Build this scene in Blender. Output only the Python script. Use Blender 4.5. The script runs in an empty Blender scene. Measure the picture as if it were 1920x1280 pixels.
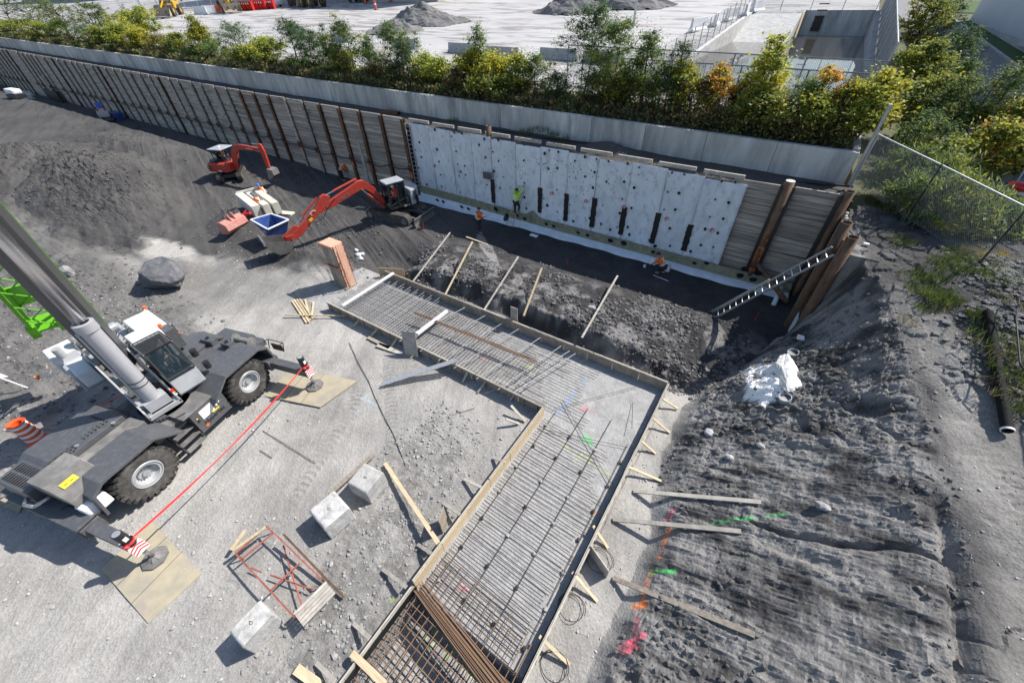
import bpy, math, random
import numpy as np
from mathutils import Vector, Matrix
random.seed(7)
RNG = np.random.default_rng(11)
S = bpy.context.scene
COL = S.collection
rad = math.radians
# ---------------------------------------------------------------- camera
CAMH = 12.6
_p, _r, _y = rad(41.8), rad(2.0), rad(34.7)
CF = np.array([-math.sin(_y)*math.cos(_p), math.cos(_y)*math.cos(_p), -math.sin(_p)])
_R0 = np.array([math.cos(_y), math.sin(_y), 0.0]); _U0 = np.cross(_R0, CF)
CR = _R0*math.cos(_r)-_U0*math.sin(_r); CU = _R0*math.sin(_r)+_U0*math.cos(_r)
CC = np.array([0, 0, CAMH])
cam = bpy.data.cameras.new('camera'); co = bpy.data.objects.new('camera', cam); COL.objects.link(co)
cam.sensor_width = 36; cam.lens = 740/1920*36; cam.clip_end = 3000; cam.clip_start = .1
co.matrix_world = Matrix(((CR[0], CU[0], -CF[0], 0), (CR[1], CU[1], -CF[1], 0), (CR[2], CU[2], -CF[2], CAMH), (0, 0, 0, 1)))
S.camera = co
# ---------------------------------------------------------------- sky, sun, exposure
SUNV = Vector((.52, .80, 1.0)).normalized()
W = bpy.data.worlds.new('World'); S.world = W; W.use_nodes = True
nt = W.node_tree; bg = nt.nodes['Background']
sk = nt.nodes.new('ShaderNodeTexSky'); sk.sky_type = 'NISHITA'; sk.sun_disc = False
sk.sun_elevation = math.asin(SUNV.z); sk.sun_rotation = math.atan2(SUNV.x, SUNV.y)
nt.links.new(sk.outputs[0], bg.inputs[0]); bg.inputs[1].default_value = .115
sl = bpy.data.lights.new('sun', 'SUN'); sl.energy = 4.9; sl.angle = rad(.5); sl.color = (1, .955, .89)
so = bpy.data.objects.new('sun', sl); COL.objects.link(so)
so.rotation_euler = SUNV.to_track_quat('Z', 'Y').to_euler()
S.view_settings.view_transform = 'Standard'; S.view_settings.look = 'None'
S.view_settings.exposure = .60; S.view_settings.gamma = 1
S.render.resolution_x = 1024; S.render.resolution_y = 682
# ---------------------------------------------------------------- measuring helpers: photograph point -> place in the world
def ray(x, y): return CF+CR*(x-960)/740-CU*(y-640)/740
def g(x, y, z=0.0):
    d = ray(x, y); return CC+d*((z-CC[2])/d[2])
def gY(x, y, Y):
    d = ray(x, y); return CC+d*(Y/d[1])
def at(x, y, t): return CC+ray(x, y)*t
def proj(P):
    v = np.array(P, float)-CC; w = v@CF
    return 960+740*(v@CR)/w, 640-740*(v@CU)/w
def rowh(P, row, zmax=14):
    """height above P at which a vertical thing reaches image row"""
    lo, hi = 0, zmax
    for _ in range(40):
        m = (lo+hi)/2
        if proj((P[0], P[1], P[2]+m))[1] > row: lo = m
        else: hi = m
    return lo
# ---------------------------------------------------------------- noise
def _h(ix, iy, s):
    n = (ix*374761393+iy*668265263+s*974634777) & 0x7fffffff
    n = ((n ^ (n >> 13))*1274126177) & 0x7fffffff
    return ((n ^ (n >> 16)) & 0xffff)/65535.0
def vn(x, y, s=0):
    x = np.asarray(x, float); y = np.asarray(y, float)
    ix = np.floor(x).astype(np.int64); iy = np.floor(y).astype(np.int64)
    fx = x-ix; fy = y-iy; fx = fx*fx*(3-2*fx); fy = fy*fy*(3-2*fy)
    a = _h(ix, iy, s); b = _h(ix+1, iy, s); c = _h(ix, iy+1, s); d = _h(ix+1, iy+1, s)
    return (a+(b-a)*fx)*(1-fy)+(c+(d-c)*fx)*fy
def fbm(x, y, o=4, s=0, g_=.5, ridge=False):
    t = 0; a = 1; n = 0
    for i in range(o):
        v = vn(x*2**i+17.3*i, y*2**i-9.1*i, s+i)*2-1
        if ridge: v = 1-2*abs(v)
        t = t+a*v; n += a; a *= g_
    return t/n
def cell(x, y, s=0, f2=False):
    x = np.asarray(x, float); y = np.asarray(y, float); ix = np.floor(x).astype(np.int64); iy = np.floor(y).astype(np.int64)
    d1 = np.full(x.shape, 9.0); d2 = np.full(x.shape, 9.0); v = np.zeros(x.shape); tx = np.zeros(x.shape); ty = np.zeros(x.shape)
    for i in (-1, 0, 1):
        for j in (-1, 0, 1):
            a = ix+i; b = iy+j; px = a+_h(a, b, s); py = b+_h(a, b, s+7); d = np.hypot(x-px, y-py); k = d < d1
            d2 = np.where(k, d1, np.minimum(d2, d)); v = np.where(k, _h(a, b, s+13), v); tx = np.where(k, (x-px)*(_h(a, b, s+17)-.5)+(y-py)*(_h(a, b, s+19)-.5), tx); d1 = np.where(k, d, d1)
    return v, d2-d1, tx
def clods(x, y, s, m=None):
    if m is not None:
        m = np.asarray(m); o = np.zeros(np.shape(x)); k = m > .01; o[k] = clods(np.broadcast_to(x, o.shape)[k], np.broadcast_to(y, o.shape)[k], s); return o
    v, e, t = cell(x, y, s); return (v-.5+1.3*t)*np.clip(e*5, 0, 1)-.45*np.clip(1-e*9, 0, 1)
def ss(a, b, x):
    t = np.clip((np.asarray(x, float)-a)/(b-a), 0, 1); return t*t*(3-2*t)
# ---------------------------------------------------------------- materials
MATS = {}
def mat(name, col, rough=.6, metal=0, var=.15, scale=6, bump=0, bscale=None, dirt=None, dscale=1.5, damt=.5, spec=.5, stretch=None):
    m = bpy.data.materials.new(name); m.use_nodes = True; n = m.node_tree; L = n.links
    b = n.nodes['Principled BSDF']; b.inputs['Roughness'].default_value = rough
    b.inputs['Metallic'].default_value = metal; b.inputs['Specular IOR Level'].default_value = spec
    tc = n.nodes.new('ShaderNodeTexCoord'); oi = n.nodes.new('ShaderNodeObjectInfo')
    mp = n.nodes.new('ShaderNodeMapping'); L.new(tc.outputs['Object'], mp.inputs[0])
    if stretch: mp.inputs['Scale'].default_value = stretch
    av = n.nodes.new('ShaderNodeVectorMath'); av.operation = 'ADD'; L.new(mp.outputs[0], av.inputs[0])
    sc = n.nodes.new('ShaderNodeVectorMath'); sc.operation = 'SCALE'; sc.inputs[3].default_value = 37
    cx_ = n.nodes.new('ShaderNodeCombineXYZ'); L.new(oi.outputs['Random'], cx_.inputs[0]); L.new(oi.outputs['Random'], cx_.inputs[1])
    L.new(cx_.outputs[0], sc.inputs[0]); L.new(sc.outputs[0], av.inputs[1])
    nz = n.nodes.new('ShaderNodeTexNoise'); nz.inputs['Scale'].default_value = scale; nz.inputs['Detail'].default_value = 6
    L.new(av.outputs[0], nz.inputs[0])
    mr = n.nodes.new('ShaderNodeMapRange'); L.new(nz.outputs[0], mr.inputs[0])
    mr.inputs[1].default_value = .3; mr.inputs[2].default_value = .7; mr.inputs[3].default_value = 1-var; mr.inputs[4].default_value = 1+var
    rv = n.nodes.new('ShaderNodeMapRange'); L.new(oi.outputs['Random'], rv.inputs[0]); rv.inputs[3].default_value = 1-var*.7; rv.inputs[4].default_value = 1+var*.7
    mu = n.nodes.new('ShaderNodeMath'); mu.operation = 'MULTIPLY'; L.new(mr.outputs[0], mu.inputs[0]); L.new(rv.outputs[0], mu.inputs[1])
    vm = n.nodes.new('ShaderNodeVectorMath'); vm.operation = 'SCALE'; vm.inputs[0].default_value = col; L.new(mu.outputs[0], vm.inputs[3])
    out = vm.outputs[0]
    if dirt:
        n2 = n.nodes.new('ShaderNodeTexNoise'); n2.inputs['Scale'].default_value = dscale; n2.inputs['Detail'].default_value = 8; n2.inputs['Roughness'].default_value = .65
        L.new(av.outputs[0], n2.inputs[0])
        m2 = n.nodes.new('ShaderNodeMapRange'); L.new(n2.outputs[0], m2.inputs[0]); m2.inputs[1].default_value = .48; m2.inputs[2].default_value = .68; m2.inputs[4].default_value = damt
        mx = n.nodes.new('ShaderNodeMix'); mx.data_type = 'RGBA'; L.new(m2.outputs[0], mx.inputs[0]); L.new(out, mx.inputs[6]); mx.inputs[7].default_value = (*dirt, 1)
        out = mx.outputs[2]
    L.new(out, b.inputs['Base Color'])
    if bump:
        nb = n.nodes.new('ShaderNodeTexNoise'); nb.inputs['Scale'].default_value = bscale or scale*3; nb.inputs['Detail'].default_value = 5; L.new(av.outputs[0], nb.inputs[0])
        bp = n.nodes.new('ShaderNodeBump'); bp.inputs['Strength'].default_value = bump; bp.inputs['Distance'].default_value = .02
        L.new(nb.outputs[0], bp.inputs['Height']); L.new(bp.outputs[0], b.inputs['Normal'])
    MATS[name] = m; return m
DUST = (.30, .29, .28)
mat('concrete', (.42, .42, .41), .85, var=.18, scale=2.5, bump=.4, dirt=(.2, .2, .2), dscale=1.1, damt=.5)
mat('block', (.42, .415, .40), .9, var=.2, scale=4, bump=1, bscale=14, dirt=(.22, .21, .20), dscale=3.5, damt=.75)
mat('wallconcrete', (.44, .435, .415), .85, var=.25, scale=1.6, bump=.4, dirt=(.22, .225, .225), dscale=.9, damt=.9, stretch=(1, 1, .25))
mat('wood', (.30, .26, .21), .8, var=.3, scale=7, bump=.3, stretch=(.25, 3, 3), dirt=(.13, .12, .11), dscale=2)
mat('freshwood', (.50, .40, .26), .75, var=.2, scale=6, bump=.2, stretch=(.3, 3, 3))
mat('palewood', (.40, .37, .32), .8, var=.25, scale=6, bump=.2, dirt=(.22, .2, .18), dscale=3)
mat('ply', (.30, .25, .19), .8, var=.22, scale=4, bump=.2, dirt=(.16, .15, .14), dscale=2.2, damt=.8)
mat('lagging', (.36, .315, .27), .85, var=.4, scale=5, bump=.8, bscale=12, stretch=(.35, 1, 5), dirt=(.06, .055, .05), dscale=1.6, damt=.8)
mat('lagging_lit', (.50, .44, .36), .85, var=.35, scale=5, bump=.8, bscale=12, stretch=(.35, 1, 5), dirt=(.09, .08, .07), dscale=1.8, damt=.7)  # paler copy of lagging: light on the lower boards put into the colour
mat('rust', (.13, .062, .028), .8, .15, var=.4, scale=5, bump=.5, dirt=(.06, .04, .03), dscale=2, damt=.8)
mat('rust_pale', (.135, .078, .045), .8, .1, var=.4, scale=5, bump=.4, dirt=(.07, .045, .03), dscale=2.2, damt=.8, stretch=(1, 1, .35))
mat('rebar', (.085, .072, .065), .7, .4, var=.4, scale=9)
mat('rebar_rust', (.20, .125, .078), .75, .2, var=.4, scale=9)
mat('steel', (.42, .42, .42), .38, .8, var=.15, scale=8)
mat('galv', (.45, .46, .47), .5, .6, var=.15, scale=8)
mat('chrome', (.62, .62, .64), .28, 1, var=.03)
mat('alu', (.55, .55, .55), .4, .7, var=.1)
mat('black', (.018, .018, .019), .5, var=.2)
mat('rubber', (.045, .042, .039), .85, var=.3, scale=8, bump=.4, dirt=(.17, .16, .15), dscale=3, damt=.6)
mat('dark', (.085, .087, .094), .42, .1, var=.07, scale=3, dirt=(.21, .21, .21), dscale=7, damt=.28)
mat('darkdust', (.14, .135, .13), .75, var=.2, scale=3, dirt=(.26, .255, .24), dscale=1.5, damt=.8)
mat('boomgrey', (.075, .075, .078), .42, .15, var=.06, scale=2)
mat('crane_grey', (.38, .39, .40), .42, .1, var=.06, scale=3, dirt=(.26, .25, .24), dscale=2, damt=.4)
mat('crane_white', (.62, .63, .66), .4, var=.05, scale=3, dirt=(.40, .39, .37), dscale=2.5, damt=.4)
mat('cyl_grey', (.36, .36, .38), .3, .1, var=.05)
mat('green', (.13, .40, .018), .35, var=.08, scale=3)
mat('glass', (.03, .05, .06), .05, .0, var=.05, spec=1)
mat('red', (.42, .035, .018), .45, var=.12, scale=3, dirt=(.22, .12, .09), dscale=3.5, damt=.55)
mat('oldred', (.30, .075, .05), .7, var=.25, scale=5, dirt=(.22, .14, .11), dscale=5, damt=.7)
mat('redpink', (.50, .20, .16), .6, var=.15, dirt=(.35, .3, .28), dscale=3)
mat('track', (.05, .046, .042), .85, var=.35, scale=8, bump=.5, dirt=(.14, .13, .12), dscale=3, damt=.7)
mat('bucketsteel', (.22, .21, .20), .5, .6, var=.25, scale=4, dirt=(.12, .115, .11), dscale=2)
mat('silverpaint', (.42, .44, .46), .4, .2, var=.08, scale=3, dirt=(.25, .25, .25), dscale=2, damt=.4)
mat('orange', (.75, .14, .02), .6, var=.1)
mat('orangeplastic', (.72, .10, .02), .45, var=.06)
mat('hiviz', (.42, .75, .03), .6, var=.1)
mat('white', (.75, .75, .75), .5, var=.05)
mat('redpaint', (.62, .03, .025), .5, var=.06)
mat('yellowpaint', (.72, .55, .03), .5, var=.05)
mat('loader', (.55, .33, .02), .5, var=.1)
mat('blue', (.02, .06, .24), .4, var=.15, scale=3, dirt=(.1, .14, .22), dscale=3)
mat('bluehat', (.03, .14, .55), .35, var=.05)
mat('membrane', (.66, .69, .73), .75, var=.10, scale=1.6, bump=1, bscale=4, dirt=(.40, .44, .48), dscale=3.2, damt=.9, stretch=(1, 1, .6))
mat('skirt', (.60, .64, .68), .7, var=.12, scale=2, bump=.7, bscale=4)
mat('olive', (.20, .19, .12), .8, var=.25, scale=4, bump=.5)
mat('tar', (.006, .006, .006), .6, var=.1)
mat('skin', (.40, .24, .17), .6, var=.05)
mat('trousers', (.022, .024, .035), .9, var=.15)
mat('reflect', (.75, .75, .55), .4, var=.05)
mat('rubberhose', (.012, .012, .012), .55, var=.2)
mat('corrugated', (.010, .010, .011), .85, var=.2, spec=.2)
mat('limewhite', (.68, .67, .64), .9, var=.12, scale=4, bump=1, bscale=9, dirt=(.25, .24, .23), dscale=4, damt=.7)
mat('tan', (.36, .315, .225), .8, var=.1, scale=3, dirt=(.25, .235, .21), dscale=1.1, damt=.75)
mat('boulder', (.12, .12, .128), .85, var=.3, scale=2.5, bump=1, bscale=6, dirt=(.09, .09, .10), dscale=1.6, damt=.8)
mat('stone', (.115, .112, .11), .9, var=.4, scale=3, bump=.4, bscale=15)
mat('stonelight', (.34, .335, .33), .9, var=.3, scale=3, bump=.4, bscale=15)
mat('cladding', (.45, .49, .54), .6, var=.03, scale=.3)
mat('beige', (.42, .38, .33), .7, var=.08, scale=.5)
mat('stem', (.085, .065, .045), .9, var=.3)
mat('leaf_yellow', (.44, .40, .04), .65, var=.3, scale=2)
mat('leaf_lime', (.31, .34, .05), .65, var=.3, scale=2)
mat('leaf_green', (.12, .19, .045), .65, var=.35, scale=2)
mat('leaf_dark', (.045, .095, .035), .65, var=.35, scale=2)
mat('leaf_grey', (.10, .15, .075), .65, var=.35, scale=2)
mat('leaf_brown', (.13, .09, .04), .75, var=.4, scale=2)
mat('leaf_orange', (.58, .24, .04), .65, var=.3, scale=2)
mat('grass', (.11, .15, .035), .8, var=.4, scale=3)
mat('strawgrass', (.22, .20, .09), .8, var=.4, scale=3)
mat('screen', (.20, .22, .24), .8, var=.1, scale=3)
for _k in list(MATS):
    if _k.startswith('leaf_') or 'grass' in _k:
        _n = MATS[_k].node_tree; _b = _n.nodes['Principled BSDF']; _t = _n.nodes.new('ShaderNodeBsdfTranslucent'); _m = _n.nodes.new('ShaderNodeMixShader'); _m.inputs[0].default_value = .42
        _n.links.new(_b.inputs['Base Color'].links[0].from_socket, _t.inputs[0]); _o = _n.nodes['Material Output']
        _n.links.new(_b.outputs[0], _m.inputs[1]); _n.links.new(_t.outputs[0], _m.inputs[2]); _n.links.new(_m.outputs[0], _o.inputs[0])
# ---------------------------------------------------------------- mesh builder
def V3(a): return np.array(a, float)
def nrm(a):
    a = V3(a); return a/max(1e-9, np.linalg.norm(a))
class MB:
    def __init__(s): s.v = []; s.f = []; s.mi = []; s.mats = []; s.cm = 0
    def use(s, name):
        if name not in s.mats: s.mats.append(name)
        s.cm = s.mats.index(name); return s
    def add(s, vs, fs):
        o = len(s.v); s.v.extend([tuple(float(c) for c in p) for p in vs])
        for f in fs: s.f.append([o+i for i in f]); s.mi.append(s.cm)
        return s
    def frame(s, o, ex, ey, ez, hx, hy, hz):
        o, ex, ey, ez = V3(o), V3(ex), V3(ey), V3(ez)
        vs = [o+ex*hx*a+ey*hy*b+ez*hz*c for c in (-1, 1) for b in (-1, 1) for a in (-1, 1)]
        return s.add(vs, [(0, 2, 3, 1), (4, 5, 7, 6), (0, 1, 5, 4), (2, 6, 7, 3), (0, 4, 6, 2), (1, 3, 7, 5)])
    def bx(s, x0, x1, y0, y1, z0, z1):
        return s.frame(((x0+x1)/2, (y0+y1)/2, (z0+z1)/2), (1, 0, 0), (0, 1, 0), (0, 0, 1), abs(x1-x0)/2, abs(y1-y0)/2, abs(z1-z0)/2)
    def beam(s, p, q, w, h, up=(0, 0, 1)):
        """bar from p to q; w across, h along up"""
        p, q = V3(p), V3(q); d = nrm(q-p); r = np.cross(d, V3(up))
        if np.linalg.norm(r) < 1e-3: r = np.cross(d, (1, 0, 0))
        r = nrm(r); u = np.cross(r, d)
        return s.frame((p+q)/2, d, r, u, np.linalg.norm(q-p)/2, w/2, h/2)
    def tube(s, p, q, r, n=8, r2=None, cap=True):
        p, q = V3(p), V3(q); d = nrm(q-p); a = np.cross(d, (0, 0, 1))
        if np.linalg.norm(a) < 1e-3: a = V3((1, 0, 0))
        a = nrm(a); b = np.cross(d, a); r2 = r if r2 is None else r2
        vs = [p+(a*math.cos(t)+b*math.sin(t))*r for t in np.linspace(0, 2*math.pi, n, endpoint=False)]
        vs += [q+(a*math.cos(t)+b*math.sin(t))*r2 for t in np.linspace(0, 2*math.pi, n, endpoint=False)]
        fs = [(i, (i+1) % n, n+(i+1) % n, n+i) for i in range(n)]
        if cap: fs += [tuple(range(n))[::-1], tuple(range(n, 2*n))]
        return s.add(vs, fs)
    def path(s, pts, r, n=6):
        for a, b in zip(pts[:-1], pts[1:]): s.tube(a, b, r, n)
        return s
    def prism(s, pts, o, ex, ey, ez, d):
        """polygon (2d) in ex,ey at o, extruded by d along ez"""
        o, ex, ey, ez = V3(o), V3(ex), V3(ey), V3(ez); n = len(pts)
        vs = [o+ex*a+ey*b for a, b in pts]+[o+ex*a+ey*b+ez*d for a, b in pts]
        return s.add(vs, [tuple(range(n))[::-1], tuple(range(n, 2*n))]+[(i, (i+1) % n, n+(i+1) % n, n+i) for i in range(n)])
    def ring(s, prof, o, ax, n=24, closed=False):
        """lathe: prof = [(along, radius)...] about axis ax at o"""
        o = V3(o); d = nrm(ax); a = np.cross(d, (0, 0, 1))
        if np.linalg.norm(a) < 1e-3: a = V3((1, 0, 0))
        a = nrm(a); b = np.cross(d, a); vs = []
        for (h, r) in prof:
            vs += [o+d*h+(a*math.cos(t)+b*math.sin(t))*r for t in np.linspace(0, 2*math.pi, n, endpoint=False)]
        m = len(prof); fs = []
        for j in range(m if closed else m-1):
            k = (j+1) % m
            fs += [(j*n+i, j*n+(i+1) % n, k*n+(i+1) % n, k*n+i) for i in range(n)]
        return s.add(vs, fs)
    def ball(s, c, r, n=10, sz=1):
        c = V3(c); r = V3(r) if hasattr(r, '__len__') else V3((r, r, r*sz)); m = n//2+1; vs = []; fs = []
        for j in range(m):
            ph = math.pi*j/(m-1)
            for i in range(n):
                t = 2*math.pi*i/n; vs.append(c+r*V3((math.sin(ph)*math.cos(t), math.sin(ph)*math.sin(t), math.cos(ph))))
        for j in range(m-1):
            for i in range(n): fs.append((j*n+i, (j+1)*n+i, (j+1)*n+(i+1) % n, j*n+(i+1) % n))
        return s.add(vs, fs)
    def build(s, name, mats=None, parent=None, smooth=False, bevel=0, kind=None, label=None):
        me = bpy.data.meshes.new(name); me.from_pydata(s.v, [], s.f)
        ms = s.mats if s.mats else [mats]
        for m in ms: me.materials.append(MATS[m])
        if s.mats and len(ms) > 1: me.polygons.foreach_set('material_index', s.mi)
        if smooth: me.polygons.foreach_set('use_smooth', [True]*len(me.polygons))
        me.update()
        o = bpy.data.objects.new(name, me); COL.objects.link(o)
        if parent: o.parent = parent
        if bevel:
            b = o.modifiers.new('bevel', 'BEVEL'); b.width = bevel; b.segments = 2; b.limit_method = 'ANGLE'
        if kind: o['kind'] = kind
        if label: o['label'] = label
        return o
def link(name, me, parent=None, loc=None, rot=None, sc=None):
    o = bpy.data.objects.new(name, me); COL.objects.link(o)
    if parent: o.parent = parent
    if loc is not None: o.location = [float(c) for c in loc]
    if rot is not None: o.rotation_euler = rot
    if sc is not None: o.scale = sc
    return o
def tag(o, label, cat, group=None):
    o['label'] = label; o['category'] = cat
    if group: o['group'] = group
    return o
def thing(name, label, cat, loc=(0, 0, 0), rz=0, group=None):
    o = bpy.data.objects.new(name, None); COL.objects.link(o); o.empty_display_size = .2
    o.location = [float(c) for c in loc]; o.rotation_euler = (0, 0, rz)
    return tag(o, label, cat, group)
def copy_tree(o, parent=None):
    c = o.copy(); COL.objects.link(c); c.parent = parent
    for ch in o.children: copy_tree(ch, c)
    return c
def npmesh(name, V, F, mats, mi=None, smooth=False):
    V = np.asarray(V, np.float32); F = np.asarray(F, np.int32); k = F.shape[1]
    me = bpy.data.meshes.new(name); me.vertices.add(len(V)); me.vertices.foreach_set('co', V.ravel())
    me.loops.add(F.size); me.loops.foreach_set('vertex_index', F.ravel())
    me.polygons.add(len(F)); me.polygons.foreach_set('loop_start', np.arange(0, F.size, k, dtype=np.int32))
    me.polygons.foreach_set('loop_total', np.full(len(F), k, np.int32))
    for m in mats: me.materials.append(MATS[m] if isinstance(m, str) else m)
    if mi is not None: me.polygons.foreach_set('material_index', np.asarray(mi, np.int32))
    me.polygons.foreach_set('use_smooth', np.full(len(F), smooth))
    me.update(calc_edges=True); me.validate(); return me
def text(s, size, o, ex, ey, m, parent, name='lettering', depth=.004, align='CENTER'):
    cu = bpy.data.curves.new(name, 'FONT'); cu.body = s; cu.size = size; cu.extrude = depth; cu.align_x = align; cu.align_y = 'CENTER'
    t = bpy.data.objects.new(name, cu); COL.objects.link(t)
    dg = bpy.context.evaluated_depsgraph_get(); me = bpy.data.meshes.new_from_object(t.evaluated_get(dg))
    bpy.data.objects.remove(t); me.materials.clear(); me.materials.append(MATS[m])
    ex = nrm(ex); ey = nrm(V3(ey)-ex*(V3(ey)@ex)); ez = np.cross(ex, ey)
    M_ = Matrix(((ex[0], ey[0], ez[0], o[0]), (ex[1], ey[1], ez[1], o[1]), (ex[2], ey[2], ez[2], o[2]), (0, 0, 0, 1)))
    me.transform(M_); ob = bpy.data.objects.new(name, me); COL.objects.link(ob); ob.parent = parent; return ob
# ================================================================ TERRAIN
WY = 22.3                      # face of the timber lagging wall
def wtop(x): return 5.42-.0125*np.minimum(x, 2.0)      # top of the lagging
def cwtop(x): return 6.56-.0125*np.minimum(x, 2.0)     # top of the concrete wall
def gline(y):                                          # toe of the right hand slope
    return np.interp(y, [-12, 2, 5, 7.5, 9.5, 11.5, 13, 14.5, 16, 17.6, 17.95], [.5, .45, .42, .3, -.2, -.1, .5, 1.2, 1.9, 2.5, 2.9])
def rline(y):
    return np.interp(y, [-12, 4, 8, 11, 14, 16, 17.6, 22], [6.0, 6.1, 6.2, 5.8, 5.0, 4.4, 3.6, 3.1])
MARKS = []   # (x0,y0,x1,y1,width,(r,g,b)) spray paint
def pm(z, pts, w, c):
    P = [g(a, b, z) for a, b in pts]
    for p, q in zip(P[:-1], P[1:]): MARKS.append((p[0], p[1], q[0], q[1], w*.62, c))
BL_, GR_, YG_, PK_, OR_ = (.16, .34, .62), (.05, .55, .12), (.45, .62, .03), (.75, .10, .16), (.85, .22, .04)
pm(0, [(1101, 703), (1090, 722)], .07, BL_); pm(0, [(1079, 733), (1046, 778)], .08, BL_)
pm(0, [(1098, 767), (1102, 753)], .04, PK_); pm(0, [(1085, 765), (1116, 772)], .04, PK_)
pm(0, [(1088, 824), (1100, 816), (1110, 836)], .06, GR_); pm(0, [(1092, 828), (1112, 826)], .05, GR_)
pm(0, [(1072, 850), (1080, 862), (1092, 850)], .05, YG_); pm(0, [(1095, 862), (1108, 855), (1104, 868)], .05, YG_); pm(0, [(1055, 835), (1068, 842)], .05, YG_)
pm(0, [(1110, 875), (1155, 893)], .04, YG_); pm(0, [(865, 1090), (872, 1108)], .07, PK_); pm(0, [(858, 1104), (880, 1098)], .05, PK_)
pm(-.8, [(745, 1140), (765, 1150)], .08, YG_); pm(-.8, [(790, 1200), (815, 1185), (820, 1205), (800, 1215)], .06, YG_); pm(-.8, [(835, 1250), (838, 1215), (850, 1205), (852, 1225), (836, 1235)], .06, YG_)
pm(-.8, [(860, 1240), (900, 1280)], .06, YG_); pm(0, [(693, 570), (703, 576)], .12, (.5, .25, .22)); pm(0, [(905, 670), (915, 680)], .1, (.5, .25, .22)); pm(0, [(988, 685), (996, 690)], .1, YG_)
pm(0, [(1112, 960), (1116, 962)], .1, OR_); pm(0, [(680, 745), (705, 760)], .12, (.33, .40, .46))
pm(.6, [(1262, 955), (1250, 975), (1276, 985)], .09, PK_); pm(.5, [(1258, 985), (1245, 1020), (1237, 1045)], .07, OR_); pm(.3, [(1222, 1070), (1210, 1100), (1200, 1135)], .06, OR_)
pm(.3, [(1192, 1137), (1206, 1135)], .16, OR_); pm(.6, [(1225, 1066), (1262, 1074)], .10, GR_); pm(2.0, [(1360, 948), (1480, 955)], .06, GR_)
pm(.1, [(1190, 1165), (1185, 1190), (1200, 1200), (1172, 1210), (1190, 1220)], .08, PK_); pm(.1, [(1160, 1215), (1180, 1225), (1155, 1232)], .08, PK_)
pm(1., [(725, 490), (760, 500), (765, 515)], .09, (.35, .05, .06))
LEG1 = (-17.9, -.9, 8.55, 12.35); LEG2 = (-4.5, -.95, -6, 8.7); PITY = 1.35
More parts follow.
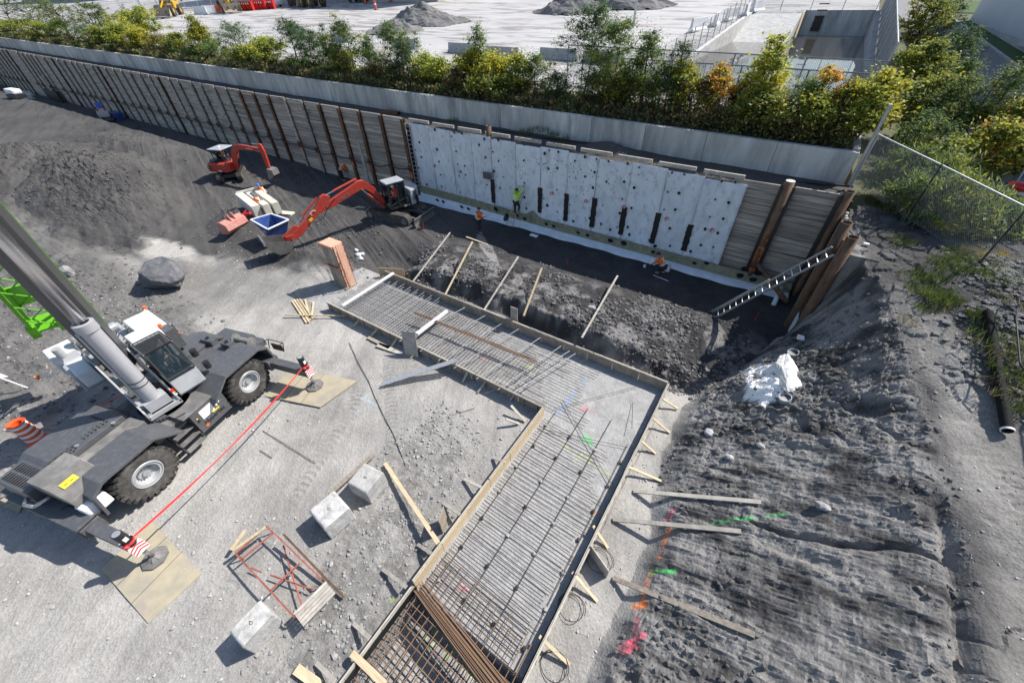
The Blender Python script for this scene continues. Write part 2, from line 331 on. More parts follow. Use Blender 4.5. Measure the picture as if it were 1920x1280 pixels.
def HT(x, y, fine=True):
    wob = fbm(x*.35, y*.35, 3, 5)
    z = .06*fbm(x*.3, y*.3, 3, 1)+.02*fbm(x*1.5, y*1.5, 4, 2)+.02*fbm((x+.6*y)*2.2, (y-.6*x)*.25, 3, 4)
    z += 1.55*ss(-34, -52, x)
    # ruts in the churned dark soil on the left
    d = ss(9.5, 12, y+.25*(x+20)*.2+wob)*ss(-12, -20, x)
    rr = fbm((x*.35+y*.94)*1.7, (x*.94-y*.35)*.16, 4, 21, ridge=True)
    z += d*.09*rr
    # crane side rubble on the far left bottom
    d2 = ss(-18.5, -22, x)*ss(6, 2, y)
    z += d2*(.18*fbm(x*.9, y*.9, 5, 31, ridge=True)+.25)
    # spoil mound
    def bump(cx, cy, rx, ry, h, a=0, s=3):
        u = (x-cx)*math.cos(a)+(y-cy)*math.sin(a); v = -(x-cx)*math.sin(a)+(y-cy)*math.cos(a)
        r = np.sqrt((u/rx)**2+(v/ry)**2)+.22*fbm(x*.4, y*.4, 4, s)
        return h*np.clip(1-r, 0, 1)**.9
    fm_ = .16*fbm(x*1.1, y*1.1, 5, 9, g_=.6, ridge=True); tb__ = 0
    for m in MOUNDS: b__ = bump(*m); z += b__*(1+fm_); tb__ = tb__+ss(.1, 1, b__)
    tb__ = np.clip(tb__, 0, 1); z += .19*tb__*(.5*clods(x*1.1, y*1.1, 47, tb__)+.3*clods(x*3, y*3, 48, tb__))
    rl_ = ss(2.4, .8, np.abs(x+6.3+.25*(y-2)+.8*wob))*ss(7.5, 5.5, y)
    z += rl_*(.05*fbm(x*1.8, y*1.8, 5, 49, g_=.6, ridge=True)+.03*clods(x*3.4, y*3.4, 50, rl_)*vn(x*1.2, y*1.2, 53))
    # bank behind the footing
    e = 12.95+.45*wob+.25*fbm(x*1.3, y*1.3, 3, 41)
    bx_ = ss(-18.5, -15.5, x)*ss(1.5, -1.0, x)
    bank = ss(0, .7, y-e)*(.78+.12*fbm(x*.7, y*.7, 4, 14))*(.35+.65*ss(19.0, 15.2, y+.8*wob))
    rub = ss(0, .7, y-e)*ss(18.5, 15.5, y)
    z += bx_*(bank+rub*(.07*fbm(x*2.2, y*2.2, 5, 43, ridge=True)+.075*clods(x*2.1, y*2.1, 44, bx_*rub)*(.3+vn(x*.8, y*.8, 45))+.03*clods(x*6, y*6, 46, bx_*rub)))
    z += .3*ss(13, 17, y)*ss(-34, -24, x)*(1-bx_)
    z -= .75*np.exp(-(((x+18.2)/2.6)**2+((y-14.2)/1.3)**2))
    z -= .5*np.exp(-(((x+.6)/1.6)**2+((y-14.2)/1.6)**2))
    # right hand excavated slope
    t0 = gline(y)+.3*fbm(x*.2+3, y*.8, 3, 51); t1 = rline(y)+.15*fbm(y*.8, y*.1, 3, 52)
    u = np.clip((x-t0)/np.maximum(t1-t0, .3), 0, 1)
    rim = np.interp(y, [-8, 8, 12, 15, 18, 23], [3.0, 3.1, 3.5, 4.2, 4.85, 5.1])
    prof = np.interp(u, [0, .12, .5, .9, 1], [0, .17, .52, .93, 1])
    sl = prof*rim
    band = ss(.02, .12, u)*ss(1.0, .93, u)
    groove = fbm(y*2.3+.25*x+.6*wob, x*.30, 5, 61, g_=.6, ridge=True)
    low = ss(12, 9, y)
    sl += band*(.085*groove*(low*.75+.25)+.045*low*fbm(y*5+.5*x+wob, x*.45, 3, 78, ridge=True)+.07*fbm(x*2.1+.8*wob, y*2.1, 6, 62, g_=.66, ridge=True)+(1-low)*.20*fbm(x*1.6, y*1.6, 6, 63, g_=.64, ridge=True))
    # clods at the lower left of the slope
    cl = ss(3.2, 1.4, x)*ss(4, 1.5, y)*band
    sl += cl*.34*fbm(x*1.9, y*1.9, 5, 64, g_=.6, ridge=True)
    # benches of the digger bucket and cracks
    sl += band*low*.04*fbm(x*2.6+.4*y, y*.35, 4, 65, ridge=True)
    crack = np.abs(y-(7.6+.12*(x-3)+.5*fbm(x*.8, x*.1, 3, 71)))
    sl -= band*.22*np.exp(-(crack/.07)**2)*ss(2.2, 3.2, x)
    edge = np.abs(x-(t1-.12)); sl -= .30*np.exp(-(edge/.16)**2)*ss(10, 8, y)*ss(-8, 2, y)*(.55+.45*vn(y*1.4, y*.1, 77))
    q1 = clods(x*1.3+.4*wob, y*2.6+.5*fbm(x*1.5, y*1.5, 2, 68), 66, band); q2 = clods(x*4.2, y*5.2, 67, band)
    sl += band*(.05*q1+.035*q2*(.4+.9*vn(x*.9, y*.9, 69)))*(.55+.75*vn(x*.6+3, y*.8, 70))
    sl += band*(1-low)*.17*clods(x*1.7, y*1.7, 74, band*(1-low))
    top = ss(.9, 1.0, u); sl += top*(.05*fbm(x*.9, y*.9, 4, 72)+.03*fbm(x*3, y*3, 4, 75)+np.interp(y, [8, 14, 18], [.20, .14, .06])*(x-t1)+.10*ss(11, 14, y)*clods(x*2, y*2, 76, top*ss(11, 14, y)))
    ck = fbm(x*1.1+.5*wob, y*1.1, 2, 73); sl -= top*.05*np.exp(-(ck/.035)**2)*ss(12, 9, y)
    z = np.where(x > t0-.02, np.maximum(z*ss(.6, 0, u)+sl, sl), z)
    # ledge carrying the lime coloured patch
    z += .55*np.exp(-(((x-2.2)/1.0)**2+((y-13.1)/1.5)**2))
    # behind the side wall of the corner
    z = np.where((y > 17.9) & (x < 2.86), np.minimum(z, .32+.05*wob), z)
    z = np.where((y > 17.75) & (x > 3.02), np.maximum(z, 4.85+.06*wob+.06*fbm(x*2, y*2, 4, 81)), z)
    # floor in front of the wall
    fl = ss(18.2, 19.5, y)*ss(3, 2.4, x)*ss(-27, -24, x); z = z*(1-fl)+fl*(.3+.03*fbm(x*2, y*2, 3, 82))
    # footing trench: flat crushed stone
    in1 = (x > LEG1[0]-1.8) & (x < LEG1[1]+.12) & (y > LEG1[2]-.12) & (y < LEG1[3]+.10)
    in2 = (x > LEG2[0]-.12) & (x < LEG2[1]+.12) & (y < 9)
    fn = .012*fbm(x*3, y*3, 3, 91)
    z = np.where(in1 | in2, fn, z)
    z = np.where((x > LEG2[0]+.05) & (x < LEG2[1]-.05) & (y < PITY), -.75+.04*fbm(x*3, y*3, 3, 92), z)
    z = np.where((y > WY+.12) & (x < 3.0), 5.0-.0125*x, z)
    return z
_m = g(130, 400, 1.5)
MOUNDS = [(-46, 8.6, 10.5, 5.0, 2.3, -.12, 3), (-32.5, 12.2, 3.6, 2.6, .8, 0, 4), (-59, 6, 9, 7, 1.8, 0, 6), (-60, 14, 12, 3.0, .7, .1, 7),
          (-23.4, 11.3, 2.4, 1.3, .55, .2, 8), (-30.0, 6.8, 2.2, 1.2, .45, .4, 10), (-13.6, 18.3, 1.4, .9, .35, 0, 12), (-35, 3.5, 3.0, 1.6, .5, .3, 13)]
xs = np.concatenate([np.arange(-170, -62, .7), np.arange(-62, -32, .16), np.arange(-32, -17, .07), np.arange(-17, 10.4, .05)])
ys = np.concatenate([np.arange(-40, -9, .5), np.arange(-9, 22.62, .055)])
GX, GY = np.meshgrid(xs, ys, indexing='ij'); GZ = HT(GX, GY)
nx, ny = len(xs), len(ys)
idx = np.arange(nx*ny).reshape(nx, ny)
F = np.stack([idx[:-1, :-1], idx[1:, :-1], idx[1:, 1:], idx[:-1, 1:]], -1).reshape(-1, 4)
# true surface colours (dry crushed stone, damp dark shale, pale clay, spray paint)
X, Y, Z = GX.ravel(), GY.ravel(), GZ.ravel()
n1 = fbm(X*.25, Y*.25, 4, 101); n2 = fbm(X*1.4, Y*1.4, 5, 102); n3 = fbm(X*5, Y*5, 3, 103)
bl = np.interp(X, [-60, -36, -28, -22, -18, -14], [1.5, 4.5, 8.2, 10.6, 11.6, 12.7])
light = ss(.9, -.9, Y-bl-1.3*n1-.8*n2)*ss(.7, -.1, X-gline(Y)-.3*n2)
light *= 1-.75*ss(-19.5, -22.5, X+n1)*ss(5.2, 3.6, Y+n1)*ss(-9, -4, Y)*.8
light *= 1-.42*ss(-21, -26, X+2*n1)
dark = np.array([.040, .039, .040]); lt = np.array([.282, .272, .256]); mid = np.array([.125, .119, .112])
c = dark[None]*(1+.35*n2[:, None]+.25*n3[:, None])
rr = fbm((X*.35+Y*.94)*1.7, (X*.94-Y*.35)*.16, 4, 21, ridge=True)
md = np.clip(ss(-12, -22, X)*(.35+.35*rr+.3*n1), 0, 1)*.75
c = c*(1-md[:, None])+mid[None]*md[:, None]
# dry crust on the bank and on the slope
slp = ss(-.1, .6, X-gline(Y))
cr = ss(-18, -15, X)*ss(13.1, 13.7, Y)*ss(17.9, 15.8, Y+n1)*ss(-.1, .35, n2+.3*n3)
c = c*(1-cr[:, None]*.8)+np.array([.21, .20, .195])[None]*cr[:, None]*.8
sv = ss(-.40, .45, .6*n2+.7*fbm(X*.7, Y*3.2+.3*X, 4, 151)+.28*fbm(X*4, Y*5, 4, 150)+.12)*slp
c = c*(1-sv[:, None])+np.array([.205, .198, .19])[None]*sv[:, None]
tp = ss(-.1, .25, X-rline(Y))*(Z > 2.4); tpm = np.clip(ss(.5, .0, np.abs(X-rline(Y)-1.0)/2.2+.5*n1)*ss(17, 13, Y+2*n1), 0, 1)[:, None]; tpc = (np.array([.23, .22, .205])[None]*tpm+np.array([.075, .072, .07])[None]*(1-tpm))*(1+.25*n1[:, None]+.35*n2[:, None])
c = c*(1-tp[:, None])+tpc*tp[:, None]
dk = ss(.15, .5, fbm(X*.8, Y*.8, 4, 110))*slp*(1-tp)*ss(8, 11, Y); c = c*(1-.10*dk[:, None])
rlm = ss(2.6, .6, np.abs(X+6.3+.25*(Y-2)+.8*n1))*ss(7.5, 5.5, Y)*ss(-.2, .35, n2+.6*n3)
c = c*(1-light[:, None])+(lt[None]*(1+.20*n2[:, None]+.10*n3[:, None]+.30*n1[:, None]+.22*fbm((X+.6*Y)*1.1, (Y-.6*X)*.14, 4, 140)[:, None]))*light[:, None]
c = c*(1-.38*rlm[:, None])
lime = ss(1.15, .7, np.sqrt(((X-1.95-.25*(13.2-Y))/.52)**2+((Y-13.1)/1.35)**2)+.5*n2+.25*n3)*(slp > .02)
lime = ss(.12, .65, lime); c = c*(1-lime[:, None])+np.array([.80, .79, .77])[None]*lime[:, None]
sand = ss(1.1, .6, np.sqrt(((X+32.5-.5*(Y-7))/3.2)**2+((Y-7.0)/1.2)**2)+.4*n2)
c = c*(1-sand[:, None])+np.array([.36, .345, .32])[None]*sand[:, None]
cut = fbm(X*.6, Y*.6, 3, 120)
grv = .7*ss(1.1, .8, np.sqrt(((X+13.9+1.1*(Y-17.6))/.55)**2+((Y-17.4)/1.9)**2)+.3*n2)
c = c*(1-grv[:, None])+np.array([.25, .25, .25])[None]*grv[:, None]
infoot = ((X > LEG1[0]-1.8) & (X < LEG1[1]+.1) & (Y > LEG1[2]-.1) & (Y < LEG1[3]+.1)) | ((X > LEG2[0]-.1) & (X < LEG2[1]+.1) & (Y < 9))
c[infoot] = np.array([.30, .296, .29])[None]*(1+.22*n3[infoot, None]+.1*n2[infoot, None])
wtp = (Y > WY+.1) & (X < 3); c[wtp] = np.array([.13, .125, .12])*(1+.4*n2[wtp, None])
# wheel tracks pressed into the gravel
TR = [[(-8, -6), (-9.5, 0), (-11.5, 5), (-15.5, 9.5), (-22, 11)], [(-6.2, -6), (-7, 0), (-8.8, 4.5), (-13, 8.2), (-19, 9.6)], [(-19, -6), (-22, 2), (-25, 8), (-31, 12), (-40, 15)], [(-16.8, 7), (-21, 9.2), (-27, 10.2), (-34, 9)], [(3.5, -7), (6.8, 2), (7.2, 9), (6.4, 16)]]
trk = np.zeros_like(X)
for P_ in TR:
    P_ = np.array(P_, float); tt = np.linspace(0, len(P_)-1, 60); qx = np.interp(tt, range(len(P_)), P_[:, 0]); qy = np.interp(tt, range(len(P_)), P_[:, 1])
    s_ = (X > qx.min()-1) & (X < qx.max()+1) & (Y > qy.min()-1) & (Y < qy.max()+1); ii = np.nonzero(s_)[0]; best = np.full(len(ii), 9.0); al = np.zeros(len(ii)); cum = 0
    for j in range(59):
        dx, dy = qx[j+1]-qx[j], qy[j+1]-qy[j]; l_ = math.hypot(dx, dy); t_ = np.clip(((X[ii]-qx[j])*dx+(Y[ii]-qy[j])*dy)/(l_*l_), 0, 1); d_ = np.hypot(X[ii]-qx[j]-t_*dx, Y[ii]-qy[j]-t_*dy); b__ = d_ < best; best[b__] = d_[b__]; al[b__] = cum+t_[b__]*l_; cum += l_
    trk[ii] = np.maximum(trk[ii], ss(.30, .20, best)*(.55+.45*np.sign(np.sin(al*28+8*np.abs(best))))*np.clip(.5+1.2*n2[ii], 0, 1))
trk[infoot] = 0; c = c*(1-.22*trk[:, None]); GZ = GZ-.018*trk.reshape(GZ.shape); Z = GZ.ravel()
for (x0, y0, x1, y1, w, col) in MARKS:
    sel = (X > min(x0, x1)-.5) & (X < max(x0, x1)+.5) & (Y > min(y0, y1)-.5) & (Y < max(y0, y1)+.5)
    ii = np.nonzero(sel)[0]
    if len(ii) == 0: continue
    px_, py_ = X[ii]-x0, Y[ii]-y0; dx, dy = x1-x0, y1-y0; L2 = dx*dx+dy*dy+1e-9
    t = np.clip((px_*dx+py_*dy)/L2, 0, 1); d = np.hypot(px_-t*dx, py_-t*dy)+.05*n3[ii]
    k = (ss(w*1.3, w*.4, d)*np.clip(.62+.9*n3[ii]+.5*n2[ii], .05, .9))[:, None]; c[ii] = c[ii]*(1-k)+np.array(col)[None]*k
c = np.clip(c, .01, .9)
gm = bpy.data.materials.new('site_ground'); gm.use_nodes = True; MATS['ground'] = gm
def ground_nodes(gm, attr, fine=26, bump=.55, extra=None):
    n = gm.node_tree; L = n.links; b = n.nodes['Principled BSDF']; b.inputs['Roughness'].default_value = .92; b.inputs['Specular IOR Level'].default_value = .25
    tc = n.nodes.new('ShaderNodeTexCoord')
    if attr:
        a = n.nodes.new('ShaderNodeAttribute'); a.attribute_name = attr; col = a.outputs['Color']
    else:
        a = n.nodes.new('ShaderNodeRGB'); a.outputs[0].default_value = (*extra, 1); col = a.outputs[0]
    n1_ = n.nodes.new('ShaderNodeTexNoise'); n1_.inputs['Scale'].default_value = fine; n1_.inputs['Detail'].default_value = 6; n1_.inputs['Roughness'].default_value = .7
    L.new(tc.outputs['Object'], n1_.inputs[0])
    vo = n.nodes.new('ShaderNodeTexVoronoi'); vo.inputs['Scale'].default_value = fine*.45; L.new(tc.outputs['Object'], vo.inputs['Vector'])
    mr = n.nodes.new('ShaderNodeMapRange'); L.new(n1_.outputs[0], mr.inputs[0]); mr.inputs[1].default_value = .3; mr.inputs[2].default_value = .7; mr.inputs[3].default_value = .72; mr.inputs[4].default_value = 1.28
    m2 = n.nodes.new('ShaderNodeMapRange'); L.new(vo.outputs['Color'], m2.inputs[0]); m2.inputs[3].default_value = .90; m2.inputs[4].default_value = 1.1
    mm = n.nodes.new('ShaderNodeMath'); mm.operation = 'MULTIPLY'; L.new(mr.outputs[0], mm.inputs[0]); L.new(m2.outputs[0], mm.inputs[1])
    sc = n.nodes.new('ShaderNodeVectorMath'); sc.operation = 'SCALE'; L.new(col, sc.inputs[0]); L.new(mm.outputs[0], sc.inputs[3]); L.new(sc.outputs[0], b.inputs['Base Color'])
    bp = n.nodes.new('ShaderNodeBump'); bp.inputs['Strength'].default_value = bump; bp.inputs['Distance'].default_value = .05; L.new(n1_.outputs[0], bp.inputs['Height'])
    b2 = n.nodes.new('ShaderNodeBump'); b2.inputs['Strength'].default_value = bump; b2.inputs['Distance'].default_value = .04; L.new(vo.outputs['Distance'], b2.inputs['Height']); L.new(bp.outputs[0], b2.inputs['Normal'])
    L.new(b2.outputs[0], b.inputs['Normal'])
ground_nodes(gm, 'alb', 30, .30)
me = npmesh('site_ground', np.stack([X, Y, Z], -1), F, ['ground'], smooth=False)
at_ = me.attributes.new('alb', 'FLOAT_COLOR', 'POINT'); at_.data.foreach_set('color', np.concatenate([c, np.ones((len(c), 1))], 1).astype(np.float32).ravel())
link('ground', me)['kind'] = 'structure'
def gz(x, y): return float(HT(np.array([float(x)]), np.array([float(y)]))[0])
def onground(px, py, n=12):
    """place on the modelled ground seen at a photograph point"""
    z = 0.0
    for _ in range(n):
        p = g(px, py, z); z = .5*z+.5*gz(p[0], p[1])
    p = g(px, py, z)
    if p[1] > 21.9 and p[0] < 2.8: p = gY(px, py, 21.7); return V3((p[0], p[1], gz(p[0], p[1])))
    return V3((p[0], p[1], gz(p[0], p[1])))
# loose stones: real little rocks, one joined 'stuff' object per tone
def ico():
    t = (1+5**.5)/2
    v = np.array([(-1, t, 0), (1, t, 0), (-1, -t, 0), (1, -t, 0), (0, -1, t), (0, 1, t), (0, -1, -t), (0, 1, -t), (t, 0, -1), (t, 0, 1), (-t, 0, -1), (-t, 0, 1)], float)
    v /= np.linalg.norm(v[0])
    f = np.array([(0, 11, 5), (0, 5, 1), (0, 1, 7), (0, 7, 10), (0, 10, 11), (1, 5, 9), (5, 11, 4), (11, 10, 2), (10, 7, 6), (7, 1, 8), (3, 9, 4), (3, 4, 2), (3, 2, 6), (3, 6, 8), (3, 8, 9), (4, 9, 5), (2, 4, 11), (6, 2, 10), (8, 6, 7), (9, 8, 1)])
    return v, f
def scatter(name, px, py, sz, m, sink=.25, flat=.7):
    n = len(px); v, f = ico(); z = HT(px, py)
    R = RNG.uniform(.5, 1.3, (n, 12, 1)); ang = RNG.uniform(0, 6.283, n); ca, sa = np.cos(ang)[:, None], np.sin(ang)[:, None]
    P = v[None]*R; sx = RNG.uniform(.8, 1.4, (n, 1)); x_ = P[:, :, 0]*sx; y_ = P[:, :, 1]; z_ = P[:, :, 2]*flat
    Q = np.stack([x_*ca-y_*sa, x_*sa+y_*ca, z_], -1)*sz[:, None, None]
    Q += np.stack([px, py, z+sz*sink], -1)[:, None, :]
    FF = (f[None]+12*np.arange(n)[:, None, None]).reshape(-1, 3)
    o = link(name, npmesh(name, Q.reshape(-1, 3), FF, [m])); o['kind'] = 'stuff'; return o
def notfoot(x, y):
    a = ((x > LEG1[0]-.1) & (x < LEG1[1]+.1) & (y > LEG1[2]-.1) & (y < LEG1[3]+.1)) | ((x > LEG2[0]-.1) & (x < LEG2[1]+.1) & (y < 9))
    return ~a
def pick(n, x0, x1, y0, y1, dens):
    x = RNG.uniform(x0, x1, n); y = RNG.uniform(y0, y1, n); k = (RNG.uniform(0, 1, n) < dens(x, y)) & notfoot(x, y); return x[k], y[k]
a, b_ = pick(17000, -32, .4, -8, 12.5, lambda x, y: np.clip(.16+1.6*fbm(x*.35, y*.35, 4, 130), 0, 1))
scatter('pale_gravel', a, b_, .014+.045*RNG.uniform(0, 1, len(a))**5, 'stonelight')
a, b_ = pick(34000, -18, 1.5, 12.6, 18, lambda x, y: np.clip(.20+1.1*fbm(x*.6, y*.6, 4, 131), 0, 1))
scatter('bank_rubble', a, b_, .018+.09*RNG.uniform(0, 1, len(a))**6, 'stone')
a, b_ = pick(26000, 0, 9, -8, 18, lambda x, y: np.clip(.22+1.2*fbm(x*.5, y*.5, 4, 132), 0, 1)*(x > gline(y))*(x < rline(y)+.2))
scatter('slope_clods', a, b_, .014+.085*RNG.uniform(0, 1, len(a))**6, 'stone')
a, b_ = pick(5000, 4, 9, -8, 18, lambda x, y: .35*(x > rline(y)))
scatter('bench_gravel', a, b_, .012+.03*RNG.uniform(0, 1, len(a))**4, 'stonelight')
a, b_ = pick(26000, -62, -18, 1, 21, lambda x, y: np.clip(.12+1.3*fbm(x*.3, y*.3, 4, 133), 0, 1)*ss(-1, 1.5, y-np.interp(x, [-60, -36, -28, -22, -18], [1.5, 4.5, 8.2, 10.6, 11.6])))
scatter('mound_clods', a, b_, .02+.08*RNG.uniform(0, 1, len(a))**6, 'stone')
a, b_ = pick(9000, -9.5, -4.4, -8, 7, lambda x, y: ss(2.6, .6, np.abs(x+6.3+.25*(y-2)))*.8)
scatter('form_side_rubble', a, b_, .012+.06*RNG.uniform(0, 1, len(a))**5, 'stonelight')
a, b_ = pick(5000, -34, -18.5, -8, 5, lambda x, y: .55+0*x)
scatter('crane_side_rubble', a, b_, .02+.10*RNG.uniform(0, 1, len(a))**5, 'stone')
# slate heap on the bench by the fence
a = RNG.normal(7.6, .75, 900); b_ = RNG.uniform(13.2, 19.5, 900); scatter('slate_pieces', a, b_, .04+.09*RNG.uniform(0, 1, 900), 'stone', flat=.35)
# ================================================================ RETAINING WALLS
lw = thing('lagging_wall', 'long retaining wall of grey timber lagging boards held between rusty steel piles', 'retaining wall')
ptop = [(3, 93), (12, 95), (32, 98), (42, 101), (50, 102), (58, 104), (67, 106), (83, 109), (98, 111), (108, 112), (119, 113), (133, 116), (143, 118), (155, 119), (172, 122), (183, 124), (197, 127), (212, 129),
        (227, 131), (243, 134), (262, 137), (279, 140), (296, 143), (316, 146), (333, 149), (358, 153), (376, 157), (401, 161), (423, 164), (448, 168), (475, 173), (502, 177), (534, 183), (566, 188), (598, 194), (635, 201), (673, 208), (714, 216), (755, 223)]
px_x = sorted(gY(a, b, WY)[0] for a, b in ptop)
px_x = [px_x[0]-2.7*k for k in range(9, 0, -1)]+px_x
bays = list(zip(px_x[:-1], px_x[1:]))
BH = .262
def board_rows(x): return int((wtop(x)+.35)/BH)
far = MB(); bme = {}
def add_board(xa, xb, k, z0, name='board', tone='lagging'):
    key = (round(xb-xa, 1), tone)
    if key not in bme:
        m = MB(); m.bx(-.5, .5, -.04, .04, -BH/2+.009, BH/2-.009); o = m.build('board', tone, lw); bme[key] = o.data; bpy.data.objects.remove(o)
    o = link('board', bme[key], lw, ((xa+xb)/2, WY+.06+random.uniform(-.022, .022), z0), (random.uniform(-.03, .03), random.uniform(-.003, .003), 0), (xb-xa, 1, 1)); return o
nb = 0
for xa, xb in bays[::-1]:
    for k in range(board_rows(xa)):
        z0 = wtop((xa+xb)/2)-BH*(k+.5)
        if z0 < -.3: break
        tone = 'lagging_lit' if z0 < gz((xa+xb)/2, 22)+1.15 else 'lagging'
        if nb < 235: add_board(xa+.13, xb-.13, k, z0, tone=tone); nb += 1
        else: far.use(tone).frame(((xa+xb)/2, WY+.06+random.uniform(-.02, .02), z0), (1, 0, 0), (0, 1, 0), (0, 0, 1), (xb-xa)/2-.1, .04, BH/2-.01)
far.build('far_boards', None, lw, kind='stuff')
XR0, XR1, XR2 = .41, 2.62, -1.35
for xa, xb in ((-1.9, XR0-.19), (XR0+.19, XR1-.08)):
    for k in range(22):
        z0 = wtop(0)-BH*(k+.5)-.02*((xa > 0)*(k > 8))
        if z0 < 0: break
        o = add_board(xa, xb, k, z0)
        if (xa > 0 and k == 12): o.rotation_euler[1] = .035; o.location.z -= .05
# backing earth visible in the gaps + cap plank
cp = MB()
for i, (xa, xb) in enumerate(bays):
    if i % 1 == 0: cp.use('galv' if i % 3 == 0 else 'palewood').bx(xa+.16, xb-.16, WY-.02, WY+.09, wtop(xa)+.005, wtop(xa)+.05)
cp.use('palewood')
for k in range(10):
    xa = -23.9+k*2.27; cp.bx(xa+.1, xa+2.0, WY-.01, WY+.1, wtop(xa)-.05, wtop(xa)+.13)
cp.bx(XR0+.3, XR1-.2, WY-.02, WY+.05, wtop(0)+.005, wtop(0)+.04)
cp.build('cap_boards', None, lw, kind='stuff')
bk = MB(); bk.bx(-150, -62, WY+.12, WY+.18, -.5, 6.2); bk.bx(-62, -30, WY+.12, WY+.18, -.5, 5.55); bk.bx(-30, 3.0, WY+.12, WY+.18, -.5, 5.2); bk.build('earth_backing', 'tar', lw)
def pile(x, rusty=False):
    t = wtop(x)+.02; b0 = max(-.4, gz(x, 21.9)-.3); m = MB()
    m.use('rust' if rusty else 'lagging').bx(-.15, .15, -.03, 0, b0, t); m.bx(-.012, .012, 0, .16, b0, t); m.use('rust').bx(-.15, .15, .16, .19, b0, t)
    o = m.build('pile', None, lw); o.location = (x, WY-.14, 0)
    j = MB(); zj = b0+2.35; j.bx(-.17, .17, -.08, -.03, zj-.28, zj+.22); j.bx(-.1, .1, -.16, -.08, zj-.12, zj+.08); jo = j.build('bracket', 'rust', o); return o
mat('orangespray', (.60, .13, .03), .8, var=.5, scale=8)
for i, x in enumerate(px_x):
    near = x > -45
    o = pile(x, rusty=(near and i % 4 in (0, 3)) or x > -27 or i % 7 == 3)
    if x > -40 and i % 3 != 1:
        m = MB(); zb = max(-.4, gz(x, 21.9)-.3)+1.3; m.bx(-.08, .08, -.036, -.031, zb+.3, zb+1.1+.3*(i % 2)); m.build('spray_mark', 'orangespray', o)
# sagging hose looped from pile to pile
hp = []
for i, x in enumerate(px_x):
    zb = max(-.4, gz(x, 21.9)-.3)+2.35; hp.append((x, WY-.34, zb))
    if i < len(px_x)-1: hp.append(((x+px_x[i+1])/2, WY-.3, zb-.12-.12*random.random()))
tag(MB().path(hp[30:], .045, 6).build('hose', 'rubberhose'), 'black hose strung sagging along the brackets of the timber wall', 'hose')
# corner pipes
def pipe_pile(x, y, top, r, label, cap=False, bot=0, lean=(0, 0)):
    t = thing('pipe_pile', label, 'pipe pile', (x, y, bot), group='rusty pipe piles at the wall corner')
    m = MB(); h = top-bot; ex, ey = lean
    if cap: m.tube((0, 0, 0), (ex, ey, h), r, 24)
    else: m.ring([(0, r), (h, r), (h, r-.025), (h-.8, r-.025)], (0, 0, 0), (ex, ey, h), 28)
    m.build('pipe', 'rust_pale', t, smooth=True)
    if cap: MB().tube((0, 0, h+.003), (0, 0, h+.02), r-.01, 24).build('concrete_fill', 'concrete', t)
    else: MB().tube((0, 0, h-.75), (0, 0, h-.7), r-.03, 16).build('fill', 'tar', t)
    return t
mat('rustband', (.11, .05, .022), .8, .1, var=.5, scale=4, bump=.5, dirt=(.19, .11, .06), dscale=1, damt=.8)
p1_ = pipe_pile(XR0, WY-.10, wtop(0)+.28, .205, 'rusty brown steel pipe pile with concrete filled top and orange 74 sprayed on it', True)
m = MB().bx(-.31, -.19, -.14, -.08, 0, 5.5); m.bx(.19, .31, -.14, -.08, 0, 5.5); m.build('flange', 'black', p1_)
text('74', .30, (.0, -.215, 2.85), (1, 0, 0), (0, 0, 1), 'orangespray', p1_, 'spray_number'); text('44', .30, (.0, -.215, 1.15), (1, 0, 0), (0, 0, 1), 'orangespray', p1_, 'spray_number')
m = MB(); m.bx(-.13, .13, -.225, -.205, 2.40, 2.44); m.bx(-.13, -.10, -.215, -.19, 1.6, 2.4); m.bx(.10, .13, -.215, -.19, 1.6, 2.4); m.build('spray_mark', 'orangespray', p1_)
p2_ = pipe_pile(XR1+.08, WY-.10, wtop(0)+.25, .20, 'open rusty pipe pile standing at the end of the timber wall farthest from the ladder')
MB().bx(-.31, -.17, -.2, -.06, 0, 5.5).build('flange', 'black', p2_)
p3_ = pipe_pile(2.74, 19.15, 5.5, .20, 'open rusty pipe pile in the middle of the short side wall beside the ladder')
p4_ = pipe_pile(2.94, 17.75, 5.55, .195, 'open rusty pipe pile at the near end of side wall, orange cross at its foot')
m = MB(); m.beam((-.21, -.04, .75), (-.17, -.16, .95), .02, .04); m.beam((-.21, -.04, .95), (-.17, -.16, .75), .02, .04); m.build('spray_mark', 'orangespray', p4_)
sw = thing('side_wall', 'short side wall of upright timber lagging between the corner pipe piles', 'retaining wall', (2.92, 0, 0))
for ya, yb in ((17.95, 18.9), (19.4, 21.9)):
    n = int((yb-ya)/.2)
    bm_ = None
    for k in range(n):
        m = MB().bx(-.04, .04, -.095, .095, -.3, 5.05-.12*random.random()); o = m.build('board', 'palewood', sw); o.location = (random.uniform(-.015, .015), ya+.1+k*.2, 0)
MB().bx(-.06, .06, 18.9, 19.5, -.3, 4.9).build('steel_sheet', 'rust', sw)
MB().bx(-.13, -.09, 18.0, 20.8, -.2, 1.3).build('membrane_patch', 'skirt', sw)
br = MB().tube((XR0+.15, WY-.35, 1.55), (2.45, 20.9, .45), .125, 16).build('brace_pipe', 'rust_pale', smooth=True); tag(br, 'mustard brown pipe brace slanting down across the foot of the corner', 'brace')
pv = MB().tube(g(1466, 538, .62), g(1450, 572, .32), .11, 14).build('white_pipe', 'skirt', smooth=True); tag(pv, 'white plastic pipe lying on the floor under the ladder', 'pipe')
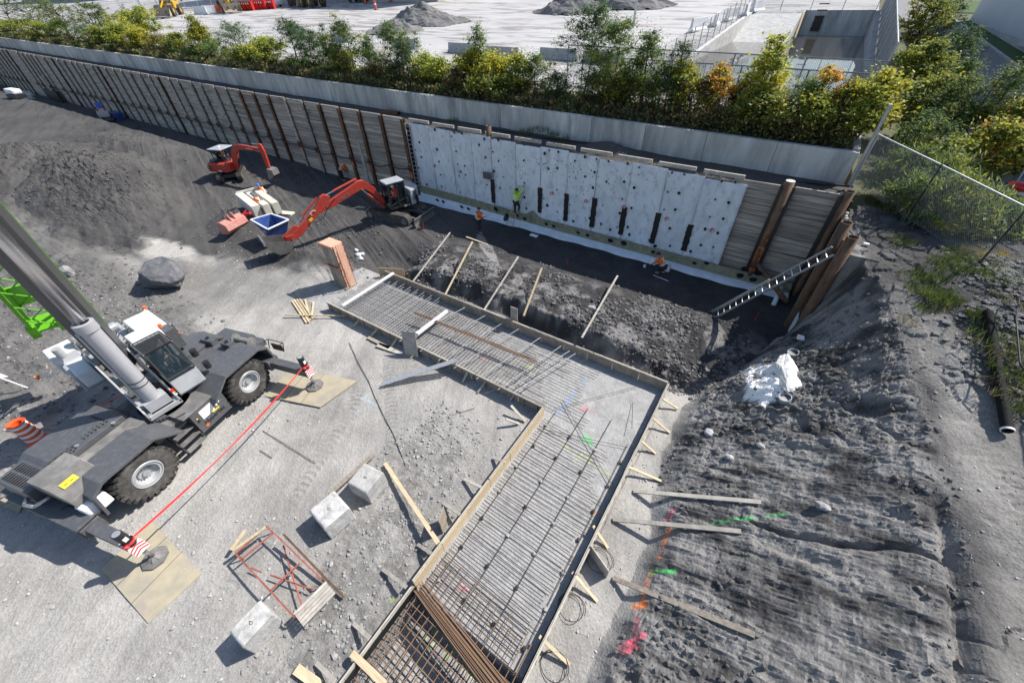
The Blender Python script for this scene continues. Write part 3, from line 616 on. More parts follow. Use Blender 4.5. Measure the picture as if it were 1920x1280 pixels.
# extension ladder
def ladder(name, label, A, B, w, side, step=.3, m='alu', rail=.07, ext=False):
    A, B = V3(A), V3(B); d = nrm(B-A); L = np.linalg.norm(B-A); s = nrm(np.cross(d, V3(side))); u = np.cross(s, d)
    t = thing(name, label, 'ladder', A); 
    for k in (-1, 1):
        mb = MB().beam(s*k*w/2, s*k*w/2+d*L, .03, rail, up=u)
        if ext: mb.beam(s*k*(w/2+.035)+u*.05, s*k*(w/2+.035)+u*.05+d*L*.55, .03, rail, up=u)
        mb.build('rail', m, t)
    i = step
    while i < L: MB().tube(d*i-s*w/2, d*i+s*w/2, .018, 6).build('rung', m, t); i += step
    return t
lb = onground(1336, 592); dx = ray(1562, 470); lt = CC+dx*(2.60/dx[0])
ladder('extension_ladder', 'long aluminium extension ladder leaning from the dark floor to the corner pipe', lb, lt, .42, (0, -.3, 1), .33, rail=.09, ext=True)
# white waterproofing membrane
mw = thing('wall_membrane', 'white waterproofing membrane hung in tall strips over the timber wall', 'membrane')
seam = [(768, 230), (801, 236), (841, 241), (881, 246), (918, 253), (966, 262), (1014, 272), (1066, 281), (1122, 290), (1186, 303), (1252, 315), (1322, 327), (1402, 341)]
SX = [gY(a, b, WY-.2)[0] for a, b in seam]
ZB = lambda x: np.interp(x, [-24, -22, -12, -1], [1.15, 1.15, .95, .85])
def sheet(xa, xb, i):
    nu, nv = 14, 44; U, Vv = np.meshgrid(np.linspace(0, 1, nu), np.linspace(0, 1, nv), indexing='ij')
    zt = wtop(xa)-.10-.05*(i % 3); sk_ = .03*math.sin(i*2.3)
    Xx = xa+(xb+.05-xa)*U+sk_*(1-Vv); Zz = ZB(xa)*(1-Vv)+zt*Vv
    Yy = WY-.20-.008*(i % 2)+.035*fbm(Xx*1.0, Zz*.7, 3, 200+i)+.012*fbm(Xx*.6, Zz*3, 3, 230)-.02*np.exp(-((U-1)/.04)**2)
    P = np.stack([Xx, Yy, Zz], -1).reshape(-1, 3); I = np.arange(nu*nv).reshape(nu, nv)
    F_ = np.stack([I[:-1, :-1], I[1:, :-1], I[1:, 1:], I[:-1, 1:]], -1).reshape(-1, 4)
    o = link('membrane_sheet', npmesh('membrane_sheet', P, F_, ['membrane'], smooth=True), mw)
    so_ = o.modifiers.new('thick', 'SOLIDIFY'); so_.thickness = .012; so_.offset = 1
    return o
for i in range(12): sheet(SX[i], SX[i+1], i)
for i in range(1, 12): MB().beam((SX[i]+.03*math.sin(i*2.3), WY-.245, 2.2+.3*math.sin(i)), (SX[i], WY-.245, wtop(SX[i])-.15), .05, .008, up=(0, -1, 0)).build('seam_tape', 'membrane', mw)
ts = [(924, 337, 380, 26), (1012, 352, 399, 30), (1061, 363, 415, 30), (1112, 371, 427, 30), (1167, 388, 441, 30), (1228, 398, 458, 36), (1288, 420, 472, 40)]
for (x, y0, y1, w) in ts:
    a = gY(x, y0, WY-.27); b = gY(x, y1, WY-.27); xc = (a[0]+b[0])/2; m = MB(); n = 14
    zs = np.linspace(b[2], a[2], n); L_ = [(-.13-.05*random.random(), z) for z in zs]; R_ = [(.13+.06*random.random(), z) for z in zs[::-1]]
    m.prism(L_+R_, (xc, WY-.262, 0), (1, 0, 0), (0, 0, 1), (0, -1, 0), .012); m.build('tar_strip', 'tar', mw)
dots = [(786, 267), (779, 281), (790, 295), (785, 315), (788, 344), (800, 346), (815, 243), (819, 280), (823, 303), (828, 350), (826, 328), (852, 249), (866, 250), (846, 256), (855, 284), (858, 308), (871, 311), (873, 328), (861, 330), (863, 361), (898, 272), (910, 295), (908, 261), (923, 260),
        (934, 262), (924, 285), (935, 302), (926, 321), (944, 332), (913, 347), (937, 353), (983, 272), (982, 301), (983, 343), (987, 391), (983, 370), (1021, 288), (1030, 282), (1047, 285), (1028, 316), (1045, 315), (1019, 372), (1026, 385), (1044, 356), (1045, 397), (1097, 294), (1078, 302), (1119, 298), (1115, 323), (1112, 352), (1097, 331),
        (1068, 384), (1075, 415), (1141, 302), (1177, 307), (1170, 341), (1137, 341), (1167, 373), (1162, 400), (1130, 385), (1127, 420), (1105, 409), (1198, 314), (1189, 352), (1184, 390), (1157, 426), (1177, 426), (1260, 324), (1283, 327), (1252, 360), (1273, 362), (1245, 393), (1266, 393), (1256, 428), (1353, 340), (1379, 342), (1341, 374), (1366, 380),
        (1331, 407), (1356, 410), (1322, 429), (1346, 437), (1314, 460), (1337, 463), (1295, 471), (1217, 450), (1256, 461), (1144, 431), (1180, 440), (1190, 353)]
m = MB()
for (x, y) in dots:
    c0 = gY(x, y, WY-.262); n = 6; r = random.uniform(.05, .10)
    m.prism([(math.cos(t)*r*random.uniform(.7, 1.1), math.sin(t)*r*random.uniform(.7, 1.3)) for t in np.linspace(0, 6.28, n, endpoint=False)], c0, (1, 0, 0), (0, 0, 1), (0, -1, 0), .015)
for k in range(260):
    x = random.gauss(1050, 90); y = random.gauss(300+.18*(x-1000), 26)
    c0 = gY(x, y, WY-.262)
    if c0[0] > -23 and c0[0] < -2 and 1.2 < c0[2] < 5: r = random.uniform(.012, .035); m.prism([(-r, 0), (0, -r), (r, 0), (0, r*random.uniform(.5, 2))], c0, (1, 0, 0), (0, 0, 1), (0, -1, 0), .01)
m.build('tar_spots', 'tar', mw, kind='stuff')
m = None
for (x, y) in [(815, 311), (863, 322), (1035, 362), (1099, 377), (1170, 388), (1250, 410), (1335, 431)]:
    m = MB(); c0 = gY(x, y, WY-.27); m.use('rust' if x < 900 else 'redpaint').ring([(0, .10), (.1, .09), (.1, .05)], c0, (0, -1, 0), 8)
    m.use('white').ball(c0+V3((.05, -.12, .03)), .05, 6); m.build('anchor_end', None, mw)
# skirt: olive protection strip and white flap flaring out on the ground
xs_ = np.arange(SX[0], 2.5, .22); prof = []
P = []; n4 = 5
for x in xs_:
    w_ = .03*math.sin(x*3.1)+.03*math.sin(x*1.3); kink = math.exp(-((x+13.2)/.35)**2)
    zb = float(ZB(x)); P += [(x, WY-.24, zb+.05+kink*.4), (x, WY-.36-.08*kink+w_*.3, zb-.32+kink*.55+w_*.3), (x, WY-.42+w_*.4, zb-.42), (x, WY-.72+w_, .42+.05*w_), (x+.05, WY-1.05+w_*1.4, .34)]
P = np.array(P); I = np.arange(len(P)).reshape(-1, n4); F_ = np.stack([I[:-1, :-1], I[1:, :-1], I[1:, 1:], I[:-1, 1:]], -1).reshape(-1, 4)
mi = np.tile([0, 0, 1, 1], len(xs_)-1)
o = link('skirt_strip', npmesh('skirt_strip', P, F_, ['olive', 'skirt'], mi, smooth=False), mw); o.modifiers.new('t', 'SOLIDIFY').thickness = .01
m = MB()
for (x, y, r) in [(786, 362, .2), (820, 375, .16), (831, 378, .16), (866, 388, .16), (878, 391, .16), (930, 392, .22), (951, 404, .2), (970, 404, .16), (984, 410, .16), (1024, 420, .13), (1038, 424, .14), (1084, 436, .13), (1102, 441, .14), (1145, 451, .2), (1170, 456, .2), (1228, 461, .13), (1225, 472, .14), (1302, 493, .14), (1325, 493, .14), (1396, 504, .2), (1421, 512, .2), (1388, 517, .2), (1412, 524, .2)]:
    c0 = gY(x, y, WY-.80); n = 7; m.prism([(math.cos(t)*r*random.uniform(.8, 1.1), math.sin(t)*r*random.uniform(.8, 1.1)) for t in np.linspace(0, 6.28, n, endpoint=False)], c0, (1, 0, 0), (0, -.35, .93), (0, -.93, -.35), .02)
m.build('tar_patches', 'tar', mw, kind='stuff')
pk = pipe_pile(gY(917, 252, WY)[0], WY-.02, wtop(-14)+.55, .17, 'short open stub of rusty pipe rising above the top edge of the white membrane', bot=4.6)
# concrete wall behind
cw = thing('concrete_wall', 'long weathered concrete wall running above and behind the timber wall', 'concrete wall')
x = 2.62; k = 0
while x > -152:
    L_ = 3.35 if x > -60 else 6.7
    m = MB(); m.add([(x-L_+.012, 24.8, 4.5), (x-.006, 24.8, 4.5), (x-.006, 25.12, 4.5), (x-L_+.012, 25.12, 4.5), (x-L_+.012, 24.8, cwtop(x-L_)), (x-.006, 24.8, cwtop(x)), (x-.006, 25.12, cwtop(x)), (x-L_+.012, 25.12, cwtop(x-L_))],
                     [(0, 1, 5, 4), (1, 2, 6, 5), (2, 3, 7, 6), (3, 0, 4, 7), (4, 5, 6, 7), (3, 2, 1, 0)])
    m.build('wall_panel', 'wallconcrete', cw, bevel=.012); x -= L_; k += 1
MB().bx(2.32, 2.61, 25.13, 33, 4.5, 6.62).build('return_panel', 'wallconcrete', cw)
# strip between the two walls: earth berm
bx_, by_ = np.arange(-150, 3.2, .25), np.linspace(WY+.1, 24.82, 14); BX, BY = np.meshgrid(bx_, by_, indexing='ij')
BZ = 5.06-.0125*BX+.10*ss(23, 24.8, BY)+.08*fbm(BX*.7, BY*.9, 4, 300)+.45*np.exp(-(((BX+9.2)/1.3)**2+((BY-24.1)/.6)**2))-.06*ss(-24, -30, BX)
I = np.arange(BX.size).reshape(BX.shape); F_ = np.stack([I[:-1, :-1], I[1:, :-1], I[1:, 1:], I[:-1, 1:]], -1).reshape(-1, 4)
bmn = bpy.data.materials.new('berm'); bmn.use_nodes = True; MATS['berm'] = bmn; ground_nodes(bmn, None, 14, .6, (.07, .067, .065))
link('berm', npmesh('berm', np.stack([BX, BY, BZ], -1).reshape(-1, 3), F_, ['berm'], smooth=True))['kind'] = 'structure'
tag(MB().path([(gY(x, y, 24.2)) for x, y in ((660, 219), (760, 226), (840, 236), (930, 243), (1010, 257), (1100, 268), (1200, 290), (1320, 318), (1440, 336), (1600, 350))], .05, 6).build('hose', 'rubberhose'), 'black hose lying on the earth strip along the foot of the concrete wall', 'hose')
ps = gY(730, 213, 24.1); tag(MB().ring([(0, .28), (1.9, .28), (1.9, .25), (.2, .25)], ps+V3((-.9, 0, -.05)), (1, .05, 0), 20).build('pipe_offcut', 'rust', smooth=True), 'rusty pipe offcut lying on the earth strip between the two walls', 'pipe')
# ================================================================ UPPER YARD, BASIN, ROAD
YK = .07
def yz(x, y): return 6.45-.0125*np.minimum(x, 0)+YK*np.maximum(np.asarray(y, float)-25.5, 0)
def yard(px, py, dz=0):
    d = ray(px, py); lo, hi = 5, 900
    for _ in range(60):
        t = (lo+hi)/2; p = CC+d*t
        if p[2] > yz(p[0], p[1])+dz: lo = t
        else: hi = t
    return CC+d*lo
ax = np.concatenate([np.arange(-520, -120, 12), np.arange(-120, 4.3, 2.2)]); ay = np.concatenate([np.arange(25.11, 60, 1.6), np.arange(60, 420, 10)])
# basin footprint
B_nl, B_nr, B_br, B_bl = yard(1375, 52), yard(1632, 70), yard(1633, 25), yard(1505, 25)
B_nl[1] = B_nr[1] = 33.5
B_ml = yard(1450, 28)
AX, AY = np.meshgrid(ax, ay, indexing='ij'); AZ = yz(AX, AY)+.05*fbm(AX*.2, AY*.2, 3, 310)
I = np.arange(AX.size).reshape(AX.shape); F_ = np.stack([I[:-1, :-1], I[1:, :-1], I[1:, 1:], I[:-1, 1:]], -1).reshape(-1, 4)
# keep the yard out of the basin
x0b, x1b, y0b, y1b = B_nl[0], B_nr[0], min(B_nl[1], B_nr[1]), B_br[1]
def clipgrid():
    gx = sorted(set(list(ax[ax < B_nl[0]-.5])+[B_nl[0]]+[2.4, B_nr[0]+.3])); gy = sorted(set([25.11]+list(ay[(ay > 25.2) & (ay < y0b-.5)])+[y0b]+list(ay[(ay > y0b+1) & (ay < y1b-1)])+[y1b]+list(ay[ay > y1b+1])))
    return np.array(gx), np.array(gy)
gx_, gy_ = clipgrid(); AX, AY = np.meshgrid(gx_, gy_, indexing='ij'); AZ = yz(AX, AY)
I = np.arange(AX.size).reshape(AX.shape); F_ = np.stack([I[:-1, :-1], I[1:, :-1], I[1:, 1:], I[:-1, 1:]], -1)
cxm = (AX[:-1, :-1]+AX[1:, 1:])/2; cym = (AY[:-1, :-1]+AY[1:, 1:])/2
keep = ~(((cxm > 2.4) & (cym < y0b)) | (cxm > B_nl[0]) & (cxm < B_nr[0]+.3) & (cym > y0b) & (cym < y1b)); F_ = F_[keep]
ym = bpy.data.materials.new('yard_slab'); ym.use_nodes = True; n = ym.node_tree; L = n.links; b = n.nodes['Principled BSDF']; b.inputs['Roughness'].default_value = .8
tc = n.nodes.new('ShaderNodeTexCoord'); mp = n.nodes.new('ShaderNodeMapping'); mp.inputs['Scale'].default_value = (.05, .16, 1); mp.inputs['Rotation'].default_value = (0, 0, .5); L.new(tc.outputs['Object'], mp.inputs[0])
nz = n.nodes.new('ShaderNodeTexNoise'); nz.inputs['Scale'].default_value = 2.2; nz.inputs['Detail'].default_value = 7; nz.inputs['Distortion'].default_value = 1.4; nz.inputs['Roughness'].default_value = .55; L.new(mp.outputs[0], nz.inputs[0])
cr_ = n.nodes.new('ShaderNodeValToRGB'); e = cr_.color_ramp.elements; e[0].position = .40; e[0].color = (.23, .21, .20, 1); e[1].position = .52; e[1].color = (.385, .378, .372, 1); e.new(.455).color = (.32, .30, .29, 1); e.new(.75).color = (.44, .435, .43, 1)
L.new(nz.outputs[0], cr_.inputs[0]); L.new(cr_.outputs[0], b.inputs['Base Color']); MATS['yard'] = ym
link('yard', npmesh('yard', np.stack([AX, AY, AZ], -1).reshape(-1, 3), F_.reshape(-1, 4), ['yard']))['kind'] = 'structure'
# soil bed of the hedge on top of the wall
hx, hy = np.arange(-150, 2.5, 1.0), np.linspace(25.10, 29.2, 5); HX, HY = np.meshgrid(hx, hy, indexing='ij'); HZ = yz(HX, HY)+.03+.10*vn(HX, HY*2, 7)*(HY > 25.2)*(HY < 29)
I = np.arange(HX.size).reshape(HX.shape); F_ = np.stack([I[:-1, :-1], I[1:, :-1], I[1:, 1:], I[:-1, 1:]], -1).reshape(-1, 4)
hb = bpy.data.materials.new('hedge_bed'); hb.use_nodes = True; MATS['bed'] = hb; ground_nodes(hb, None, 9, .6, (.075, .06, .04))
link('hedge_bed', npmesh('hedge_bed', np.stack([HX, HY, HZ], -1).reshape(-1, 3), F_, ['bed'], smooth=True))['kind'] = 'structure'
# basin
bs = thing('settling_basin', 'open concrete basin with still water behind the hedge', 'basin', (0, 0, 0))
rz = yz(-10, 45)+.15; dep = 4.2
xl, xr, yn, yf = B_nl[0], B_nr[0], y0b, y1b
rimz = lambda y: float(yz(-10, y))+.15
WZ = float(gY(1550, 67, yf)[2])
def wallq(name, a, b, ta, tb, zb, thick, m='concrete'):
    a, b = V3(a), V3(b); d = nrm(b-a); nn = V3((-d[1], d[0], 0))*thick; mb = MB()
    vs = [(a[0], a[1], zb), (b[0], b[1], zb), (b[0], b[1], tb), (a[0], a[1], ta)]; vs += [(v[0]+nn[0], v[1]+nn[1], v[2]) for v in vs]
    mb.add(vs, [(0, 1, 2, 3), (7, 6, 5, 4), (0, 4, 5, 1), (1, 5, 6, 2), (2, 6, 7, 3), (3, 7, 4, 0)]); return mb.build(name, m, bs)
wallq('left_wall', (xl, yn, 0), (xl, yf, 0), rimz(yn), rimz(yf), WZ-.5, .35)
wallq('back_wall', (xr, yf, 0), (B_bl[0]+.2, yf, 0), rimz(yf), rimz(yf), WZ-.5, -.4, 'wallconcrete')
wallq('right_wall', (xr, yf, 0), (xr, yn, 0), rimz(yf), rimz(yn), WZ-.5, .4, 'wallconcrete')
wallq('near_wall', (xr, yn, 0), (xl, yn, 0), rimz(yn), rimz(yn), WZ-.5, -.3)
rp = MB(); ym_ = yf-(rimz(yf)-WZ)*4.2
rp.add([(xl, yf, rimz(yf)), (B_bl[0], yf, rimz(yf)), (B_bl[0], ym_, WZ-.02), (xl, ym_, WZ-.02)], [(0, 1, 2, 3)]); rp.add([(B_bl[0], yf, rimz(yf)), (B_bl[0]+.02, yf, WZ-.5), (B_bl[0], ym_, WZ-.02)], [(0, 1, 2)]); rp.build('ramp', 'concrete', bs)
pm_ = bpy.data.materials.new('water'); pm_.use_nodes = True; b = pm_.node_tree.nodes['Principled BSDF']; b.inputs['Base Color'].default_value = (.055, .05, .045, 1); b.inputs['Roughness'].default_value = .03; MATS['water'] = pm_
wt = MB(); wt.add([(xl, yn, WZ), (xr, yn, WZ), (xr, yf, WZ), (xl, yf, WZ)], [(0, 1, 2, 3)]); o = wt.build('water', 'water'); o['kind'] = 'structure'
gxx = B_bl[0]+(xr-B_bl[0])*.20; m = MB().bx(gxx, gxx+(xr-B_bl[0])*.13, yf-.2, yf-.02, WZ+.4, rimz(yf)-.6)
for k in range(7): m.use('black').bx(gxx-.05, gxx+(xr-B_bl[0])*.13+.05, yf-.27, yf-.2, WZ+.6+k*.55, WZ+.7+k*.55)
m.mats[0:1] = [m.mats[0]]; m.build('intake_grate', None, bs)
# chain-link fences
cl = bpy.data.materials.new('chainlink'); cl.use_nodes = True; n = cl.node_tree; L = n.links; b = n.nodes['Principled BSDF']; b.inputs['Base Color'].default_value = (.42, .43, .44, 1); b.inputs['Metallic'].default_value = .6; b.inputs['Roughness'].default_value = .5
tc = n.nodes.new('ShaderNodeTexCoord'); sx_ = n.nodes.new('ShaderNodeSeparateXYZ'); L.new(tc.outputs['UV'], sx_.inputs[0])
def diag(sign):
    a = n.nodes.new('ShaderNodeMath'); a.operation = 'MULTIPLY_ADD'; L.new(sx_.outputs[1], a.inputs[0]); a.inputs[1].default_value = sign; L.new(sx_.outputs[0], a.inputs[2])
    f = n.nodes.new('ShaderNodeMath'); f.operation = 'FRACT'; L.new(a.outputs[0], f.inputs[0]); c_ = n.nodes.new('ShaderNodeMath'); c_.operation = 'LESS_THAN'; L.new(f.outputs[0], c_.inputs[0]); c_.inputs[1].default_value = .13; return c_
d1, d2 = diag(1), diag(-1); mx = n.nodes.new('ShaderNodeMath'); mx.operation = 'MAXIMUM'; L.new(d1.outputs[0], mx.inputs[0]); L.new(d2.outputs[0], mx.inputs[1]); L.new(mx.outputs[0], b.inputs['Alpha']); MATS['chainlink'] = cl
def mesh_panel(p, q, h, parent, cell=.07):
    p, q = V3(p), V3(q); me = bpy.data.meshes.new('wire_mesh'); me.from_pydata([tuple(p), tuple(q), tuple(q+V3((0, 0, h))), tuple(p+V3((0, 0, h)))], [], [(0, 1, 2, 3)])
    uv = me.uv_layers.new(name='UVMap'); L_ = np.linalg.norm(q-p)/cell/1.4; hh = h/cell/1.4
    for i, c_ in enumerate(((0, 0), (L_, 0), (L_, hh), (0, hh))): uv.data[i].uv = c_
    me.materials.append(cl); o = bpy.data.objects.new('wire_mesh', me); COL.objects.link(o); o.parent = parent; return o
def fence(label, pts, h, r=.03, posts=3.0, midrail=False, cell=.08, m='galv', group=None, mesh=True, name='chain_link_fence'):
    t = thing(name, label, 'fence', pts[0], group=group); o0 = V3(pts[0])
    for a, b_ in zip(pts[:-1], pts[1:]):
        a, b_ = V3(a)-o0, V3(b_)-o0; L_ = np.linalg.norm(b_-a); n_ = max(1, round(L_/posts))
        MB().tube(a+V3((0, 0, h)), b_+V3((0, 0, h)), r, 6).build('top_rail', m, t)
        if midrail: MB().tube(a+V3((0, 0, .12)), b_+V3((0, 0, .12)), r*.8, 6).build('bottom_rail', m, t)
        for k in range(n_+1):
            p = a+(b_-a)*k/n_; MB().tube(p-V3((0, 0, .2)), p+V3((0, 0, h+.03)), r*1.2, 6).build('post', m, t)
        if mesh: mesh_panel(a, b_, h, t, cell)
    return t
fence('chain-link fence with dark rails along the near edge of the water basin', [(-16, 31.5, float(yz(-16, 31.5))), (xr+.3, 31.5, float(yz(0, 31.5)))], float(gY(1480, 108, 31.5)[2]-yz(0, 31.5)), .035, 3.6, True, m='screen')
fence('second dark railed fence in front of the basin just behind the hedge', [(-14, 29.8, float(yz(-14, 29.8))), (xr+.3, 29.8, float(yz(0, 29.8)))], float(gY(1480, 131, 29.8)[2]-yz(0, 29.8)), .035, 3.6, False, m='screen')
fence('galvanised fence standing on the bright left wall of the basin', [(xl-.5, yn, rimz(yn)-.1), (xl-.5, yf, rimz(yf)-.1)], 1.9, .03, 2.6)
fence('fence crossing the far end of the basin with diagonal braces', [(xl-.5, yf+.8, rimz(yf)), (xr, yf+.8, rimz(yf))], 1.9, .035, 3.5)
sf = fence('tall screened fence on the right wall of the basin', [(xr+.45, yf, rimz(yf)), (xr+.45, yn, rimz(yn))], 2.6, .04, 4.0)
MB().add([(.03, 0, 0), (.03, yn-yf, rimz(yn)-rimz(yf)), (.03, yn-yf, rimz(yn)-rimz(yf)+2.5), (.03, 0, 2.5)], [(0, 1, 2, 3)]).build('screen_fabric', 'screen', sf).modifiers.new('t', 'SOLIDIFY').thickness = .01
def jersey(p, ang, L_, label, col='concrete', h=.85, group='concrete barriers along the yard'):
    m = MB(); pr = [(-.3, 0), (.3, 0), (.3, .12), (.14, .32), (.09, h), (-.09, h), (-.14, .32), (-.3, .12)]
    m.prism(pr, (-L_/2, 0, 0), (0, 1, 0), (0, 0, 1), (1, 0, 0), L_); o = m.build('jersey_barrier', col, bevel=.02); o.location = [float(c_) for c_ in p]; o.rotation_euler = (0, 0, ang); tag(o, label, 'barrier', group); return o
jn = [((560, 63), 'first long concrete barrier, seen behind the bushes left of the tall locust'), ((640, 78), 'concrete barrier half hidden by the grey green bushes'), ((760, 90), 'concrete barrier between two gaps in the middle of the hedge'), ((868, 100), 'long concrete barrier showing above the yellow bushes, left one'), ((942, 108), 'long concrete barrier showing above the yellow bushes, right one'), ((1046, 112), 'concrete barrier just left of the big tree'), ((1130, 120), 'concrete barrier behind the big tree')]
for (x, y), lb_ in jn: p = yard(x, y); jersey(p, -.09, 3.9, lb_)
for i, (x, y) in enumerate(((1308, 58), (1342, 47), (1371, 38), (1398, 30), (1420, 22))):
    p = yard(x, y); jersey(p, 1.35+.3*(i % 2), 3.2, ['nearest', 'second', 'third', 'fourth', 'farthest'][i]+' pale blue barrier lying behind the basin fence', 'crane_white', 1.1, 'pale barriers behind the basin fence')
# gravel piles in the yard
def heap(p, rx, ry, h, label, s):
    n = 46; U, Vv = np.meshgrid(np.linspace(-1, 1, n), np.linspace(-1, 1, n), indexing='ij'); r = np.sqrt(U**2+Vv**2)+.25*fbm(U*3+s, Vv*3, 4, s)
    Zz = h*np.clip(1-r, 0, 1)*(1+.35*fbm(U*6+s, Vv*6, 4, s+5)); P = np.stack([U*rx, Vv*ry, Zz-.05+YK*Vv*ry], -1).reshape(-1, 3); I = np.arange(n*n).reshape(n, n)
    F_ = np.stack([I[:-1, :-1], I[1:, :-1], I[1:, 1:], I[:-1, 1:]], -1).reshape(-1, 4); F_ = F_[Zz[:-1, :-1].ravel() > .0]
    o = link('gravel_heap', npmesh('gravel_heap', P, F_, ['heap']), loc=p); tag(o, label, 'gravel heap', 'heaps of dark gravel in the yard'); return o
hm = bpy.data.materials.new('heap'); hm.use_nodes = True; MATS['heap'] = hm; ground_nodes(hm, None, 5, .7, (.17, .165, .16))
heap(yard(795, 42), 7.5, 4.5, 2.1, 'long low heap of dark gravel in the pale yard', 3); heap(yard(740, 58), 4.5, 3.5, 1.3, 'smaller gravel spill at the left foot of the long heap', 6)
heap(yard(1068, 22), 6, 4, 2.4, 'conical gravel heap left of the grey pole', 9); heap(yard(1150, 12), 9, 5, 3.2, 'biggest gravel heap at the top behind the tall tree', 12)
# road, kerb, grass and the pale building to the right
def rz_(x, y): return 4.75+.035*(np.asarray(y, float)-22)
def road(px, py, dz=0):
    d = ray(px, py); lo, hi = 3, 900
    for _ in range(60):
        t = (lo+hi)/2; p = CC+d*t
        if p[2] > rz_(p[0], p[1])+dz: lo = t
        else: hi = t
    return CC+d*lo
ex, ey = np.concatenate([np.arange(3.0, 14, .6), np.arange(14, 120, 6)]), np.concatenate([[17.9], np.arange(19, 60, 1.2), np.arange(60, 330, 8)])
EX, EY = np.meshgrid(ex, ey, indexing='ij'); kx = np.interp(EY, [10, 18, 22, 26], [8.9, 8.9, 9.6, 10.4])
EZ = np.where(EY < 24, rz_(EX, EY)-.02, rz_(EX, EY)-.02)+.04*fbm(EX, EY, 3, 320)
EZ = np.where((EX > 8) & (EY < 22), EZ-.3, EZ)
I = np.arange(EX.size).reshape(EX.shape); F_ = np.stack([I[:-1, :-1], I[1:, :-1], I[1:, 1:], I[:-1, 1:]], -1).reshape(-1, 4)
vm_ = bpy.data.materials.new('verge'); vm_.use_nodes = True; MATS['verge'] = vm_; ground_nodes(vm_, None, 6, .5, (.085, .09, .05))
link('verge', npmesh('verge', np.stack([EX, EY, EZ], -1).reshape(-1, 3), F_, ['verge'], smooth=True))['kind'] = 'structure'
am = bpy.data.materials.new('asphalt'); am.use_nodes = True; MATS['asphalt'] = am; ground_nodes(am, None, 8, .15, (.20, .20, .205))
pl = [road(x, y) for x, y in ((1873, 300), (1850, 250), (1800, 170), (1765, 110), (1750, 60), (1700, 12), (1700, 0))]
pr_ = [road(x, y) for x, y in ((2400, 480), (2300, 400), (1990, 190), (1915, 137), (1830, 72), (1785, 38), (1745, -12))]
m = MB(); vs = []; 
for a, b_ in zip(pl, pr_): vs += [a+V3((-2.2, 0, .03)), b_+V3((0, 0, .03))]
m.add(vs, [(2*i, 2*i+1, 2*i+3, 2*i+2) for i in range(len(pl)-1)])
m.build('road', 'asphalt')['kind'] = 'structure'
near = MB(); q0 = road(1873, 300)
near.add([(8.2, 12, 4.62), (30, 12, 4.62), (30, float(pr_[0][1]), float(pr_[0][2]+.05)), tuple(q0+V3((-2.4, 0, .02)))], [(0, 1, 2, 3)]); near.build('road_apron', 'asphalt')['kind'] = 'structure'
kb = MB()
for a, b_ in zip(pr_[2:-1], pr_[3:]): kb.beam(a+V3((.1, 0, .08)), b_+V3((.1, 0, .08)), .3, .2)
kb.build('kerb', 'stonelight')['kind'] = 'structure'
dm = MB()
for x, y in ((1815, 122), (1786, 76), (1912, 206)):
    p = road(x, y, .045); dm.bx(p[0]-.9, p[0]+.9, p[1]-.12, p[1]+.12, p[2]-.004, p[2])
dm.build('road_marking', 'white')['kind'] = 'structure'
gl = MB(); vs = []
gr_ = [road(x, y) for x, y in ((2300, 300), (2050, 160), (1960, 105), (1880, 60), (1830, 36))]; gk = [road(x, y) for x, y in ((2300, 400), (1990, 190), (1915, 137), (1830, 72), (1785, 38))]
for a, b_ in zip(gk, gr_): vs += [a+V3((.25, 0, .14)), b_+V3((4, 0, .20))]
gl.add(vs, [(2*i, 2*i+1, 2*i+3, 2*i+2) for i in range(4)]); 
lm = bpy.data.materials.new('lawn'); lm.use_nodes = True; MATS['lawn'] = lm; ground_nodes(lm, None, 12, .4, (.045, .085, .02)); gl.build('lawn', 'lawn')['kind'] = 'structure'
fg = MB(); fg.add([road(1760, 24)+V3((0, 0, .06)), road(1850, 30)+V3((9, 0, .06)), road(1850, 5)+V3((9, 0, .06)), road(1768, 4)+V3((0, 0, .06))], [(0, 1, 2, 3)]); fg.build('lawn', 'lawn')['kind'] = 'structure'
bd = thing('warehouse', 'large plain pale blue grey building wall beside the road', 'building')
A = road(1817, 41); Bp = road(1925, 108); dirb = nrm((Bp-A)*V3((1, 1, 0))); nb_ = V3((-dirb[1], dirb[0], 0)); nb_ = nb_ if nb_[0] > 0 else -nb_
near_end = A+dirb*60; base = A[2]-.75
def slab(a, b_, z0, z1, off, m_, name): 
    mb = MB(); t_ = nb_*18; a, b_ = V3(a)+nb_*off, V3(b_)+nb_*off
    vs = [(p[0], p[1], z) for z in (z0, z1) for p in (a, b_, b_+t_, a+t_)]; mb.add(vs, [(0, 1, 5, 4), (1, 2, 6, 5), (2, 3, 7, 6), (3, 0, 4, 7), (4, 5, 6, 7), (3, 2, 1, 0)]); return mb.build(name, m_, bd)
step = A+dirb*26
slab(A, near_end, -2.0, base+.9, .02, 'concrete', 'plinth'); slab(A, step, base+.75, base+16, 0, 'cladding', 'wall'); slab(step, near_end, base+.35, base+15.98, -.25, 'cladding', 'wall')
for k, (s_, zc) in enumerate(((9, 8.0), (24, 10.0))):
    p = A+dirb*s_-nb_*.3; MB().tube(p+V3((0, 0, base-1)), p+V3((0, 0, base+zc-.8)), .05, 6).build('downpipe', 'screen', bd); MB().bx(p[0]-.3, p[0]+.3, p[1]-.3, p[1]+.3, base+zc-.8, base+zc-.2).build('wall_lamp', 'black', bd)
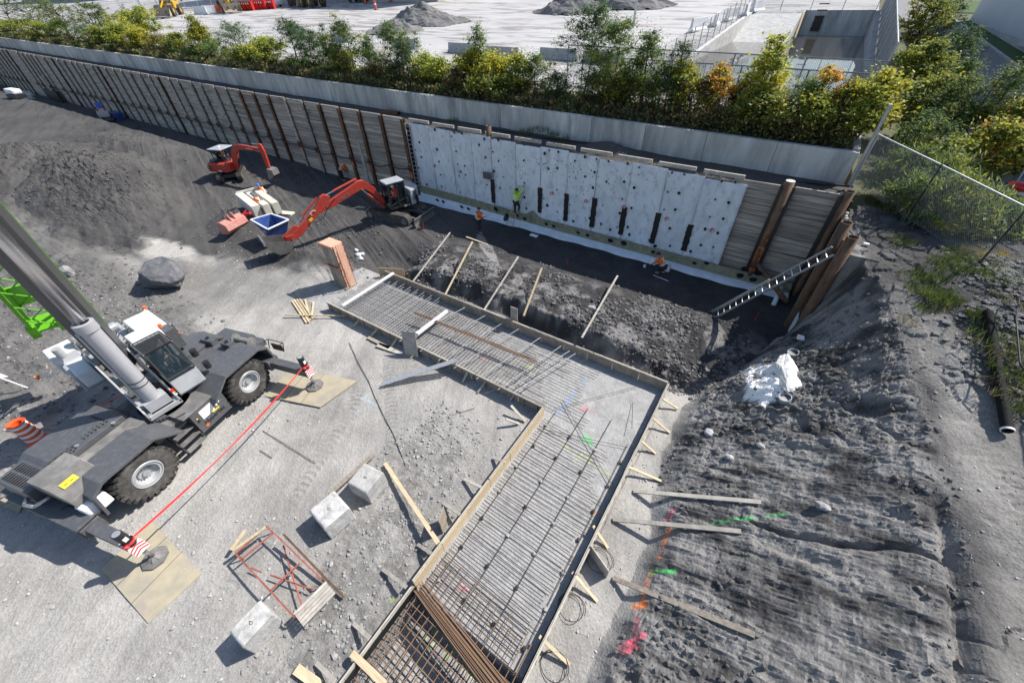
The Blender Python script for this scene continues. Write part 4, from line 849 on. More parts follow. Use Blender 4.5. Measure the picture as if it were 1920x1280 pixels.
# buildings and vehicles beyond the yard
def farbox(px, py, w, d_, h, m_, name, label, cat, ang=0, win=0, t_k=1.0):
    p = yard(px, py); t = thing(name, label, cat, p, ang); MB().bx(-w/2, w/2, 0, d_, -1, h).build('wall', m_, t)
    for k in range(win): MB().bx(-w/2+w*(k+.3)/win, -w/2+w*(k+.7)/win, -.06, 0, h*.35, h*.6).build('window', 'glass', t)
    return t
farbox(560, 3, 90, 20, 14, 'beige', 'warehouse', 'beige hall seen behind the yellow loaders at the top edge', 'building', 0, 6)
farbox(120, 2, 70, 20, 12, 'stonelight', 'warehouse', 'grey hall at the top left corner behind the trees', 'building', .1, 5)
fence('far chain-link fence along the back of the pale yard', [yard(125, 40), yard(300, 20), yard(480, 12), yard(640, 6)], 2.6, .06, 4.2, True, .2)
pmm = MB().tube((0, 0, 0), (0, 0, 12), .16, 8, .10).build('light_mast', 'crane_grey'); pmm.location = [float(c_) for c_ in yard(290, 62)]; tag(pmm, 'slanting looking grey lamp mast rising from the hedge at top left', 'mast')
pp = yard(1187, 52); t = thing('lamp_post', 'grey steel pole standing right of the biggest gravel heap', 'pole', pp); MB().tube((0, 0, 0), (0, 0, 9), .14, 8).build('pole', 'galv', t); MB().bx(-.3, .2, -.2, .2, 3.4, 4.2).build('box', 'screen', t)
# ================================================================ VEGETATION
VR = np.random.default_rng(5)
STY = {  # palette (bottom .. top weights), leaf size, airy
 'lime': (['leaf_lime', 'leaf_green', 'leaf_yellow'], [.62, .25, .13], .10, .0),
 'yellow': (['leaf_yellow', 'leaf_lime', 'leaf_green'], [.60, .30, .10], .10, .0),
 'green': (['leaf_green', 'leaf_lime', 'leaf_dark'], [.60, .18, .22], .075, .1),
 'dark': (['leaf_dark', 'leaf_green', 'leaf_grey'], [.60, .32, .08], .07, .15),
 'grey': (['leaf_grey', 'leaf_green', 'leaf_dark'], [.60, .25, .15], .065, .2),
 'brown': (['leaf_brown', 'leaf_dark', 'leaf_lime', 'leaf_orange'], [.66, .20, .10, .04], .06, .0),
 'orange': (['leaf_orange', 'leaf_yellow', 'leaf_lime', 'leaf_green'], [.25, .30, .32, .13], .085, .0),
 'wispy': (['leaf_lime', 'leaf_grey', 'strawgrass', 'leaf_green'], [.34, .30, .08, .28], .09, .3)}
def plant(name, label, cat, base, h, w, sty, group=None, n=None, trunk=.04, tall=False):
    mats_, wt_, ls, airy = STY[sty]; base = V3(base); t = thing(name, label, cat, base, group=group)
    seed = VR.integers(0, 9999); R = np.random.default_rng(seed)
    nbr = int(np.clip(14+w*9+h*5, 22, 80)); h *= 1.04; w *= 1.10; tips = []; sm_ = MB()
    nst = 1 if tall else int(R.integers(2, 5))
    for k in range(nst):
        a = R.uniform(0, 6.28); r0 = 0 if tall else R.uniform(0, w*.18); top = V3((math.cos(a)*w*.12, math.sin(a)*w*.12, h*R.uniform(.75, .95)))
        p0 = V3((math.cos(a)*r0, math.sin(a)*r0, -.1)); mid = (p0+top)/2+V3((R.normal(0, .06*w), R.normal(0, .06*w), 0))
        sm_.tube(p0, mid, trunk*(1+.3*h/3), 6, trunk*.7); sm_.tube(mid, top, trunk*.7, 5, trunk*.2)
        for j in range(nbr//nst):
            f = R.uniform(.22 if not tall else .30, 1.0)
            q = p0+(mid-p0)*min(1, f*2) if f < .5 else mid+(top-mid)*(f-.5)*2
            # crown radius envelope along the height
            env = math.sin(math.pi*np.clip(.18+.80*f, 0, 1))**.7*(1 if f < .8 else .8)
            aa = R.uniform(0, 6.28); rr = w*.5*env*math.sqrt(R.uniform(.15, 1.0))
            tip = V3((q[0]+math.cos(aa)*rr, q[1]+math.sin(aa)*rr, min(h, q[2]+rr*R.uniform(.1, .6))))
            sm_.tube(q, tip, trunk*.3, 4, trunk*.1); tips.append((tip, R.uniform(.20, .42)*max(.45, min(1.0, w/2.2))*(1-.3*airy)))
            if rr > .5: tips.append((q+(tip-q)*.55, R.uniform(.18, .34)*max(.45, min(1.0, w/2.2))))
    sm_.build('trunk' if tall else 'stems', 'stem', t)
    N = n or int(np.clip(950*w*h*.95+1200, 1800, 13000)); T = np.array([p for p, _ in tips]); RR = np.array([r for _, r in tips]); wgt = RR**2/np.sum(RR**2)
    ci = R.choice(len(T), N, p=wgt); dirs = R.normal(0, 1, (N, 3)); dirs /= np.linalg.norm(dirs, axis=1)[:, None]
    P = T[ci]+dirs*(RR[ci]*np.abs(R.normal(.15, .85, N)))[:, None]*np.array([1.25, 1.25, .85]); P[:, 2] = np.clip(P[:, 2], .02, None)
    u = R.normal(0, 1, (N, 3)); u[:, 2] *= .5; u /= np.linalg.norm(u, axis=1)[:, None]; nn = R.normal(0, .6, (N, 3))+np.array([.1, .1, 1]); v = np.cross(nn, u); v /= np.linalg.norm(v, axis=1)[:, None]
    s = .80*ls*R.uniform(.6, 1.4, N)[:, None]; asp = .26 if airy > .05 else .42
    if sty == 'wispy': s = s*1.4; asp = .16; u[:, 2] = np.abs(u[:, 2])+.5
    Q = np.stack([P-u*s, P+v*s*asp*1.4, P+u*s, P-v*s*asp*1.4], 1).reshape(-1, 3); F_ = np.arange(4*N).reshape(-1, 4)
    cm = R.choice(len(mats_), len(T), p=wt_); lm_ = cm[ci]; sw_ = R.uniform(0, 1, N) < .35; lm_[sw_] = R.choice(len(mats_), sw_.sum(), p=wt_)
    if sty == 'orange': hi = (P[:, 2] > h*.72) & (R.uniform(0, 1, N) < .45); lm_[hi] = R.choice([0, 0, 1], hi.sum())
    if sty in ('lime', 'yellow', 'green') :
        lo_ = (P[:, 2] < h*.38) & (R.uniform(0, 1, N) < .5); mats2 = mats_+['leaf_brown']; lm_[lo_] = len(mats_)
    else: mats2 = mats_
    link('crown', npmesh('crown', Q, F_, mats2, lm_), t); return t
def hedge(px, top, wpx, sty, label, Y=26.4, cat='shrub', name='shrub', group=None, tall=False, n=None, baseY=None):
    wr = 68+.137*px; x0 = gY(px, (top+wr)/2, Y)[0]; base = V3((x0, Y, yz(x0, Y))); h = rowh(base, top)
    dep = float((base+V3((0, 0, h/2))-CC)@CF); return plant(name, label, cat, base, h, wpx*dep/740, sty, group, tall=tall, n=n)
HG = 'shrubs of the overgrown hedge on the concrete wall'
H_ = [(12, 42, 70, 'lime', 'yellow green shrub at the far left end of the hedge'), (52, 36, 60, 'green', 'green shrub second from the left end of the hedge'), (92, 44, 60, 'lime', 'pale lime shrub in front of the grove at top left'),
 (128, 36, 60, 'green', 'green rounded shrub below the far chain-link fence'), (165, 44, 55, 'grey', 'grey green shrub left of the slanting lamp mast'), (200, 52, 55, 'lime', 'lime shrub just left of the slanting lamp mast'), (236, 44, 55, 'lime', 'tallish lime shrub at the foot of the slanting lamp mast'),
 (268, 56, 50, 'yellow', 'yellowish low shrub right of the slanting lamp mast'), (300, 66, 50, 'brown', 'brown leaved low shrub between lamp mast and bright yellow shrub'), (333, 62, 45, 'lime', 'lime shrub left of the bright yellow shrub'),
 (372, 34, 42, 'yellow', 'bright yellow narrow shrub, brightest of the left hedge'), (372, 90, 60, 'green', 'green low growth under the bright yellow narrow shrub'), (408, 76, 50, 'green', 'mid green shrub right of the bright yellow one'),
 (444, 32, 85, 'grey', 'wide grey green locust bush in the left half of the hedge'), (470, 88, 60, 'lime', 'lime shrub in front of the wide grey green bush'), (508, 74, 60, 'lime', 'pale lime shrub left of the dark twin bushes'),
 (548, 22, 72, 'dark', 'tall dark green bush, left of the dark twins'), (590, 50, 60, 'dark', 'dark green bush, right of the dark twins'), (620, 40, 34, 'dark', 'narrow spiky dark shrub between dark twins and green bush'),
 (566, 112, 50, 'green', 'green low shrub at the foot of the dark twins'), (650, 28, 66, 'green', 'tall mid green bush above the rusty pipe offcut'), (648, 100, 60, 'lime', 'olive low shrub under the tall mid green bush'), (693, 62, 50, 'green', 'green shrub left of the second tall green bush'),
 (738, 36, 78, 'green', 'tall feathery green bush in front of the long gravel heap'), (765, 76, 52, 'dark', 'dark green shrub hanging over the wall edge'), (722, 120, 60, 'brown', 'brownish undergrowth under the feathery green bush'),
 (794, 98, 52, 'lime', 'thin lime sapling left of the bare gap'), (828, 106, 40, 'lime', 'sparse yellow green sapling standing in the gap'), (858, 128, 50, 'brown', 'dry brown scrub left of the yellow bushes'),
 (888, 86, 58, 'yellow', 'golden yellow bush, left of the yellow pair'), (930, 92, 62, 'yellow', 'golden yellow bush, right of the yellow pair'), (895, 34, 44, 'green', 'thin leaning green sapling above the yellow bushes'), (920, 142, 80, 'lime', 'lime low growth under the yellow pair'),
 (972, 100, 50, 'lime', 'lime shrub right of the yellow pair'), (1010, 98, 56, 'green', 'green sumac like shrub left of the big tree'), (1045, 130, 60, 'dark', 'dark shrub at the left foot of the big tree'),
 (1160, 18, 110, 'green', 'wide feathery locust right of the big tree'), (1215, 46, 80, 'green', 'green locust bush between big tree and basin'), (1262, 56, 60, 'grey', 'grey green bush overlapping the left wall of the basin'),
 (1110, 132, 80, 'green', 'green undergrowth at the foot of the big tree'), (1165, 128, 70, 'lime', 'lime shrub below the feathery locust'), (1225, 140, 70, 'green', 'dark lime shrub below the locust bush'), (1278, 112, 50, 'yellow', 'yellow shrub left of the vine covered stretch'),
 (1300, 142, 70, 'brown', 'brown vine mound, first from the left'), (1342, 124, 56, 'orange', 'orange and yellow topped shrub among brown vines'), (1372, 152, 66, 'brown', 'brown vine mound right of the orange yellow top'),
 (1432, 68, 66, 'yellow', 'slender pale yellow tree rising in front of the basin water'), (1408, 158, 60, 'lime', 'lime shrub at the foot of the slender yellow tree'), (1450, 170, 60, 'lime', 'yellow lime shrub right of the slender tree foot'),
 (1492, 138, 66, 'green', 'blue green shrub in front of the basin water'), (1535, 122, 52, 'orange', 'shrub with glowing orange top in front of the basin'), (1520, 176, 60, 'lime', 'lime shrub below the glowing orange top'),
 (1560, 150, 60, 'brown', 'dark brown vine clump between orange shrub and corner bush'), (1470, 206, 80, 'brown', 'low brown vines spilling on the wall top'), (1400, 208, 80, 'brown', 'low brown vines near the middle of the white membrane'), (1340, 196, 80, 'brown', 'low brown vines above the black tar strips'), (1545, 218, 80, 'brown', 'low dark vines near the end of the concrete wall'),
 (1628, 112, 84, 'yellow', 'big yellow lime bush at the corner of the basin'), (1602, 176, 66, 'lime', 'lime bush just above the end of the concrete wall')]
for i, (px, top, w_, sty, lb_) in enumerate(H_):
    hedge(px, top, w_, sty, lb_, Y=26.1 if top > 85+.05*px else 27.2, group=HG)
hedge(1098, -12, 130, 'dark', 'big dark green tree, tallest of the hedge, rising to the top edge', Y=27.6, cat='tree', name='tree', tall=True, n=16000)
# low dry undergrowth along the wall top
m_ = []; N = 30000; a = VR.uniform(-150, 2.3, N); a = np.where(VR.uniform(0, 1, N) < .5, VR.uniform(-45, 2.3, N), a); b_ = VR.uniform(25.15, 28.6, N); z = yz(a, b_)+VR.uniform(0, .75, N)**1.5*1.0
u = VR.normal(0, 1, (N, 3)); u /= np.linalg.norm(u, axis=1)[:, None]; v = np.cross(u, VR.normal(0, 1, (N, 3))); v /= np.linalg.norm(v, axis=1)[:, None]; P = np.stack([a, b_, z], -1); s = .10*(1+.02*np.abs(a))[:, None]
o = link('undergrowth', npmesh('undergrowth', np.stack([P-u*s, P+v*s*.5, P+u*s, P-v*s*.5], 1).reshape(-1, 3), np.arange(4*N).reshape(-1, 4), ['leaf_brown', 'leaf_green', 'strawgrass', 'leaf_dark'], VR.choice(4, N, p=[.5, .2, .1, .2]))); o['kind'] = 'stuff'
STY['gold'] = (['leaf_lime', 'leaf_yellow', 'leaf_orange', 'leaf_green'], [.46, .20, .14, .20], .09, .0)
TG = 'trees of the grove at the top left'
for px, by, top, w_, sty, lb_ in ((40, 30, -8, 120, 'dark', 'dark tree in the grove at the very top left corner'), (110, 34, -12, 110, 'green', 'green tree in the grove, second from the left'), (180, 22, -8, 90, 'green', 'dark tree behind the far chain-link fence'), (250, 16, 2, 80, 'lime', 'lime tree at the right end of the top left grove')):
    x0 = gY(px, 30, 31.5)[0]; p = V3((x0, 31.5, float(yz(x0, 31.5)))); h = rowh(p, top+12, 14); dep = float((p-CC)@CF); plant('tree', lb_, 'tree', p, h, w_*dep/740*.95, sty, TG, n=22000, trunk=.10)
RG = 'trees and bushes between basin and road'
for px, by, top, w_, sty, lb_ in ((1700, 112, -30, 80, 'lime', 'lime tree at the top right next to the screened basin fence'), (1735, 100, -8, 80, 'green', 'green tree touching the top edge left of the road'), (1690, 200, 60, 90, 'lime', 'lime tree along the screened fence, middle one'), (1742, 180, 40, 100, 'dark', 'dark shaded tree leaning towards the road'),
    (1765, 225, 100, 80, 'green', 'green tree beside the pale road below the dark one'), (1690, 262, 130, 90, 'lime', 'lime tree right of the big corner bush'), (1735, 292, 140, 110, 'green', 'mid green tree in the middle of the right hand thicket'), (1795, 290, 110, 110, 'green', 'green tree with pointed shoots against the road'),
    (1850, 312, 170, 90, 'gold', 'orange and lime tree nearest the road'), (1800, 345, 205, 110, 'gold', 'rust and gold tree above the chain-link rail'), (1872, 340, 220, 70, 'lime', 'lime tree overhanging the road edge'), (1690, 320, 200, 80, 'green', 'green bush behind the corner fence post'), (1900, 330, 268, 40, 'green', 'small green sumac at the right edge of the picture'),
    (1740, 345, 250, 100, 'lime', 'lime and green bush just behind the chain-link rail')):
    p = road(px, by); h = rowh(p, top, 30); dep = float((p+V3((0, 0, h/2))-CC)@CF); plant('tree' if h > 3 else 'bush', lb_, 'tree' if h > 3 else 'bush', p, h, (.76 if px > 1730 else 1.0)*w_*dep/740, sty, RG, trunk=.06)
for px, by, top, w_, sty, lb_ in ((1672, 372, 280, 90, 'wispy', 'wispy olive broom like bush beside the end of the concrete wall'), (1715, 385, 300, 100, 'wispy', 'second wispy bush inside the fence corner'), (1742, 430, 335, 110, 'wispy', 'largest wispy bush in front of the wire mesh'), (1690, 410, 340, 70, 'green', 'small green bush at the edge of the dug slope'),
    (1805, 432, 355, 90, 'wispy', 'yellowish wispy bush near the kerb'), (1852, 450, 395, 60, 'lime', 'lime low bush close to the road kerb'), (1775, 450, 395, 60, 'yellow', 'goldenrod tinted low bush below the wispy ones')):
    p = g(px, by, 4.9); h = rowh(p, top, 6); dep = float((p+V3((0, 0, h/2))-CC)@CF); plant('bush', lb_, 'bush', p, h, w_*dep/740, sty, 'bushes inside the corner fence', trunk=.02, n=11000)
def tufts(name, spots, m_='grass', kind='stuff'):
    vs = []; fs = []
    for (p, r, n_, hh) in spots:
        for k in range(n_):
            a = VR.uniform(0, 6.28); rr = r*math.sqrt(VR.uniform(0, 1)); q = V3(p)+V3((math.cos(a)*rr, math.sin(a)*rr, 0)); d = VR.normal(0, .35, 2); h = hh*VR.uniform(.5, 1.1); o_ = len(vs); c_ = V3((math.cos(a*3), math.sin(a*3), 0))*.012
            vs += [q-c_, q+c_, q+V3((d[0]*h, d[1]*h, h))]; fs.append((o_, o_+1, o_+2))
    o = link(name, npmesh(name, np.array(vs), np.array(fs), [m_])); o['kind'] = kind; return o
def gp(px, py, z):
    p = g(px, py, z)
    if p[1] < 21.5 and p[0] < 10:
        for _ in range(14): z = .5*z+.5*gz(p[0], p[1]); p = g(px, py, z)
        return V3((p[0], p[1], gz(p[0], p[1])))
    return p
tufts('weeds', [(gp(x, y, 4.8), r, n_, h) for x, y, r, n_, h in ((1745, 520, .5, 260, .35), (1765, 560, .5, 300, .4), (1720, 545, .4, 160, .3), (1780, 500, .6, 300, .35), (1735, 580, .3, 120, .25), (1690, 455, .5, 200, .3), (1800, 480, .6, 260, .3), (1775, 560, .35, 160, .25), (1840, 600, .35, 160, .3), (1830, 590, .3, 120, .3), (1725, 520, .6, 260, .2), (1870, 640, .7, 260, .3), (1900, 700, .6, 300, .3), (1905, 760, .5, 200, .3), (1660, 400, .8, 400, .35), (1650, 380, .6, 300, .4), (1830, 500, .8, 300, .25), (1870, 520, .6, 260, .2))])
tufts('dry_weeds', [(gp(x, y, 4.8), r, n_, h) for x, y, r, n_, h in ((1760, 575, .3, 90, .25), (1885, 660, .8, 200, .35), (1900, 730, .8, 240, .35), (1700, 600, .3, 60, .2), (1850, 480, .8, 240, .3), (1900, 560, .6, 160, .2))], 'strawgrass')
tufts('wall_weeds', [(V3(gY(x, y, 24.2)), r, n_, .35) for x, y, r, n_ in ((985, 250, .5, 120), (1035, 255, .45, 120), (1060, 262, .3, 60), (850, 228, .4, 60), (1010, 246, .7, 120))])
for k, (x, y) in enumerate(((1838, 480), (1878, 452), (1876, 482))):
    tufts('goldenrod', [(gp(x, y, 4.9), .16, 90, .22)], 'yellowpaint')
# ================================================================ FOOTING FORMWORK, REBAR, TIMBER
ff = thing('footing_formwork', 'L shaped plywood formwork of the strip footing around the rebar mat', 'formwork')
FH = .50
def form_run(a, b_, inner, m='ply', L0=1.22, z0=0, z1=FH):
    a, b_ = V3(a), V3(b_); L_ = np.linalg.norm(b_-a); d = (b_-a)/L_; n_ = max(1, round(L_/L0)); k = 0
    for k in range(n_):
        p = a+d*(L_*k/n_+.006); q = a+d*(L_*(k+1)/n_-.006); zt = z1+random.uniform(-.008, .008)
        off = V3((-d[1], d[0], 0))*random.uniform(-.008, .008)
        mb = MB().beam(p+off+V3((0, 0, (z0+zt)/2)), q+off+V3((0, 0, (z0+zt)/2)), .02, zt-z0); o = mb.build('form_board', m, ff)
    cap = MB(); w_ = V3((-d[1], d[0], 0))*inner
    for k in range(max(1, round(L_/3.6))):
        n3_ = max(1, round(L_/3.6)); p = a+d*(L_*k/n3_+.02); q = a+d*(L_*(k+1)/n3_-.02)
        MB().beam(p+w_*.045+V3((0, 0, z1-.02)), q+w_*.045+V3((0, 0, z1-.02+random.uniform(-.01, .01))), .045, .075).build('rail', 'palewood', ff)
    n_ = int(L_/.61)
    for k in range(n_):
        p = a+d*(k+.5)*L_/n_+w_*.04; cap.beam(p+V3((0, 0, z0)), p+V3((0, 0, z1-.06)), .03, .05, up=d)
    cap.build('studs', 'ply', ff, kind='stuff')
X0, X1, Y0, Y1 = -17.45, -.92, 8.62, 12.35; LX0, LX1 = -4.55, -.92
form_run((X0, Y1, 0), (X1, Y1, 0), 1); form_run((X0-.4, Y0, 0), (LX0, Y0, 0), -1); form_run((LX0, Y0-.02, 0), (LX0, 1.4, 0), -1, 'freshwood'); form_run((LX0, 1.38, -.2), (LX0, -3.4, -.2), -1, 'palewood', z0=-.6)
form_run((LX1, Y1, 0), (LX1, 4, 0), 1, 'palewood'); form_run((LX1-.0, 3.98, 0), (LX1, -3.4, 0), 1, 'palewood', z0=-.6)
# near-black sheets just inside the side boards of the near leg
MB().bx(LX1-.05, LX1-.035, -3.4, 11.7, -.7, .40).build('inner_sheet', 'tar', ff)
MB().bx(LX0+.04, LX0+.05, -3.4, 1.4, -.8, .3).build('inner_sheet', 'tar', ff)
# bulkhead boards at the column end
def board(name, label, a, b_, w, h, m, cat='plank', up=(0, 0, 1), group=None):
    o = MB().beam((0, 0, 0), V3(b_)-V3(a), w, h, up).build(name, m); o.location = [float(c_) for c_ in a]; return tag(o, label, cat, group)
p_, q_ = g(628, 568, .52), g(735, 515, .52)
board('white_beam', 'white painted timber laid across the form near the column', g(642, 573, .56), g(738, 512, .56), .12, .10, 'white', 'timber')
board('white_beam', 'short white timber laid across the middle of the rebar mat', g(782, 626, .5), g(838, 583, .5), .14, .12, 'white', 'timber')
board('plywood_piece', 'plywood offcut standing on edge at the left corner of the form', (-17.9, 12.3, .3), (-16.5, 13.0, .3), .02, .6, 'freshwood', 'plywood')
board('plywood_piece', 'plywood board leaning upright against the front form beside the white timber', g(772, 668, 0), V3(g(772, 668, 0))+V3((-.25, .35, 1.15)), .75, .02, 'palewood', 'plywood', up=(.2, -1, .3))
board('plywood_piece', 'plywood board standing behind the back form at the fourth long brace', V3((-8.55, 12.6, .35)), V3((-8.55, 12.62, 1.15)), .4, .03, 'palewood', 'plywood', up=(0, 1, 0))
board('plywood_piece', 'plywood piece standing against the left side of the near form leg', V3(g(834, 985, 0)), V3(g(834, 985, 0))+V3((0, 0, .8)), .5, .03, 'ply', 'plywood', up=(1, .5, 0))
board('plywood_piece', 'plywood sheet standing outward on the right side of the form leg', V3((LX1+.05, 4.9, .3)), V3((LX1+.75, 4.55, .3)), .03, .55, 'palewood', 'plywood')
# long braces from the back form up the bank
BG = 'long timber braces on the bank behind the form'
for i, (x0, y0, x1, y1, sd) in enumerate(((844, 436, 775, 527, 'leftmost'), (886, 453, 835, 552, 'second from the left'), (972, 481, 907, 582, 'third, middle'), (1016, 502, 982, 592, 'fourth, reddish'), (1158, 517, 1091, 633, 'rightmost'))):
    A_ = g(x0, y0, 1.25); B_ = g(x1, y1, .42 if i < 4 else .9)
    dz_ = 0
    for q_ in range(12):
        for s_ in np.linspace(.02, 1, 14):
            p = A_+(B_-A_)*s_
            if i < 4 and s_ > .93: continue
            dz_ = max(0, gz(p[0], p[1])+.04-p[2])
            if dz_: break
        if not dz_: break
        A_ = g(x0, y0, A_[2]+.12)
        if q_ > 3: B_ = g(x1, y1, B_[2]+.06)
    board('brace_board', 'long timber brace running up the bank behind the form, %s one' % sd, A_, B_, .09, .04, 'freshwood' if i in (1, 3) else 'palewood', 'brace', group=BG)
c0 = onground(885, 452); board('brace_board', 'short crosswise plank at the top of the second long brace', g(874, 444, 1.1), g(915, 459, 1.1), .09, .04, 'freshwood')
# short kickers on the front and the right side
KG = 'short braces propping the form from outside'
kk = [(552, 657, 490, 728), (680, 735, 620, 800), (836, 788, 775, 880), (988, 880, 918, 968), (1145, 965, 1105, 1040), (1350, 1062, 1310, 1145), (1498, 1120, 1420, 1225), (1700, 1230, 1665, 1280)]
for i, (a, b_, c_, d_) in enumerate(kk):
    P_ = g(540+a/4, 430+b_/4, .42); Q_ = g(540+c_/4, 430+d_/4, .03); board('kicker', 'short brace along the front of the upper form, number %s counted from the column' % ['one', 'two', 'three', 'four', 'five', 'six', 'seven', 'eight'][i], P_, Q_, .09, .04, 'palewood' if i > 4 else 'freshwood', 'brace', group=KG)
for i, (a, b_, c_, d_) in enumerate(((1243, 748, 1271, 766), (1224, 784, 1256, 811), (1202, 826, 1229, 850), (1174, 873, 1243, 903), (1112, 985, 1140, 1027), (1073, 1072, 1120, 1127), (1011, 1192, 1068, 1246))):
    board('kicker', 'short yellowish brace on the right of the form leg, %s from the far corner' % ['first', 'second', 'third', 'fourth', 'fifth', 'sixth', 'seventh'][i], g(a, b_, .36), g(c_, d_, .05), .085, .04, 'freshwood', 'brace', group=KG)
for i, (a, b_, c_, d_, fr) in enumerate(((985, 790, 958, 760, 0), (973, 794, 948, 785, 0), (925, 858, 948, 866, 1), (870, 898, 906, 915, 1), (831, 943, 862, 964, 1), (783, 1020, 810, 1038, 0), (718, 1067, 762, 1100, 0), (663, 1168, 693, 1195, 0), (593, 1242, 628, 1276, 0))):
    board('kicker', 'short brace on the left of the form leg, %s from the inner corner' % ['first', 'second', 'third', 'fourth', 'fifth', 'sixth', 'seventh', 'eighth', 'ninth'][i], g(a, b_, .06), g(c_, d_, .4), .10, .04, 'palewood', 'brace', group=KG)
board('plank', 'long straight plank leaning on the left side of the form leg by the plywood piece', g(722, 868, .12), g(822, 1018, .5), .13, .045, 'freshwood')
board('plank', 'plank bridging the rusty rebar cage at the bottom edge', g(660, 1224, .3), g(722, 1283, .42), .16, .05, 'freshwood')
board('plank', 'pale plank leaning near the bottom edge left of the form', g(555, 1253, .1), g(600, 1285, .1), .22, .04, 'freshwood')
for i, (a, b_, c_, d_, z0, z1, lb_) in enumerate(((1188, 920, 1427, 941, .25, 1.75, 'upper long grey plank lying up the dug slope'), (1150, 973, 1390, 996, .12, 1.45, 'middle long grey plank lying up the dug slope below the plywood sheet'), (1150, 1083, 1415, 1190, .10, 1.9, 'lowest long grey plank slanting across the churned soil'))):
    A_ = g(a, b_, 0); B_ = onground(c_, d_); A_ = onground(a, b_)
    dz_ = .05
    for s_ in (.25, .5, .75):
        p = A_+(B_-A_)*s_; dz_ = max(dz_, gz(p[0], p[1])-p[2]+.05)
    A_ = g(a, b_, A_[2]+dz_); B_ = g(c_, d_, B_[2]+dz_); board('plank', lb_, A_, B_, .13, .045, 'wood' if i == 2 else 'palewood')
# stack of fresh lumber left of the form
LG = 'fresh lumber near the corner of the form'
for i, (a, b_, c_, d_, z) in enumerate(((548, 564, 575, 605, .06), (552, 562, 580, 603, .10), (557, 561, 583, 600, .06), (562, 560, 587, 597, .10), (572, 561, 582, 597, .06), (588, 566, 584, 597, .06))):
    board('lumber_piece', 'fresh yellow lumber piece, %s of the small fan beside the form corner' % ['first', 'second', 'third', 'fourth', 'fifth', 'sixth'][i], g(a, b_, z), g(c_, d_, z), .09, .045, 'freshwood', 'lumber', group=LG)
board('plank', 'thin fresh lath lying across the lumber fan', g(534, 590, .16), g(648, 592, .16), .06, .04, 'freshwood')
board('plank', 'pale weathered board on the ground between the kickers', g(708, 646, .04), g(755, 662, .04), .28, .03, 'palewood'); board('plank', 'dark board lying against the front form', g(690, 632, .04), g(730, 652, .04), .18, .03, 'wood')
# bundle of steel channels
tb = thing('steel_channels', 'bundle of long grey steel channels leaning on the form', 'steel channels', g(720, 715, .08)); e_ = V3(g(858, 672, .62))-V3(g(720, 715, .08))
for k in range(4):
    o_ = V3((.04*k, -.09*k, .02*k)); MB().beam(o_, e_+o_+V3((random.uniform(-.1, .1),)*2+(0,)), .075, .03).build('channel', 'galv', tb)
for i, (pts, lb_) in enumerate((([(655, 642), (672, 680), (690, 712), (703, 745), (720, 780), (738, 815), (760, 872)], 'long dark cable lying on the gravel left of the steel channels'),)):
    tag(MB().path([g(x, y, .03) for x, y in pts], .013, 5).build('cable', 'rubberhose'), lb_, 'cable')
for i, (a, b_, lb_) in enumerate((((493, 807), (592, 868), 'long thin bar half buried in the gravel in front of the crane'), ((487, 843), (510, 858), 'short dark bar beside the long buried one'), ((800, 793), (890, 765), 'thin bar lying right of the cable'))):
    tag(MB().tube(g(*a, .02), g(*b_, .02), .012, 5).build('steel_bar', 'rebar'), lb_, 'bar')
# ---- rebar
rm = thing('rebar_mat', 'grey rebar mat laid in the upper leg of the footing', 'rebar mat')
UB = {}
def bar(p, q, r, m, parent):
    p, q = V3(p), V3(q); L_ = np.linalg.norm(q-p); key = (m, round(r, 4))
    if key not in UB:
        o = MB().tube((0, 0, 0), (1, 0, 0), 1, 6).build('rebar', m, None); UB[key] = o.data; bpy.data.objects.remove(o)
    o = link('rebar', UB[key], parent); d = Vector([float(c_) for c_ in (q-p)]); o.rotation_mode = 'QUATERNION'; o.rotation_quaternion = Vector((1, 0, 0)).rotation_difference(d); o.location = [float(c_) for c_ in p]; o.scale = (L_, r, r); return o
RB = .0105
for k in range(20):     # long bars, lower and upper
    y = 8.85+k*.175; bar((-18.3+random.uniform(0, .5), y, .06), (-5.2+random.uniform(-.5, .6) if k % 2 else -6.8+random.uniform(-.6, .6), y+random.uniform(-.03, .03), .06), RB, 'rebar', rm)
for k in range(66):     # cross bars
    x = -17.3+k*.175
    if x < -12.6: bar((x, 8.75, .30), (x+random.uniform(-.05, .05), 12.2-.25*(k % 3), .30), RB, 'galv', rm)
    bar((x+.05, 8.9, .085), (x+.05+random.uniform(-.03, .03), 12.0-.9*(x > -9)-.1*random.random(), .085), RB, 'rebar', rm)
for k in range(12): bar((-17.3, 8.9+k*.28, .26), (-12.4+random.uniform(-.4, .4), 8.9+k*.28, .26), RB, 'rebar', rm)
for x in (-12.2, -10.9, -9.8, -8.9, -7.7, -6.6): bar((x, 8.4, .47), (x+.9, 12.15, .38), .018, 'galv', rm)
for x in (-7.3, -7.0): bar((x+1.0, 8.6, .44), (x+2.1, 12.0, .44), .018, 'galv', rm)
for k in range(10): bar((-6.8+random.uniform(-.5, .3), 9.0+k*.33, .1), (-2.9-.12*k+random.uniform(-.3, .5), 8.9+k*.32, .1), RB, 'rebar', rm)
rl = thing('rebar_mat', 'sparser rebar mat with chairs laid in the lower leg of the footing', 'rebar mat')
for k in range(41):
    y = 8.35-k*.163; sk2 = random.uniform(-.05, .05); bar((LX0+.12, y+sk2, .09), (LX1-.3+random.uniform(-.2, .1)-.5*(k < 10), y-.10+random.uniform(-.04, .04), .09), RB, 'rebar', rl)
for x in (LX0+.35, LX0+1.35, LX0+2.35, LX1-.35): bar((x, 10.2-.8*abs(x+2.7), .07), (x+.05, 1.3, .07), RB*1.1, 'rebar', rl)
